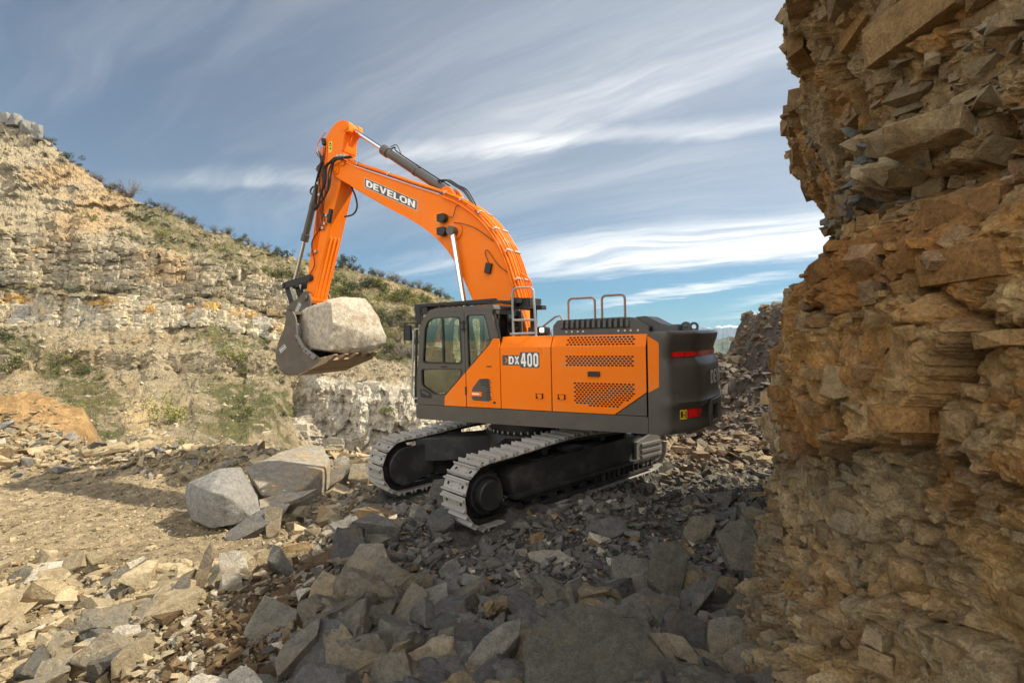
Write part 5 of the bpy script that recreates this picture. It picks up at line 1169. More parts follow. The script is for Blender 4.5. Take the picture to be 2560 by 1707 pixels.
p2.prism([(-1.262, 1.675), (-2.375, 1.675), (-2.905, 2.055), (-2.905, 2.80), (-1.262, 2.80)], YS-.035, YS-.0005)
p2.build('side_door', M['orange'], ex, .005)
MB().prism([(-2.40, 1.675), (-2.905, 2.037), (-2.905, 1.675)], YS-.035, YS).build('corner_trim', M['grey'], ex, .004)
rp = MB(); rp.box(-2.9, 1.2, -YS, -YS+.035, 1.67, 2.80); rp.box(-2.9, -.3, -YS+.12, -YS+.4, 2.95, 3.0); rp.prism([(-YS, 2.80), (-YS+.125, 2.99), (-YS+.2, 2.99), (-YS+.04, 2.78)], -2.9, -.3, 'yz'); rp.build('side_door', M['orange'], ex, .006)
# orange panel under the cab
cp = MB(); cp.prism([(1.03, 1.675), (.525, 1.675), (.525, 2.335), (1.02, 1.85)], YS-.03, YS+.004); cp.build('cab_side_panel', M['orange'], ex, .004)
cp = MB(); cp.prism([(.512, 1.675), (-.228, 1.675), (-.228, 2.97), (-.105, 2.97), (.512, 2.348)], YS-.03, YS+.002); dor = cp.build('cab_side_panel', M['orange'], ex, .006)
# vent under the cab with orange handle
vp = rnd([(.41, 2.02), (.22, 2.23), (-.02, 2.24), (-.045, 1.78), (.41, 1.79)], .05)
MB().prism([(p[0]*1.0+(p[0]-.18)*.10, p[1]+(p[1]-2.0)*.12) for p in vp], YS+.002, YS+.008).build('vent_door', M['orange'], ex, .002)
vo = MB().prism([(p[0]+(p[0]-.18)*-.10, p[1]-(p[1]-2.0)*.06) for p in vp], YS+.008, YS+.0105).build('vent_grille', M['grey'], ex)
hx = MB()
def hexslot(mb_, x_, z_, w_, h_, y_):
    mb_.add([(x_-w_, y_, z_), (x_-w_*.55, y_, z_-h_), (x_+w_*.55, y_, z_-h_), (x_+w_, y_, z_), (x_+w_*.55, y_, z_+h_), (x_-w_*.55, y_, z_+h_)], [(0, 1, 2, 3, 4, 5)])
def inpoly(x_, z_, poly):
    c_ = False
    for i in range(len(poly)):
        (x1, z1), (x2, z2) = poly[i-1], poly[i]
        if (z1 > z_) != (z2 > z_) and x_ < (x2-x1)*(z_-z1)/(z2-z1)+x1: c_ = not c_
    return c_
for r_ in range(9):
    for c_ in range(9):
        x_ = .17-c_*.03+(.015 if r_ % 2 else 0); z_ = 1.84+r_*.044
        if inpoly(x_, z_, vp) and not (x_ > .08 and z_ < 2.1) and x_ < .2: hexslot(hx, x_, z_, .012, .012, YS+.0125)
hx.build('grille_holes', M['hole'], vo)
hn = MB(); hn.prism(rnd([(.42, 1.97), (.16, 1.97), (.16, 1.885), (.42, 1.885)], .01), YS+.008, YS+.03); hn.build('vent_latch', M['orange'], ex, .004); MB().prism(rnd([(.37, 1.945), (.21, 1.945), (.21, 1.915), (.37, 1.915)], .01), YS+.031, YS+.035).build('latch_plate', M['white'], ex)
dt = MB(); dt.cyl((-.10, YS+.002, 1.78), (-.10, YS+.016, 1.78), .022, n=12); dt.box(.05, -.05, YS+.002, YS+.01, 2.44, 2.46); dt.box(.535, .505, YS+.004, YS+.018, 1.90, 2.06); dt.build('door_stop', M['black'], ex)
# engine door grilles
def vent(poly, x0, x1, z0, z1):
    g_ = MB(); r_ = 0; z_ = z0+.017
    while z_ < z1-.005:
        x_ = x1-.03-(.0335 if r_ % 2 else 0)
        while x_ > x0+.02:
            if inpoly(x_, z_, poly): hexslot(g_, x_, z_, .026, .0145, YS+.0018)
            x_ -= .067
        z_ += .037; r_ += 1
    return g_
for pl_, nm in ((rnd([(-1.52, 2.66), (-1.52, 2.47), (-2.71, 2.47), (-2.71, 2.66)], .03), 'grille'), (rnd([(-1.66, 2.22), (-1.66, 1.82), (-2.40, 1.79), (-2.72, 1.98), (-2.72, 2.22)], .04), 'grille')):
    xs1 = [p[0] for p in pl_]; zs1 = [p[1] for p in pl_]; vent(pl_, min(xs1), max(xs1), min(zs1), max(zs1)).build(nm, M['hole'], ex)
gs = MB(); dn = Vector((0, -.125, .195)).normalized(); nn3 = Vector((0, .195, .125)).normalized()
for r_ in range(4):
    x_ = -1.56-(.0335 if r_ % 2 else 0)
    while x_ > -2.70:
        bp = Vector((x_, YS, 2.80))+dn*(.045+.046*r_)+nn3*.002; ex_ = Vector((1, 0, 0))
        gs.add([bp-ex_*.027, bp-ex_*.015-dn*.017, bp+ex_*.015-dn*.017, bp+ex_*.027, bp+ex_*.015+dn*.017, bp-ex_*.015+dn*.017], [(0, 1, 2, 3, 4, 5)]); x_ -= .067
gs.build('grille', M['hole'], ex)
# latches
def latch(x_, z_):
    l_ = MB(); l_.plate(rnd([(x_-.10, z_-.075), (x_+.10, z_-.075), (x_+.10, z_+.075), (x_-.10, z_+.075)], .02), [rnd([(x_-.075, z_-.05), (x_+.075, z_-.05), (x_+.075, z_+.05), (x_-.075, z_+.05)], .01)], YS, YS+.006)
    l_.prism(rnd([(x_-.045, z_-.04), (x_+.02, z_-.045), (x_+.05, z_+.02), (x_+.045, z_+.04), (x_-.045, z_+.04)], .008), YS, YS+.018); o_ = l_.build('latch', M['orange'], ex, .002)
    k_ = MB(); k_.add([(x_-.073, YS+.0012, z_-.048), (x_+.073, YS+.0012, z_-.048), (x_+.073, YS+.0012, z_+.048), (x_-.073, YS+.0012, z_+.048)], [(0, 1, 2, 3)]); k_.build('latch_recess', M['hole'], o_)
latch(-1.02, 1.93); latch(-1.44, 1.93)
r_ = MB(); r_.add([(-1.80, YS+.0015, 2.40), (-2.17, YS+.0015, 2.40), (-2.17, YS+.0015, 2.27), (-1.80, YS+.0015, 2.27)], [(0, 1, 2, 3)]); rc = r_.build('handle_recess', M['orange'], ex)
h_ = MB(); h_.prism(rnd([(-1.93, 2.385), (-2.14, 2.385), (-2.14, 2.30), (-1.93, 2.30)], .015), YS+.003, YS+.03); h_.build('door_handle', M['black'], ex, .006)
rv = MB(); rv.plate(rnd([(-1.00, 2.80), (-1.075, 2.80), (-1.075, 2.70), (-1.00, 2.70)], .01), [rnd([(-1.02, 2.78), (-1.055, 2.78), (-1.055, 2.72), (-1.02, 2.72)], .006)], YS, YS+.008); rv.build('key_plate', M['orange'], ex, .002)
# badge: dark band, chevron, DX and 400
bd = MB(); bd.prism([(-.285, 2.66), (-.285, 2.475), (-.70, 2.475), (-.70, 2.66)], YS, YS+.002); bdo = bd.build('model_badge', M['grey'], ex)
cv = MB(); cv.add([(-.335, YS+.0035, 2.61), (-.355, YS+.0035, 2.615), (-.40, YS+.0035, 2.567), (-.355, YS+.0035, 2.515), (-.335, YS+.0035, 2.52), (-.375, YS+.0035, 2.567)], [(0, 1, 2, 5), (2, 3, 4, 5)]); cv.build('chevron', M['orange'], bdo)
w_ = .165; tb, _ = lettering('DX', lambda u_, v_, t_: (-.415-u_*w_*.88, YS+.0035, 2.495+v_*w_*.88), .10); tb.build('badge_letters', M['white'], bdo)
out4 = MB(); hh4 = .245; ww4 = hh4*.66
lo, _ = lettering('400', lambda u_, v_, t_: (-.665-(u_*1.0)*ww4*1.0, YS+.0060, 2.452+v_*hh4), .14); lo.build('badge_numerals', M['white'], bdo)
# dark keyline: slightly larger glyph boxes behind
kb = MB()
for k, ch in enumerate('400'):
    x0 = -.665-sum(GL[c_][0]+.14 for c_ in '400'[:k])*ww4; w0 = GL[ch][0]*ww4; kb.prism(rnd([(x0+.018, 2.435), (x0-w0-.018, 2.435), (x0-w0-.018, 2.715), (x0+.018, 2.715)], .035), YS, YS+.004)
kb.build('numeral_backing', M['grey'], bdo)
# hood on top with louvred cover
hd = MB(); hd.prism(rnd([(-1.19, 2.96), (-1.19, 3.17), (-1.28, 3.27), (-2.47, 3.29), (-2.62, 3.28), (-2.90, 3.12), (-2.90, 2.96)], .03), .35, 1.22); hd.build('hood', M['hood'], ex, .03)
hd = MB(); hd.prism(rnd([(-1.25, 2.96), (-1.25, 3.10), (-2.9, 3.10), (-2.9, 2.96)], .03), -1.25, .348); hd.prism(rnd([(-2.55, 3.05), (-2.62, 3.29), (-2.80, 3.30), (-3.05, 3.16), (-3.3, 3.10), (-3.3, 3.0)], .03), .05, .95); hd.build('hood_top', M['hood'], ex, .03)
lv = MB()
for k in range(12): x_ = -1.42-k*.098; lv.prism([(x_+.018, 3.10), (x_+.028, 3.12), (x_+.022, 3.26), (x_-.012, 3.275), (x_-.020, 3.10)], 1.2205, 1.226)
lv.build('louvres', M['hole'], ex)
lb_ = MB()
for k in range(13):
    x_ = -1.372-k*.098; lb_.prism([(1.20, 3.275), (1.255, 3.235), (1.26, 3.12), (1.2, 3.10)], x_-.027, x_+.027, 'yz')
lb_.build('louvre_ribs', M['hood'], ex, .008)
bh = MB()
for x_ in (-1.45, -1.55, -1.66, -1.76, -2.39, -2.50, -2.60, -2.72): bh.cyl((x_, 1.215, 3.06), (x_, 1.228, 3.06), .018, n=10)
bh.build('hood_bolts', M['fitting'], ex)
# rear deck box between hood and counterweight
rd_ = MB(); rd_.box(-3.35, -2.92, .1, 1.05, 2.96, 3.13); rd_.box(-3.30, -3.0, -.6, .08, 2.96, 3.15); rd_.build('rear_deck', M['hood'], ex, .02)

# ---- counterweight lofted from plan outlines
def cw_outline(inset, x0=-2.932):
    """plan outline from left seam round the back to right seam, following the tail swing radius"""
    Rr = 3.84; pts = []
    yb = 1.36; xb = -math.sqrt(Rr*Rr-yb*yb)
    side = [(x0, YS), (-3.02, YS), (-3.12, YS), (-3.22, YS-.012)]
    corner = []
    p0, p1, p2_ = Vector((-3.24, YS-.012)), Vector((-3.35, YS-.03)), Vector((xb+.03, 1.20))
    for k in range(1, 9): t = k/8; q = p0*(1-t)**2+p1*2*t*(1-t)+p2_*t*t; corner.append((q.x, q.y))
    arc = [(-math.sqrt(Rr*Rr-y_*y_)+.03*(y_/1.2)**2, y_) for y_ in np.linspace(1.2, -1.2, 25)[1:-1]]
    half = side+corner; L_ = half+arc+[(p[0], -p[1]) for p in half[::-1]]
    out_ = []; n_ = len(L_)
    for i, p in enumerate(L_):
        a_, b_ = Vector(L_[max(0, i-1)]), Vector(L_[min(n_-1, i+1)]); t = (b_-a_).normalized(); nr = Vector((t.y, -t.x))   # outward
        if nr.dot(Vector((p[0]+1.5, p[1]))) < 0: nr = -nr
        k = min(1, max(0, (min(i, n_-1-i)-2)/5)); q = Vector(p)-nr*inset*k; out_.append((q.x, q.y))
    return out_
layers = [(1.385, .20), (1.385, .10), (1.42, .04), (1.50, .015), (1.58, .045), (1.63, .05), (1.78, .05), (1.83, .01), (1.90, -.012), (1.95, .015), (2.05, .02), (2.44, .018), (2.50, .03), (2.585, .085), (2.62, .10), (2.70, .10), (2.80, .075), (2.90, .035), (2.985, .02), (3.02, .045), (3.035, .10)]
cwv, cwf = [], []; nL = len(cw_outline(0))
for z_, ins in layers: cwv += [(x_, y_, z_) for x_, y_ in cw_outline(ins)]
for i in range(len(layers)-1):
    for k in range(nL-1): a_ = i*nL+k; cwf.append((a_, a_+1, a_+nL+1, a_+nL))
cwf.append(tuple(range(nL))); cwf.append(tuple(range((len(layers)-1)*nL, len(layers)*nL))); cwf.append(tuple(i*nL for i in range(len(layers)))+tuple(i*nL+nL-1 for i in range(len(layers)))[::-1])
mb_ = MB(); mb_.add(cwv, cwf); cw = mb_.build('counterweight', M['grey'], ex, 0, 40)
def cw_strip(z0, i0, z1, i1, f0, f1, off=.014, n=40, skew=0):
    """band on the counterweight skin between fractions f0..f1 of its outline"""
    def sample(ins, f):
        L_ = cw_outline(ins-off); P_ = np.array(L_); s_ = np.r_[0, np.cumsum(np.hypot(*np.diff(P_, axis=0).T))]; q = f*s_[-1]; return np.interp(q, s_, P_[:, 0]), np.interp(q, s_, P_[:, 1])
    m_ = MB(); v_ = []
    for k in range(n+1):
        f = f0+(f1-f0)*k/n; a_ = sample(i0, f+skew); b_ = sample(i1, f); v_ += [(a_[0], a_[1], z0), (b_[0], b_[1], z1)]
    m_.add(v_, [(2*k, 2*k+2, 2*k+3, 2*k+1) for k in range(n)]); return m_
cw_strip(2.620, .100, 2.695, .100, .100, .240, .016, 30, .006).build('reflector_strip', M['red'], cw)
cw_strip(2.620, .100, 2.695, .100, .246, .87, .016, 60, .0).build('reflector_strip', M['red'], cw)
cw_strip(1.64, .05, 1.775, .05, .170, .255, .014, 12, -.012).build('reflector_panel', M['red'], cw)
ys_ = cw_strip(1.62, .05, 1.775, .05, .131, .166, .014, 8).build('warning_sticker', M['yellow'], cw)
cw_strip(1.65, .05, 1.75, .05, .135, .145, .0165, 4, -.0).build('sticker_mark', M['black'], ys_); cw_strip(1.68, .05, 1.70, .05, .148, .155, .0165, 3).build('sticker_mark', M['black'], ys_); cw_strip(1.64, .05, 1.755, .05, .158, .162, .0165, 3).build('sticker_mark', M['black'], ys_)
# steps sunk in the rear foot, black slots
cw_strip(1.56, .04, 1.74, .045, .36, .42, .004, 8).build('foot_slot', M['hole'], cw); cw_strip(1.56, .04, 1.74, .045, .58, .64, .004, 8).build('foot_slot', M['hole'], cw)
ft = cw_strip(1.46, .02, 1.80, .0, .335, .352, .05, 3).v
fb = MB()
def cw_block(f0, f1, z0, z1, d0, d1):
    a_ = cw_strip(z0, .03, z1, .02, f0, f1, d0, 6).v; b_ = cw_strip(z0, .03, z1, .02, f0, f1, d1, 6).v; n_ = len(a_); fc = [(2*k, 2*k+2, 2*k+3, 2*k+1) for k in range(6)]
    fb.add(a_+b_, fc+[tuple(i+n_ for i in f) for f in fc]+[(2*k, 2*k+2, 2*k+2+n_, 2*k+n_) for k in range(6)]+[(2*k+1, 2*k+3, 2*k+3+n_, 2*k+1+n_) for k in range(6)]+[(0, 1, 1+n_, n_), (12, 13, 13+n_, 12+n_)])
cw_block(.33, .352, 1.45, 1.86, -.03, .045); cw_block(.428, .572, 1.45, 1.86, -.03, .045); cw_block(.648, .67, 1.45, 1.86, -.03, .045); cw_block(.33, .67, 1.78, 1.88, -.03, .055); cw_block(.33, .67, 1.42, 1.52, -.03, .04)
fb.build('rear_foot', M['grey'], cw, .015)
def cwmap(z0, h_, y_c, total):
    def fn(u_, v_, t_):
        y_ = y_c+total/2*h_-u_*h_; z_ = z0+v_*h_; ins = .018; r2 = 3.84-ins+.022; return (-math.sqrt(r2*r2-y_*y_)+.03*(y_/1.2)**2, y_, z_)
    return fn
tw = text_width('DEVELON'); t_, _ = lettering('DEVELON', cwmap(2.135, .235, .0, tw), .10); t_.build('brand_lettering', M['white'], cw)
ow = MB(); ow.prism([(-2.940, 2.055), (-3.105, 2.15), (-3.115, 2.80), (-3.05, 2.80), (-2.94, 2.80)], YS+.0005, YS+.004); 
ow.prism([(-2.940, 2.80), (-3.115, 2.80), (-3.105, 2.86), (-2.94, 2.965)], YS+.0005, YS+.004); ow.build('orange_wedge', M['orange'], cw)
for y_ in (.78, -.12):
    MB().plate([(p[0], p[1]) for p in circ(-3.42, 3.10, .085, 24)], [circ(-3.42, 3.10, .042, 18)], y_-.02, y_+.02).build('lifting_eye', M['hood'], cw, .004)
eb = MB(); eb.box(-3.50, -3.34, .74, .82, 3.03, 3.06); eb.box(-3.50, -3.34, -.16, -.08, 3.03, 3.06); eb.build('eye_base', M['hood'], cw, .005)
cm = MB(); cm.box(-.03, .03, -.05, .05, -.05, .05); o = cm.build('rear_camera', M['black'], cw, .005); o.location = (-3.74, .32, 2.88)

# ---- rails on top
def rail(name, pts, r_=.019, mt='redtube'): MB().tube(pts, r_, 10, False).build(name, M[mt], ex, 0, 60)
def hoop(x0, x1, z0, z1, y_, r_=.02, mt='redtube', rc_=.07):
    p_ = [(x0, z0), (x0, z1-rc_)]+[(x0+(x1-x0)/abs(x1-x0)*rc_*(1-math.cos(t)), z1-rc_+rc_*math.sin(t)) for t in np.linspace(.2, 1.57, 5)]
    q_ = [(x1, z0), (x1, z1-rc_)]+[(x1-(x1-x0)/abs(x1-x0)*rc_*(1-math.cos(t)), z1-rc_+rc_*math.sin(t)) for t in np.linspace(.2, 1.57, 5)]
    rail('handrail', [(a_, y_, b_) for a_, b_ in p_+q_[::-1]], r_, mt)
hoop(-1.41, -1.91, 3.25, 3.66, 1.0); hoop(-2.04, -2.45, 3.25, 3.68, 1.0)
rail('handrail', [(-.78, .95, 2.95), (-.80, .95, 3.12), (-1.12, .95, 3.34), (-1.22, .95, 3.36), (-1.28, .95, 3.26)], .017)
lad = MB(); y_ = 1.30
for pts in ([(-.42, y_, 2.90), (-.42, y_, 3.80), (-.46, y_, 3.87), (-.53, y_, 3.895), (-.80, y_, 3.88), (-.85, y_, 3.83), (-.87, y_, 3.45), (-.89, y_, 2.92)], [(-.42, y_, 3.30), (-.88, y_, 3.29)], [(-.36, y_+.01, 3.045), (-.88, y_+.01, 3.05)]): lad.tube(pts, .022, 10, False)
lad.build('ladder_rail', M['tube'], ex, 0, 60)
# work lamp and its black box
wl_ = MB(); wl_.box(-.98, -.60, .85, 1.05, 3.0, 3.16); wl_.build('tool_box', M['black'], ex, .02)
lm = MB(); lm.box(-1.00, -.86, 1.06, 1.16, 3.02, 3.17); lmo = lm.build('work_lamp', M['black'], ex, .015); MB().prism(rnd([(-.90, 3.15), (-.985, 3.15), (-.985, 3.06), (-.90, 3.06)], .02), 1.161, 1.168).build('lens', M['lens'], lmo)
MB().tube([(-1.0, 1.1, 3.02), (-1.07, 1.1, 3.08), (-1.10, 1.1, 3.0)], .008).build('lamp_cable', M['hose'], ex)

# ---- cab
cab = empty('cab'); cab.parent = ex
YR = .44
outer = rnd([(1.715, 1.675), (1.02, 1.675), (1.02, 1.85), (-.105, 2.975), (-.20, 2.975), (-.085, 3.42), (-.12, 3.56), (1.05, 3.575), (1.24, 3.555), (1.39, 3.48), (1.49, 3.36), (1.555, 3.18), (1.64, 2.6), (1.70, 2.2)], .03)
w1 = rnd([(1.22, 3.40), (.62, 3.395), (.60, 2.495), (1.535, 2.505), (1.47, 3.18), (1.38, 3.35)], .07); w2 = rnd([(.475, 3.42), (.09, 3.42), (.06, 3.36), (-.055, 2.90), (.455, 2.405)], .05); w3 = rnd([(1.575, 2.385), (.615, 2.395), (.615, 2.27), (.98, 1.895), (1.27, 1.885), (1.575, 2.06)], .05)
fr_ = MB(); fr_.plate(outer, [w1, w2, w3], YS-.07, YS-.002); fr_.build('side_frame', M['grey'], cab, .012)
rim = MB()
for w_ in (w1, w2, w3):
    c_ = (sum(p[0] for p in w_)/len(w_), sum(p[1] for p in w_)/len(w_)); big_ = [(p[0]+(p[0]-c_[0])*.018, p[1]+(p[1]-c_[1])*.018) for p in w_]; sm_ = [(c_[0]+(p[0]-c_[0])*.955, c_[1]+(p[1]-c_[1])*.955) for p in w_]
    rim.plate(big_, [sm_], YS-.004, YS+.003)
rim.box(1.055, 1.025, YS-.02, YS-.004, 2.51, 3.39); rim.build('window_seals', M['black'], cab)
for w_ in (w1, w2, w3): MB().prism(w_, YS-.035, YS-.029).build('window_pane', M['glass'], cab)
rt_ = MB(); rt_.plate(rnd([(1.66, 1.675), (-.20, 1.675), (-.20, 3.50), (1.30, 3.53), (1.55, 3.27)], .03), [rnd([(1.45, 3.38), (.02, 3.38), (-.05, 2.35), (1.56, 2.35)], .06)], YR, YR+.06); rt_.box(.78, .70, YR, YR+.06, 2.35, 3.38); rt_.build('side_frame', M['grey'], cab, .01)
MB().prism(rnd([(1.45, 3.38), (.02, 3.38), (-.05, 2.35), (1.56, 2.35)], .06), YR+.02, YR+.026).build('window_pane', M['glass'], cab)
fp = MB()     # front posts and bars, rear wall
def bar_(a_, b_, w_=.05): fp.cyl(a_, b_, w_, n=10)
for y_ in (YR+.04, YS-.045): bar_((1.70, y_, 1.68), (1.56, y_, 3.27), .045); bar_((1.56, y_, 3.27), (1.30, y_, 3.54), .045)
bar_((1.63, YR, 2.35), (1.63, YS-.03, 2.35), .03); fp.box(1.60, 1.72, YR, YS-.01, 1.675, 1.78)
fp.plate([(0, 0), (1, 0), (1, 1), (0, 1)], [], 0, 0) if False else None
fp.box(-.20, -.14, YR, YS-.07, 1.68, 2.98); fp.box(-.17, -.11, YR, YR+.08, 2.98, 3.50); fp.prism([(-.215, 2.97), (-.11, 2.97), (.0, 3.47), (-.10, 3.50)], YS-.11, YS-.072); fp.box(-.14, -.08, YR, YS-.07, 3.42, 3.52)
fp.build('cab_posts', M['grey'], cab, .01)
MB().box(-.165, -.160, YR+.08, YS-.11, 2.98, 3.42).build('window_pane', M['glass'], cab)
MB().add([(1.69, YR+.06, 1.8), (1.69, YS-.08, 1.8), (1.57, YS-.08, 3.27), (1.57, YR+.06, 3.27)], [(0, 1, 2, 3)]).build('windshield', M['glass'], cab)
rf = MB(); rf.prism(rnd([(1.42, 3.50), (1.20, 3.585), (-.10, 3.60), (-.16, 3.50)], .03), YR-.01, YS+.004); rf.build('roof', M['grey'], cab, .025)
gd = MB(); gd.prism([(1.72, 3.66), (1.72, 3.70), (-.16, 3.735), (-.16, 3.685)], YR-.02, YR+.05); gd.prism([(1.72, 3.63), (1.72, 3.68), (-.16, 3.715), (-.16, 3.665)], YS-.09, YS-.03)
for k in range(12): gd.box(1.70-k*.155, 1.66-k*.155, YR, YS-.05, 3.645+k*.0035, 3.665+k*.0035)
for x_ in (1.15, .55, 0): gd.box(x_, x_-.05, YS-.10, YS-.05, 3.58, 3.68)
gd.box(1.60, 1.42, YS-.05, YS-.03, 3.48, 3.62); gd.box(1.73, 1.70, YR, YS-.05, 3.56, 3.69)
for y_ in np.linspace(YR+.03, YS-.06, 7): gd.tube([(1.80, y_, 1.75), (1.72, y_, 3.0), (1.66, y_, 3.60)], .013, 6, False)
gd.tube([(1.80, YR+.03, 1.75), (1.80, YS-.06, 1.75)], .02, 6, False); gd.tube([(1.76, YR+.03, 2.5), (1.76, YS-.06, 2.5)], .015, 6, False); gd.prism([(1.60, 3.28), (1.68, 3.28), (1.73, 3.62), (1.62, 3.66), (1.52, 3.62)], YS-.05, YS-.03)
gd.prism([(1.745, 1.70), (1.79, 1.70), (1.70, 3.30), (1.655, 3.30)], YS-.05, YS-.02)
gd.build('cab_guard', M['black'], cab, .004)
gr_ = MB(); gr_.tube([(1.60, YS+.0, 3.185), (1.655, YS+.03, 3.185), (1.70, YS+.05, 3.14), (1.785, YS+.05, 1.98), (1.79, YS+.05, 1.85), (1.73, YS+.02, 1.79), (1.68, YS, 1.79)], .019, 10, False); gr_.build('grab_rail', M['tube'], cab, 0, 60)
mr_ = MB(); mr_.prism(rnd([(1.93, 3.27), (1.79, 3.27), (1.79, 2.96), (1.93, 2.96)], .04), YS-.02, YS+.05); mro = mr_.build('mirror', M['black'], cab, .015); MB().tube([(1.60, YS-.02, 3.30), (1.90, YS, 3.31), (1.97, YS, 3.27), (1.98, YS, 3.0), (1.94, YS, 2.90)], .013, 8).build('mirror_arm', M['black'], mro)
im = MB(); im.prism(rnd([(1.44, 3.22), (1.27, 3.22), (1.27, 2.90), (1.42, 2.90)], .04), YR-.14, YR-.09); imo = im.build('mirror', M['black'], cab, .01); MB().tube([(1.36, YR-.11, 3.2), (1.50, YR-.05, 3.25), (1.56, YR, 3.1)], .012).build('mirror_arm', M['black'], imo)
dh = MB(); dh.prism(rnd([(1.62, 1.98), (1.50, 1.98), (1.34, 1.90), (1.34, 1.80), (1.60, 1.82)], .03), YS+.001, YS+.006); dho = dh.build('door_handle', M['black'], cab); MB().prism(rnd([(1.585, 1.955), (1.51, 1.955), (1.37, 1.885), (1.38, 1.85), (1.55, 1.90)], .02), YS+.006, YS+.02).build('lever', M['hood'], dho, .004)
hg = MB(); hg.cyl((.54, YS+.01, 3.12), (.54, YS+.01, 3.32), .018, n=10); hg.box(.60, .50, YS-.002, YS+.012, 3.14, 3.18); hg.box(.60, .50, YS-.002, YS+.012, 3.26, 3.30); hg.build('door_hinge', M['black'], cab, .003)
sm = MB(); sm.prism([(.53, 1.69), (.52, 1.69), (.52, 3.56), (.53, 3.56)], YS-.004, YS+.001); sm.box(1.09, .95, YS-.002, YS+.012, 2.425, 2.447); sm.build('door_seam', M['hole'], cab)
# seat and controls seen through the glass
st = MB(); st.box(.25, .75, .72, 1.22, 2.0, 2.18); st.prism([(.36, 2.15), (.20, 2.15), (.06, 2.95), (.22, 2.97)], .74, 1.20); st.prism([(.16, 2.98), (.06, 2.98), (.03, 3.2), (.13, 3.2)], .83, 1.11); st.box(.3, .8, 1.26, 1.38, 2.18, 2.32); st.box(.3, .8, .56, .68, 2.18, 2.32); st.box(.25, .7, .8, 1.15, 1.70, 2.0); st.build('seat', M['seat'], cab, .04)
sb_ = MB(); sb_.prism([(.40, 2.20), (.35, 2.20), (.22, 2.93), (.27, 2.93)], .76, 1.18); sb_.box(.78, .50, 1.27, 1.37, 2.325, 2.345); sb_.build('seat_trim', M['orangetrim'], cab, .01)
ct = MB()
for y_ in (1.31, .62): ct.cyl((.85, y_, 2.2), (.88, y_, 2.48), .02, n=8); ct.cyl((.88, y_, 2.46), (.89, y_, 2.58), .03, .025, n=8)
ct.box(1.40, 1.52, .55, .68, 2.35, 2.65); ct.tube([(1.2, .9, 1.7), (1.15, .9, 2.1), (1.2, .9, 2.2)], .02); ct.build('controls', M['black'], cab, .01)
pr_ = MB(); pr_.tube([(1.5, YR+.10, 2.70), (-.1, YR+.10, 2.74)], .014, 8, False); pr_.build('inner_rail', M['tube'], cab)
# clutter behind the roof: lamp brackets, valves
ck = MB()
for k in range(14): ck.box(-.22-rb.random()*.5, -.30-rb.random()*.5, .55+rb.random()*.55, .72+rb.random()*.55, 3.50+rb.random()*.12, 3.58+rb.random()*.14)
ck.box(-.15, -.62, .44, .52, 3.62, 3.72); ck.box(-.15, -.35, .5, 1.2, 3.62, 3.66); ck.tube([(-.3, 1.0, 3.60), (-.3, 1.0, 3.75), (-.29, 1.0, 3.95)], .006); ck.box(-.45, -.55, .5, .62, 2.9, 3.6); ck.build('lamp_bracket', M['black'], ex, .008)

# ---- boom
top_ = [(-.25, 2.35), (-.28, 2.9), (-.10, 3.6), (.06, 4.15), (.27, 4.75), (.55, 5.22), (.90, 5.60), (1.35, 5.93), (1.75, 6.13), (2.45, 6.42), (3.35, 6.80), (4.30, 7.20), (4.62, 7.36)]
bot_ = [(4.52, 6.78), (4.42, 6.70), (3.38, 6.10), (2.75, 5.76), (2.39, 5.54), (2.10, 5.33), (1.87, 5.12), (1.66, 4.90), (1.50, 4.66), (1.28, 4.28), (1.05, 3.78), (.86, 3.2), (.70, 2.6), (.58, 2.1), (.2, 1.9)]
boom = MB(); boom.prism(top_+[(4.80, 7.42), (4.98, 7.42), (5.09, 7.33), (5.11, 7.20), (5.03, 7.07)]+bot_, -.30, .30); bo = boom.build('boom', M['orange'], ex, .02)
wd = MB(); wd.prism([(top_[i][0]-.0, top_[i][1]) for i in range(3, 12)]+[(top_[i][0]+.012, top_[i][1]-.02) for i in range(11, 2, -1)], .30, .318); wd.prism([(bot_[i][0], bot_[i][1]) for i in range(2, 12)]+[(bot_[i][0]-.012, bot_[i][1]+.022) for i in range(11, 1, -1)], .30, .318)
wd.prism(rnd([(4.30, 7.06), (4.52, 7.15), (4.62, 6.98), (4.50, 6.82), (4.22, 6.78), (4.14, 6.82)], .03), .30, .303); wd.prism([(2.285, 6.33), (2.275, 6.325), (2.44, 5.57), (2.45, 5.575)], .30, .3035); wd.prism([(.045, 4.10), (.05, 4.09), (1.30, 4.33), (1.295, 4.34)], .30, .3035)
wd.cyl((1.46, .30, 5.32), (1.46, .34, 5.32), .19, n=28); wd.build('boom_flange', M['orange'], bo, .006)
pn = MB(); pn.cyl((4.97, -.36, 7.25), (4.97, .36, 7.25), .075, n=20); pn.prism(rnd([(4.86, 7.36), (5.02, 7.36), (5.07, 7.24), (5.0, 7.12), (4.86, 7.14)], .04), .30, .33); pn.prism(rnd([(4.63, 7.42), (4.75, 7.50), (4.78, 7.30), (4.66, 7.28)], .03), .26, .34); pn.build('boom_tip_pin', M['orange'], bo, .006)
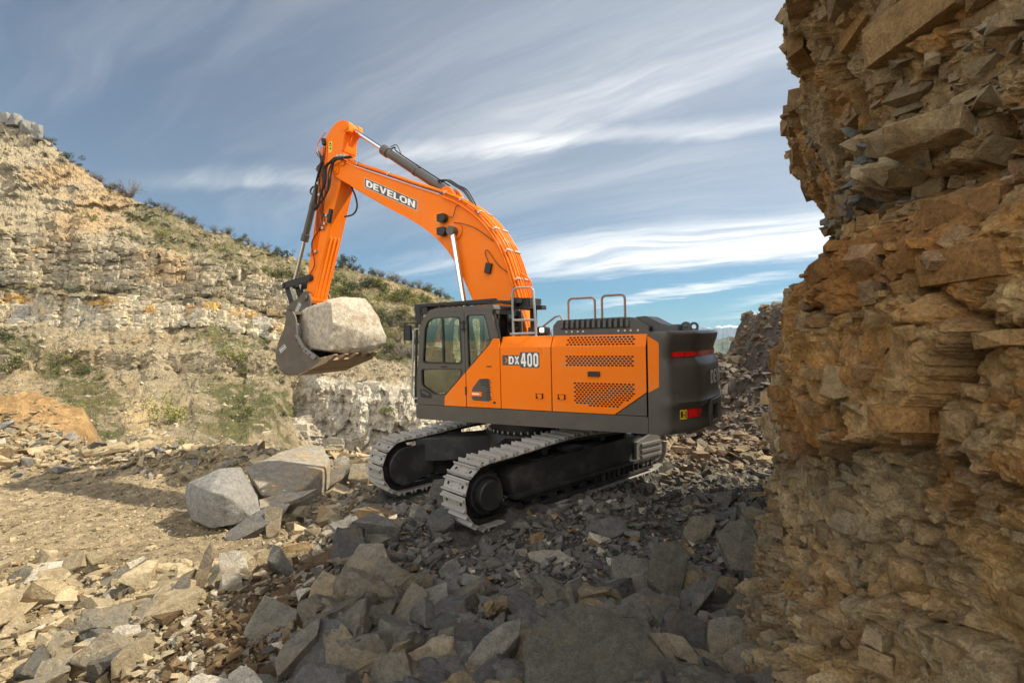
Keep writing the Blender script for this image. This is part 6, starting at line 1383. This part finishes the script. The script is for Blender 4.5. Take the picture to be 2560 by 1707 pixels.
# brand plate on the boom
A0 = Vector((4.05, 6.665)); Bx = (Vector((2.49, 5.895))-A0); Hh = Vector((4.03, 6.89))-A0
fpB = lambda u_, v_, y_: (A0.x+Bx.x*u_+Hh.x*v_, y_, A0.y+Bx.y*u_+Hh.y*v_)
bp_ = MB(); vs = [fpB(u_, v_, y_) for y_ in (.301, .303) for u_, v_ in ((0, 0), (1, 0), (1, 1), (0, 1))]; bp_.add(vs, [(0, 1, 2, 3), (4, 5, 6, 7), (0, 1, 5, 4), (1, 2, 6, 5), (2, 3, 7, 6), (3, 0, 4, 7)]); bpo = bp_.build('brand_plate', M['grey'], bo)
tw = text_width('DEVELON', .07); t_, _ = lettering('DEVELON', lambda u_, v_, q_: fpB(.035+u_/tw*.93, .17+v_*.68, .3055), .07); t_.build('brand_lettering', M['white'], bpo)
bk = MB()   # keyline
for (a_, b_, c_, d_) in ((0, 1, 0, .03), (0, 1, .97, 1), (0, .005, 0, 1), (.995, 1, 0, 1)): bk.add([fpB(a_, c_, .3045), fpB(b_, c_, .3045), fpB(b_, d_, .3045), fpB(a_, d_, .3045)], [(0, 1, 2, 3)])
bk.build('plate_edge', M['white'], bpo)
# boom lamps and box
for (x_, z_, nm) in ((1.72, 5.62, 'boom_lamp'), (1.73, 5.33, 'boom_lamp')):
    l_ = MB(); l_.prism(rnd([(x_+.12, z_+.08), (x_-.06, z_+.09), (x_-.10, z_-.02), (x_-.02, z_-.10), (x_+.12, z_-.08)], .02), .32, .46); l_.box(x_-.05, x_+.05, .30, .33, z_-.06, z_+.06); lo_ = l_.build(nm, M['black'], bo, .01)
    MB().box(x_+.121, x_+.127, .335, .445, z_-.065, z_+.065).build('lens', M['lens'], lo_)
    
jb = MB(); jb.box(.56, .70, .30, .38, 4.33, 4.55, Matrix.Rotation(R(-14), 3, 'Y')); jb.build('junction_box', M['black'], bo, .01)
# steel pipes over the back of the boom with clamps
def offset_path(pts, off):
    out_ = []
    for i, p in enumerate(pts):
        a_, b_ = Vector(pts[max(0, i-1)]), Vector(pts[min(len(pts)-1, i+1)]); t = (b_-a_).normalized(); out_.append((p[0]-t.y*off, p[1]+t.x*off))
    return out_
pipes = MB(); tp = top_[2:]
for k, (y_, off, i0, i1) in enumerate([(.27, .07, 0, 10), (.20, .085, 0, 10), (.12, .075, 0, 7), (.02, .08, 0, 7), (-.08, .075, 0, 6), (-.16, .08, 0, 10), (-.25, .075, 0, 10)]):
    pp = offset_path(tp, off+rb.uniform(-.01, .015)); pipes.tube([(a_, y_, b_) for a_, b_ in pp[i0:i1+1]], .022 if k % 3 else .026, 8)
for k, y_ in enumerate((.30, .33)): pp = offset_path(tp, .02-.05*k); pipes.tube([(a_+.0, y_+.02, b_) for a_, b_ in pp[0:7]], .018, 8)
pipes.tube([(-.36, .1, 2.9), (-.30, .1, 3.3), (-.26, .1, 3.9), (-.22, .1, 4.15), (-.02, .1, 4.3)], .02, 8); pipes.build('boom_pipes', M['orange'], bo, 0, 60)
for i in (1, 2, 3, 4, 5, 6, 8, 9):
    clp = MB()
    a_ = Vector(tp[i]); t = (Vector(tp[min(i+1, len(tp)-1)])-Vector(tp[i-1])).normalized(); n_ = Vector((-t.y, t.x)); c_ = a_+n_*.075; ang = math.atan2(t.y, t.x)
    clp.box(c_.x-.025, c_.x+.025, .09, .31, c_.y-.035, c_.y+.045, Matrix.Rotation(-ang, 3, 'Y')); 
    if i < 8: clp.box(c_.x-.025, c_.x+.025, -.29, -.05, c_.y-.035, c_.y+.045, Matrix.Rotation(-ang, 3, 'Y'))
    clp.build('pipe_clamp', M['fitting'], bo, .006)
bhs = MB(); hp_ = offset_path(tp, .03)
bhs.tube([(a_, .325, b_) for a_, b_ in hp_[3:]]+[(4.75, .33, 7.47)], .012, 6); bhs.tube([(a_, .1, b_+.05) for a_, b_ in offset_path(tp, .06)[7:]]+[(4.85, .15, 7.55)], .018, 6)
for k, y_ in enumerate((.10, .04, -.05)): bhs.tube([(2.04, y_, 6.56), (1.82, y_, 6.53+.02*k), (1.59, y_, 6.38+.02*k), (1.37, y_, 6.23+.03*k), (1.22, y_, 6.04+.02*k), (1.08, y_, 5.80), (1.0, y_, 5.64)], .017, 8)
bhs.tube([(1.46, .36, 5.5), (1.2, .36, 5.43), (.9, .34, 5.30), (.5, .33, 5.0)], .008, 6); bhs.tube([(1.62, .36, 5.66), (1.48, .36, 5.62), (1.36, .35, 5.86), (1.1, .34, 5.72)], .008, 6); bhs.tube([(.62, .34, 4.55), (.70, .34, 4.78), (.62, .34, 4.80), (.40, .34, 4.5), (.15, .34, 4.3)], .008, 6)
bhs.build('boom_hoses', M['hose'], bo, 0, 60)
# cylinders
def cylinder(name, a_, b_, split, rb_, rr_, y_=0., eye=.10):
    a_, b_ = Vector((a_[0], y_, a_[1])), Vector((b_[0], y_, b_[1])); c_ = a_+(b_-a_)*split; d_ = (b_-a_).normalized()
    m_ = MB(); m_.cyl(a_, c_, rb_, n=24); m_.cyl(c_-d_*.17, c_+d_*.03, rb_*1.22, n=24); m_.cyl(a_+(c_-a_)*.48, a_+(c_-a_)*.52, rb_*1.12, n=24); m_.cyl(a_+Vector((0, -.11, 0)), a_+Vector((0, .11, 0)), eye, n=20)
    o_ = m_.build(name, M['grey'], ex, .006)
    MB().cyl(c_, b_, rr_, n=20).build('rod', M['chrome'], o_); MB().cyl(b_+Vector((0, -.09, 0)), b_+Vector((0, .09, 0)), eye*.9, n=20).build('rod_eye', M['grey'], o_, .006); return o_
ac_ = cylinder('arm_cylinder', (1.78, 6.25), (4.66, 8.27), .655, .105, .058)
mt = MB(); mt.prism(rnd([(1.40, 5.95), (1.62, 6.30), (1.72, 6.38), (1.86, 6.34), (1.92, 6.20), (2.1, 6.25)], .04), -.20, -.13); mt.prism(rnd([(1.40, 5.95), (1.62, 6.30), (1.72, 6.38), (1.86, 6.34), (1.92, 6.20), (2.1, 6.25)], .04), .13, .20); mt.cyl((1.78, .2, 6.25), (1.78, .225, 6.25), .05, n=16); mt.build('cylinder_bracket', M['orange'], bo, .008)
act = MB(); d_ = (Vector((4.66, 0, 8.27))-Vector((1.78, 0, 6.25))).normalized(); q_ = Vector((1.78, 0, 6.25)); up2 = Vector((-d_.z, 0, d_.x)); act.tube([q_+up2*.14+d_*.1, q_+up2*.13+d_*1.0, q_+up2*.14+d_*1.9, q_+up2*.20+d_*2.02, q_+up2*.13+d_*2.1], .016, 8); act.tube([q_+up2*.14+Vector((0, .06, 0))+d_*1.7, q_+up2*.27+Vector((0, .06, 0))+d_*1.95, q_+up2*.15+Vector((0, .06, 0))+d_*2.1], .010, 6); act.build('cylinder_pipe', M['hose'], ac_)
for y_ in (.43, -.43): cylinder('boom_cylinder', (.95, 2.2), (1.46, 5.30), .42, .11, .062, y_, .11)

# ---- arm
an = [(4.73, 8.43), (4.64, 8.38), (4.62, 8.22), (4.72, 8.05), (4.82, 7.72), (4.84, 7.3), (4.88, 6.94), (5.11, 6.37), (5.35, 5.70), (6.0, 4.02), (6.1, 3.96), (6.20, 4.02), (6.24, 4.18), (6.03, 5.32), (5.72, 6.40), (5.60, 7.0), (5.52, 7.80), (5.42, 8.05), (5.18, 8.31), (5.02, 8.42), (4.88, 8.46)]
arm = MB(); arm.prism(an, -.235, .235); ao = arm.build('arm', M['orange'], ex, .02)
rbs = MB()    # three raised ribs on the inner face and welded edges
e0, e1 = Vector((5.37, 0, 5.64)), Vector((5.98, 0, 4.10)); nrmv = Vector((-(e1-e0).z, 0, (e1-e0).x)).normalized(); 
if nrmv.x > 0: nrmv = -nrmv
for y_ in (.13, 0, -.13):
    a_, b_ = e0, e1; w_ = .032
    rbs.add([a_+Vector((0, y_-w_, 0)), a_+Vector((0, y_+w_, 0)), b_+Vector((0, y_+w_, 0)), b_+Vector((0, y_-w_, 0)), a_+nrmv*.025+(b_-a_)*.03+Vector((0, y_-w_*.6, 0)), a_+nrmv*.025+(b_-a_)*.03+Vector((0, y_+w_*.6, 0)), b_+nrmv*.025-(b_-a_)*.02+Vector((0, y_+w_*.6, 0)), b_+nrmv*.025-(b_-a_)*.02+Vector((0, y_-w_*.6, 0))], [(0, 1, 5, 4), (1, 2, 6, 5), (2, 3, 7, 6), (3, 0, 4, 7), (4, 5, 6, 7)])
rbs.build('arm_ribs', M['orange'], ao, .004)
ab = MB(); ab.cyl((6.10, -.28, 4.10), (6.10, .28, 4.10), .12, n=24); ab.build('arm_boss', M['orange'], ao, .01)
ab = MB(); ab.cyl((4.66, -.20, 8.27), (4.66, .26, 8.27), .10, n=20); ab.prism(rnd([(4.55, 8.36), (4.80, 8.46), (4.86, 8.16), (4.55, 8.12)], .05), .10, .24); ab.prism(rnd([(4.55, 8.36), (4.80, 8.46), (4.86, 8.16), (4.55, 8.12)], .05), -.24, -.10)
ab.prism([(4.66, 8.12), (4.66, 8.18), (4.86, 8.0), (4.84, 7.66)], -.03, .03); ab.prism([(4.80, 7.86), (4.76, 7.86), (4.80, 7.70), (4.85, 7.70)], -.235, .235); ab.build('arm_boss', M['orange'], ao, .01)
hs_ = MB(); rh = random.Random(3)
HA = [(4.32, 7.39), (4.75, 7.46), (4.99, 7.43), (5.2, 7.29), (5.25, 6.96), (5.38, 6.63), (5.48, 6.39), (5.64, 6.32)]
HB = [(4.60, 7.42), (4.87, 7.39), (5.03, 7.18), (5.08, 6.85), (5.26, 6.57), (5.51, 6.43)]
HC = [(5.56, 7.78), (5.45, 7.54), (5.52, 7.33), (5.66, 7.05), (5.67, 6.74), (5.75, 6.44)]
for H_, n_, r0_ in ((HA, 3, .022), (HB, 3, .022), (HC, 4, .013)):
    for k in range(n_): hs_.tube([(x_+rh.uniform(-.035, .035), (.40 if H_ is not HC else .27)+.02*k-.02*(i == len(H_)-1), z_+rh.uniform(-.035, .035)) for i, (x_, z_) in enumerate(H_)], r0_*rh.uniform(.8, 1), 8)
for k in range(5): x_ = 5.36+.05*k; hs_.tube([(x_-.02, .26, 7.9-.1*k), (x_+.06, .27, 7.4), (x_+.02+.03*(k % 2), .265, 6.9), (x_+.12, .27, 6.3), (x_+.20, .265, 5.8)], .009, 6)
hs_.tube([(4.76, 0, 6.85), (4.63, 0, 6.58), (4.59, 0, 6.31), (4.74, 0, 6.15), (5.02, 0, 6.13)], .022, 8)
hs_.tube([(5.62, .26, 5.85), (5.9, .30, 5.5), (5.82, .29, 5.0), (5.98, .28, 4.75), (6.15, .27, 4.65)], .012, 6); hs_.tube([(5.55, .25, 6.1), (5.42, .30, 6.2), (5.40, .30, 6.05), (5.5, .27, 5.9)], .012, 6)
hs_.tube([(5.75, 0, 7.05), (6.12, 0, 7.05), (6.22, 0, 6.92), (6.08, 0, 6.80), (6.04, 0, 6.62), (6.2, 0, 6.42)], .022, 8); hs_.tube([(5.6, .0, 7.6), (5.72, .0, 7.3), (5.65, .0, 7.05)], .016, 8)
hs_.build('arm_hoses', M['hose'], ao, 0, 60)
apx = MB()
for k in range(4): y_ = .255+.0*k; apx.tube([(5.30+.07*k, y_, 7.9), (5.42+.06*k, y_, 7.0), (5.62+.06*k, y_, 6.0), (5.85+.05*k, y_, 5.2)], .014, 6)
apx.tube([(5.30, .27, 8.25), (5.60, .27, 8.0), (5.62, .27, 7.7)], .012, 6); apx.build('arm_pipes', M['orange'], ao, 0, 60)
afx = MB()
for (x_, z_) in ((4.66, 7.52), (4.78, 7.56), (4.9, 7.56), (5.35, 6.15), (5.42, 5.95), (5.5, 5.85), (5.78, 5.28), (5.58, 6.7), (5.66, 7.4), (5.62, 7.0)): afx.box(x_-.03, x_+.03, .24, .32, z_-.035, z_+.035)
afx.build('arm_fittings', M['fitting'], ao, .006)
abx = MB(); abx.box(5.20, 5.29, .235, .31, 5.95, 6.30, Matrix.Rotation(R(-16), 3, 'Y')); abx.build('arm_valve', M['black'], ao, .012)
abx = MB(); abx.box(5.34, 5.43, .235, .31, 7.93, 8.10, Matrix.Rotation(R(10), 3, 'Y')); abx.build('arm_sensor', M['black'], ao, .012)
stc = MB(); stc.prism([(5.13, 7.99), (5.25, 7.995), (5.27, 7.72), (5.15, 7.72)], .236, .2375); so_ = stc.build('warning_sticker', M['yellow'], ao); sk = MB(); sk.add([(5.165, .2385, 7.80), (5.235, .2385, 7.80), (5.20, .2385, 7.86)], [(0, 1, 2)]); sk.add([(5.16, .2385, 7.885), (5.24, .2385, 7.885), (5.24, .2385, 7.90), (5.16, .2385, 7.90)], [(0, 1, 2, 3)]); sk.add([(5.17, .2385, 7.92), (5.22, .2385, 7.92), (5.23, .2385, 7.97), (5.19, .2385, 7.97)], [(0, 1, 2, 3)]); sk.build('sticker_mark', M['black'], so_)
bcy = cylinder('bucket_cylinder', (5.78, 7.45), (6.98, 4.50), .60, .085, .05, 0., .09)
# linkage
lk = MB()
def link(mb_, a_, b_, r_, y0, y1):
    a_, b_ = Vector(a_), Vector(b_); t = (b_-a_).normalized(); n_ = Vector((-t.y, t.x)); poly = []
    for k in range(9): an_ = math.pi*k/8; poly.append(tuple(a_+(-t*math.sin(an_)+n_*math.cos(an_))*r_))
    for k in range(9): an_ = math.pi*k/8; poly.append(tuple(b_+(t*math.sin(an_)-n_*math.cos(an_))*r_))
    mb_.prism(poly, y0, y1); mb_.cyl((a_.x, y0-.02, a_.y), (a_.x, y1+.02, a_.y), r_*.6, n=16); mb_.cyl((b_.x, y0-.02, b_.y), (b_.x, y1+.02, b_.y), r_*.6, n=16)
link(lk, (6.02, 4.62), (7.0, 4.48), .085, .24, .30); link(lk, (6.02, 4.62), (7.0, 4.48), .085, -.30, -.24); link(lk, (7.0, 4.48), (6.72, 3.76), .09, .12, .22); link(lk, (7.0, 4.48), (6.72, 3.76), .09, -.22, -.12); lk.cyl((7.0, -.3, 4.48), (7.0, .3, 4.48), .07, n=16)
lk.build('bucket_linkage', M['black'], ex, .01)

# ---- bucket
bk_side = [(6.55, 3.75), (6.46, 3.22), (6.70, 2.95), (6.80, 2.66), (6.74, 2.38), (6.50, 2.20), (6.20, 2.13), (5.64, 2.27), (5.25, 2.42), (4.86, 2.50)]
bkt = MB()
shell_o = [(6.32, 3.74), (6.46, 3.30), (6.66, 3.02), (6.80, 2.70), (6.78, 2.42), (6.60, 2.20), (6.30, 2.12), (5.95, 2.16), (5.55, 2.28), (5.0, 2.47)]
shell_i = [(6.24, 3.72), (6.38, 3.28), (6.57, 3.0), (6.70, 2.70), (6.69, 2.46), (6.55, 2.29), (6.30, 2.21), (5.97, 2.25), (5.58, 2.36), (5.04, 2.54)]
bkt.prism(shell_o+shell_i[::-1], -.76, .76)
side_p = [(6.32, 3.74), (6.46, 3.30), (6.66, 3.02), (6.80, 2.70), (6.78, 2.42), (6.60, 2.20), (6.30, 2.12), (5.95, 2.16), (5.55, 2.28), (5.02, 2.47), (5.28, 2.60), (5.66, 2.80), (5.92, 3.12), (5.97, 3.36), (6.02, 3.60), (6.12, 3.74)]
bkt.prism(side_p, .74, .78); bkt.prism(side_p, -.78, -.74); bko = bkt.build('bucket', M['bucket'], ex, .008)
be = MB()
for y0, y1 in ((.30, .36), (-.36, -.30)): be.prism(rnd([(6.35, 3.60), (6.02, 3.70), (5.94, 3.98), (5.97, 4.18), (6.06, 4.28), (6.20, 4.26), (6.40, 4.10), (6.62, 4.02), (6.84, 3.90), (6.86, 3.72), (6.70, 3.62)], .05), y0, y1)
be.cyl((6.10, -.42, 4.10), (6.10, .42, 4.10), .075, n=18); be.cyl((6.72, -.42, 3.76), (6.72, .42, 3.76), .07, n=18); be.prism([(6.85, 3.60), (6.32, 3.74), (6.20, 3.74), (6.05, 3.66), (6.40, 3.30), (6.55, 3.2)], .30, .36); be.prism([(6.85, 3.60), (6.32, 3.74), (6.05, 3.66), (6.40, 3.30)], -.36, -.30); be.box(6.1, 6.5, -.76, .76, 3.66, 3.74)
be.build('bucket_ear', M['bucket'], bko, .012)
def framed_logo(pc, ux, vx, w_, h_, y_, nm):
    f_ = lambda u_, v_, q_=0: (pc[0]+ux[0]*u_*w_+vx[0]*v_*h_, y_, pc[1]+ux[1]*u_*w_+vx[1]*v_*h_)
    m_ = MB(); t = .07
    for (a_, b_, c_, d_) in ((-.5, .5, -.5, -.42), (-.5, .5, .42, .5), (-.5, -.465, -.5, .5), (.465, .5, -.5, .5)): m_.add([f_(a_, c_), f_(b_, c_), f_(b_, d_), f_(a_, d_)], [(0, 1, 2, 3)])
    tw_ = text_width('DEVELON', .1); l_, _ = lettering('DEVELON', lambda u_, v_, q_: f_(-.42+u_/tw_*.84, -.2+v_*.4), .1); m_.add(l_.v, l_.f); m_.build('bucket_logo', M['white'], bko)
cr = math.cos(R(32)); sr = math.sin(R(32)); framed_logo((6.52, 2.80), (-cr, sr), (sr, cr), .25, .11, .7825, 'a')
cr = math.cos(R(55)); sr = math.sin(R(55)); framed_logo((6.40, 3.86), (-cr, sr), (sr, cr), .26, .11, .3625, 'b')
wr_ = MB(); wr_.prism(rnd([(5.92, 3.16), (6.02, 3.14), (5.78, 2.80), (5.68, 2.82)], .02), .78, .815); wr_.prism(rnd([(5.68, 2.84), (5.75, 2.74), (5.38, 2.52), (5.28, 2.60)], .02), .78, .815); wr_.prism(rnd([(6.0, 3.40), (6.02, 3.43), (5.93, 3.42), (5.92, 3.16), (5.98, 3.16)], .01), .735, .79); wr_.build('side_cutter', M['wear'], bko, .008)
wb = MB()
for (x_, z_) in ((5.93, 3.03), (5.82, 2.88), (5.62, 2.75), (5.48, 2.66)): wb.cyl((x_+.02, .815, z_-.02), (x_+.02, .83, z_-.02), .022, n=8)
wb.build('cutter_bolts', M['black'], bko)
fl = MB(); fl.prism([(5.68, 2.215), (5.62, 2.245), (4.98, 2.44), (4.90, 2.50), (4.94, 2.56), (5.10, 2.53)], -.79, .79); fl.prism([(6.62, 2.17), (6.60, 2.135), (6.30, 2.085), (5.93, 2.125), (5.60, 2.24), (5.62, 2.26), (5.95, 2.155), (6.30, 2.115)], -.79, .79); fl.build('cutting_edge', M['muddy'], bko, .008)
def tooth_mb():
    t_ = MB(); t_.prism([(5.12, 2.45), (5.12, 2.56), (5.0, 2.60), (4.84, 2.63), (4.74, 2.655), (4.715, 2.63), (4.80, 2.56), (4.92, 2.49), (5.0, 2.44)], -.06, .06)
    t_.prism([(5.30, 2.36), (5.25, 2.56), (5.02, 2.60), (4.95, 2.46)], -.08, .08); return t_
t0 = tooth_mb().build('bucket_tooth', M['muddy'], bko, .015); t0.location.y = .70
for k in range(1, 5): t = t0.copy(); col.objects.link(t); t.parent = bko; t.location.y = .70-.35*k

# ---- the boulder held in the bucket
def U3(x_, y_, z_): return MU @ Vector((x_, y_, z_))
def upx(px_, py_, y_):      # point of the slewed frame at lateral distance y_ on a sight line
    r_ = Vector(((px_-1280)/FPX, 1, (HZ-py_)/FPX)); o_ = Vector((0, 0, CAMZ))-OC; Lv = MU.to_3x3() @ Vector((0, 1, 0)); k_ = (y_-o_.dot(Lv))/r_.dot(Lv); return Vector((0, 0, CAMZ))+r_*k_
def z8(x_, y_): return 660+x_/5.227, 700+y_/5.227
bpts = [(412, 460, .42), (868, 300, .68), (890, 560, .74), (862, 925, .66), (700, 900, .60), (560, 850, .52), (430, 650, .45), (1325, 235, -.55), (1400, 330, -.66), (1510, 500, -.72), (1615, 740, -.80), (1600, 830, -.76), (1370, 945, -.40), (1100, 965, .12), (560, 362, .40), (830, 262, .50), (1010, 214, .0), (1200, 222, -.3), (1170, 760, -.05), (1300, 700, -.35)]
P = [upx(*z8(a_, b_), c_) for a_, b_, c_ in bpts] + [U3(6.25, -.55, 3.0), U3(6.2, -.6, 3.5), U3(5.9, -.6, 3.95), U3(6.2, .4, 2.75), U3(5.6, -.7, 2.6)]
cen = sum(P, Vector())/len(P); bm = hull_rock(0, 1.0, 1.0, .9, 21, 4, .055, [tuple(p-cen) for p in P])
o = bpy.data.objects.new('boulder', bm_mesh('boulder', bm, M['pale_boulder'], 28)); col.objects.link(o); o.location = cen
tag(o, 'cream and rust coloured limestone boulder held in the excavator bucket', 'boulder')
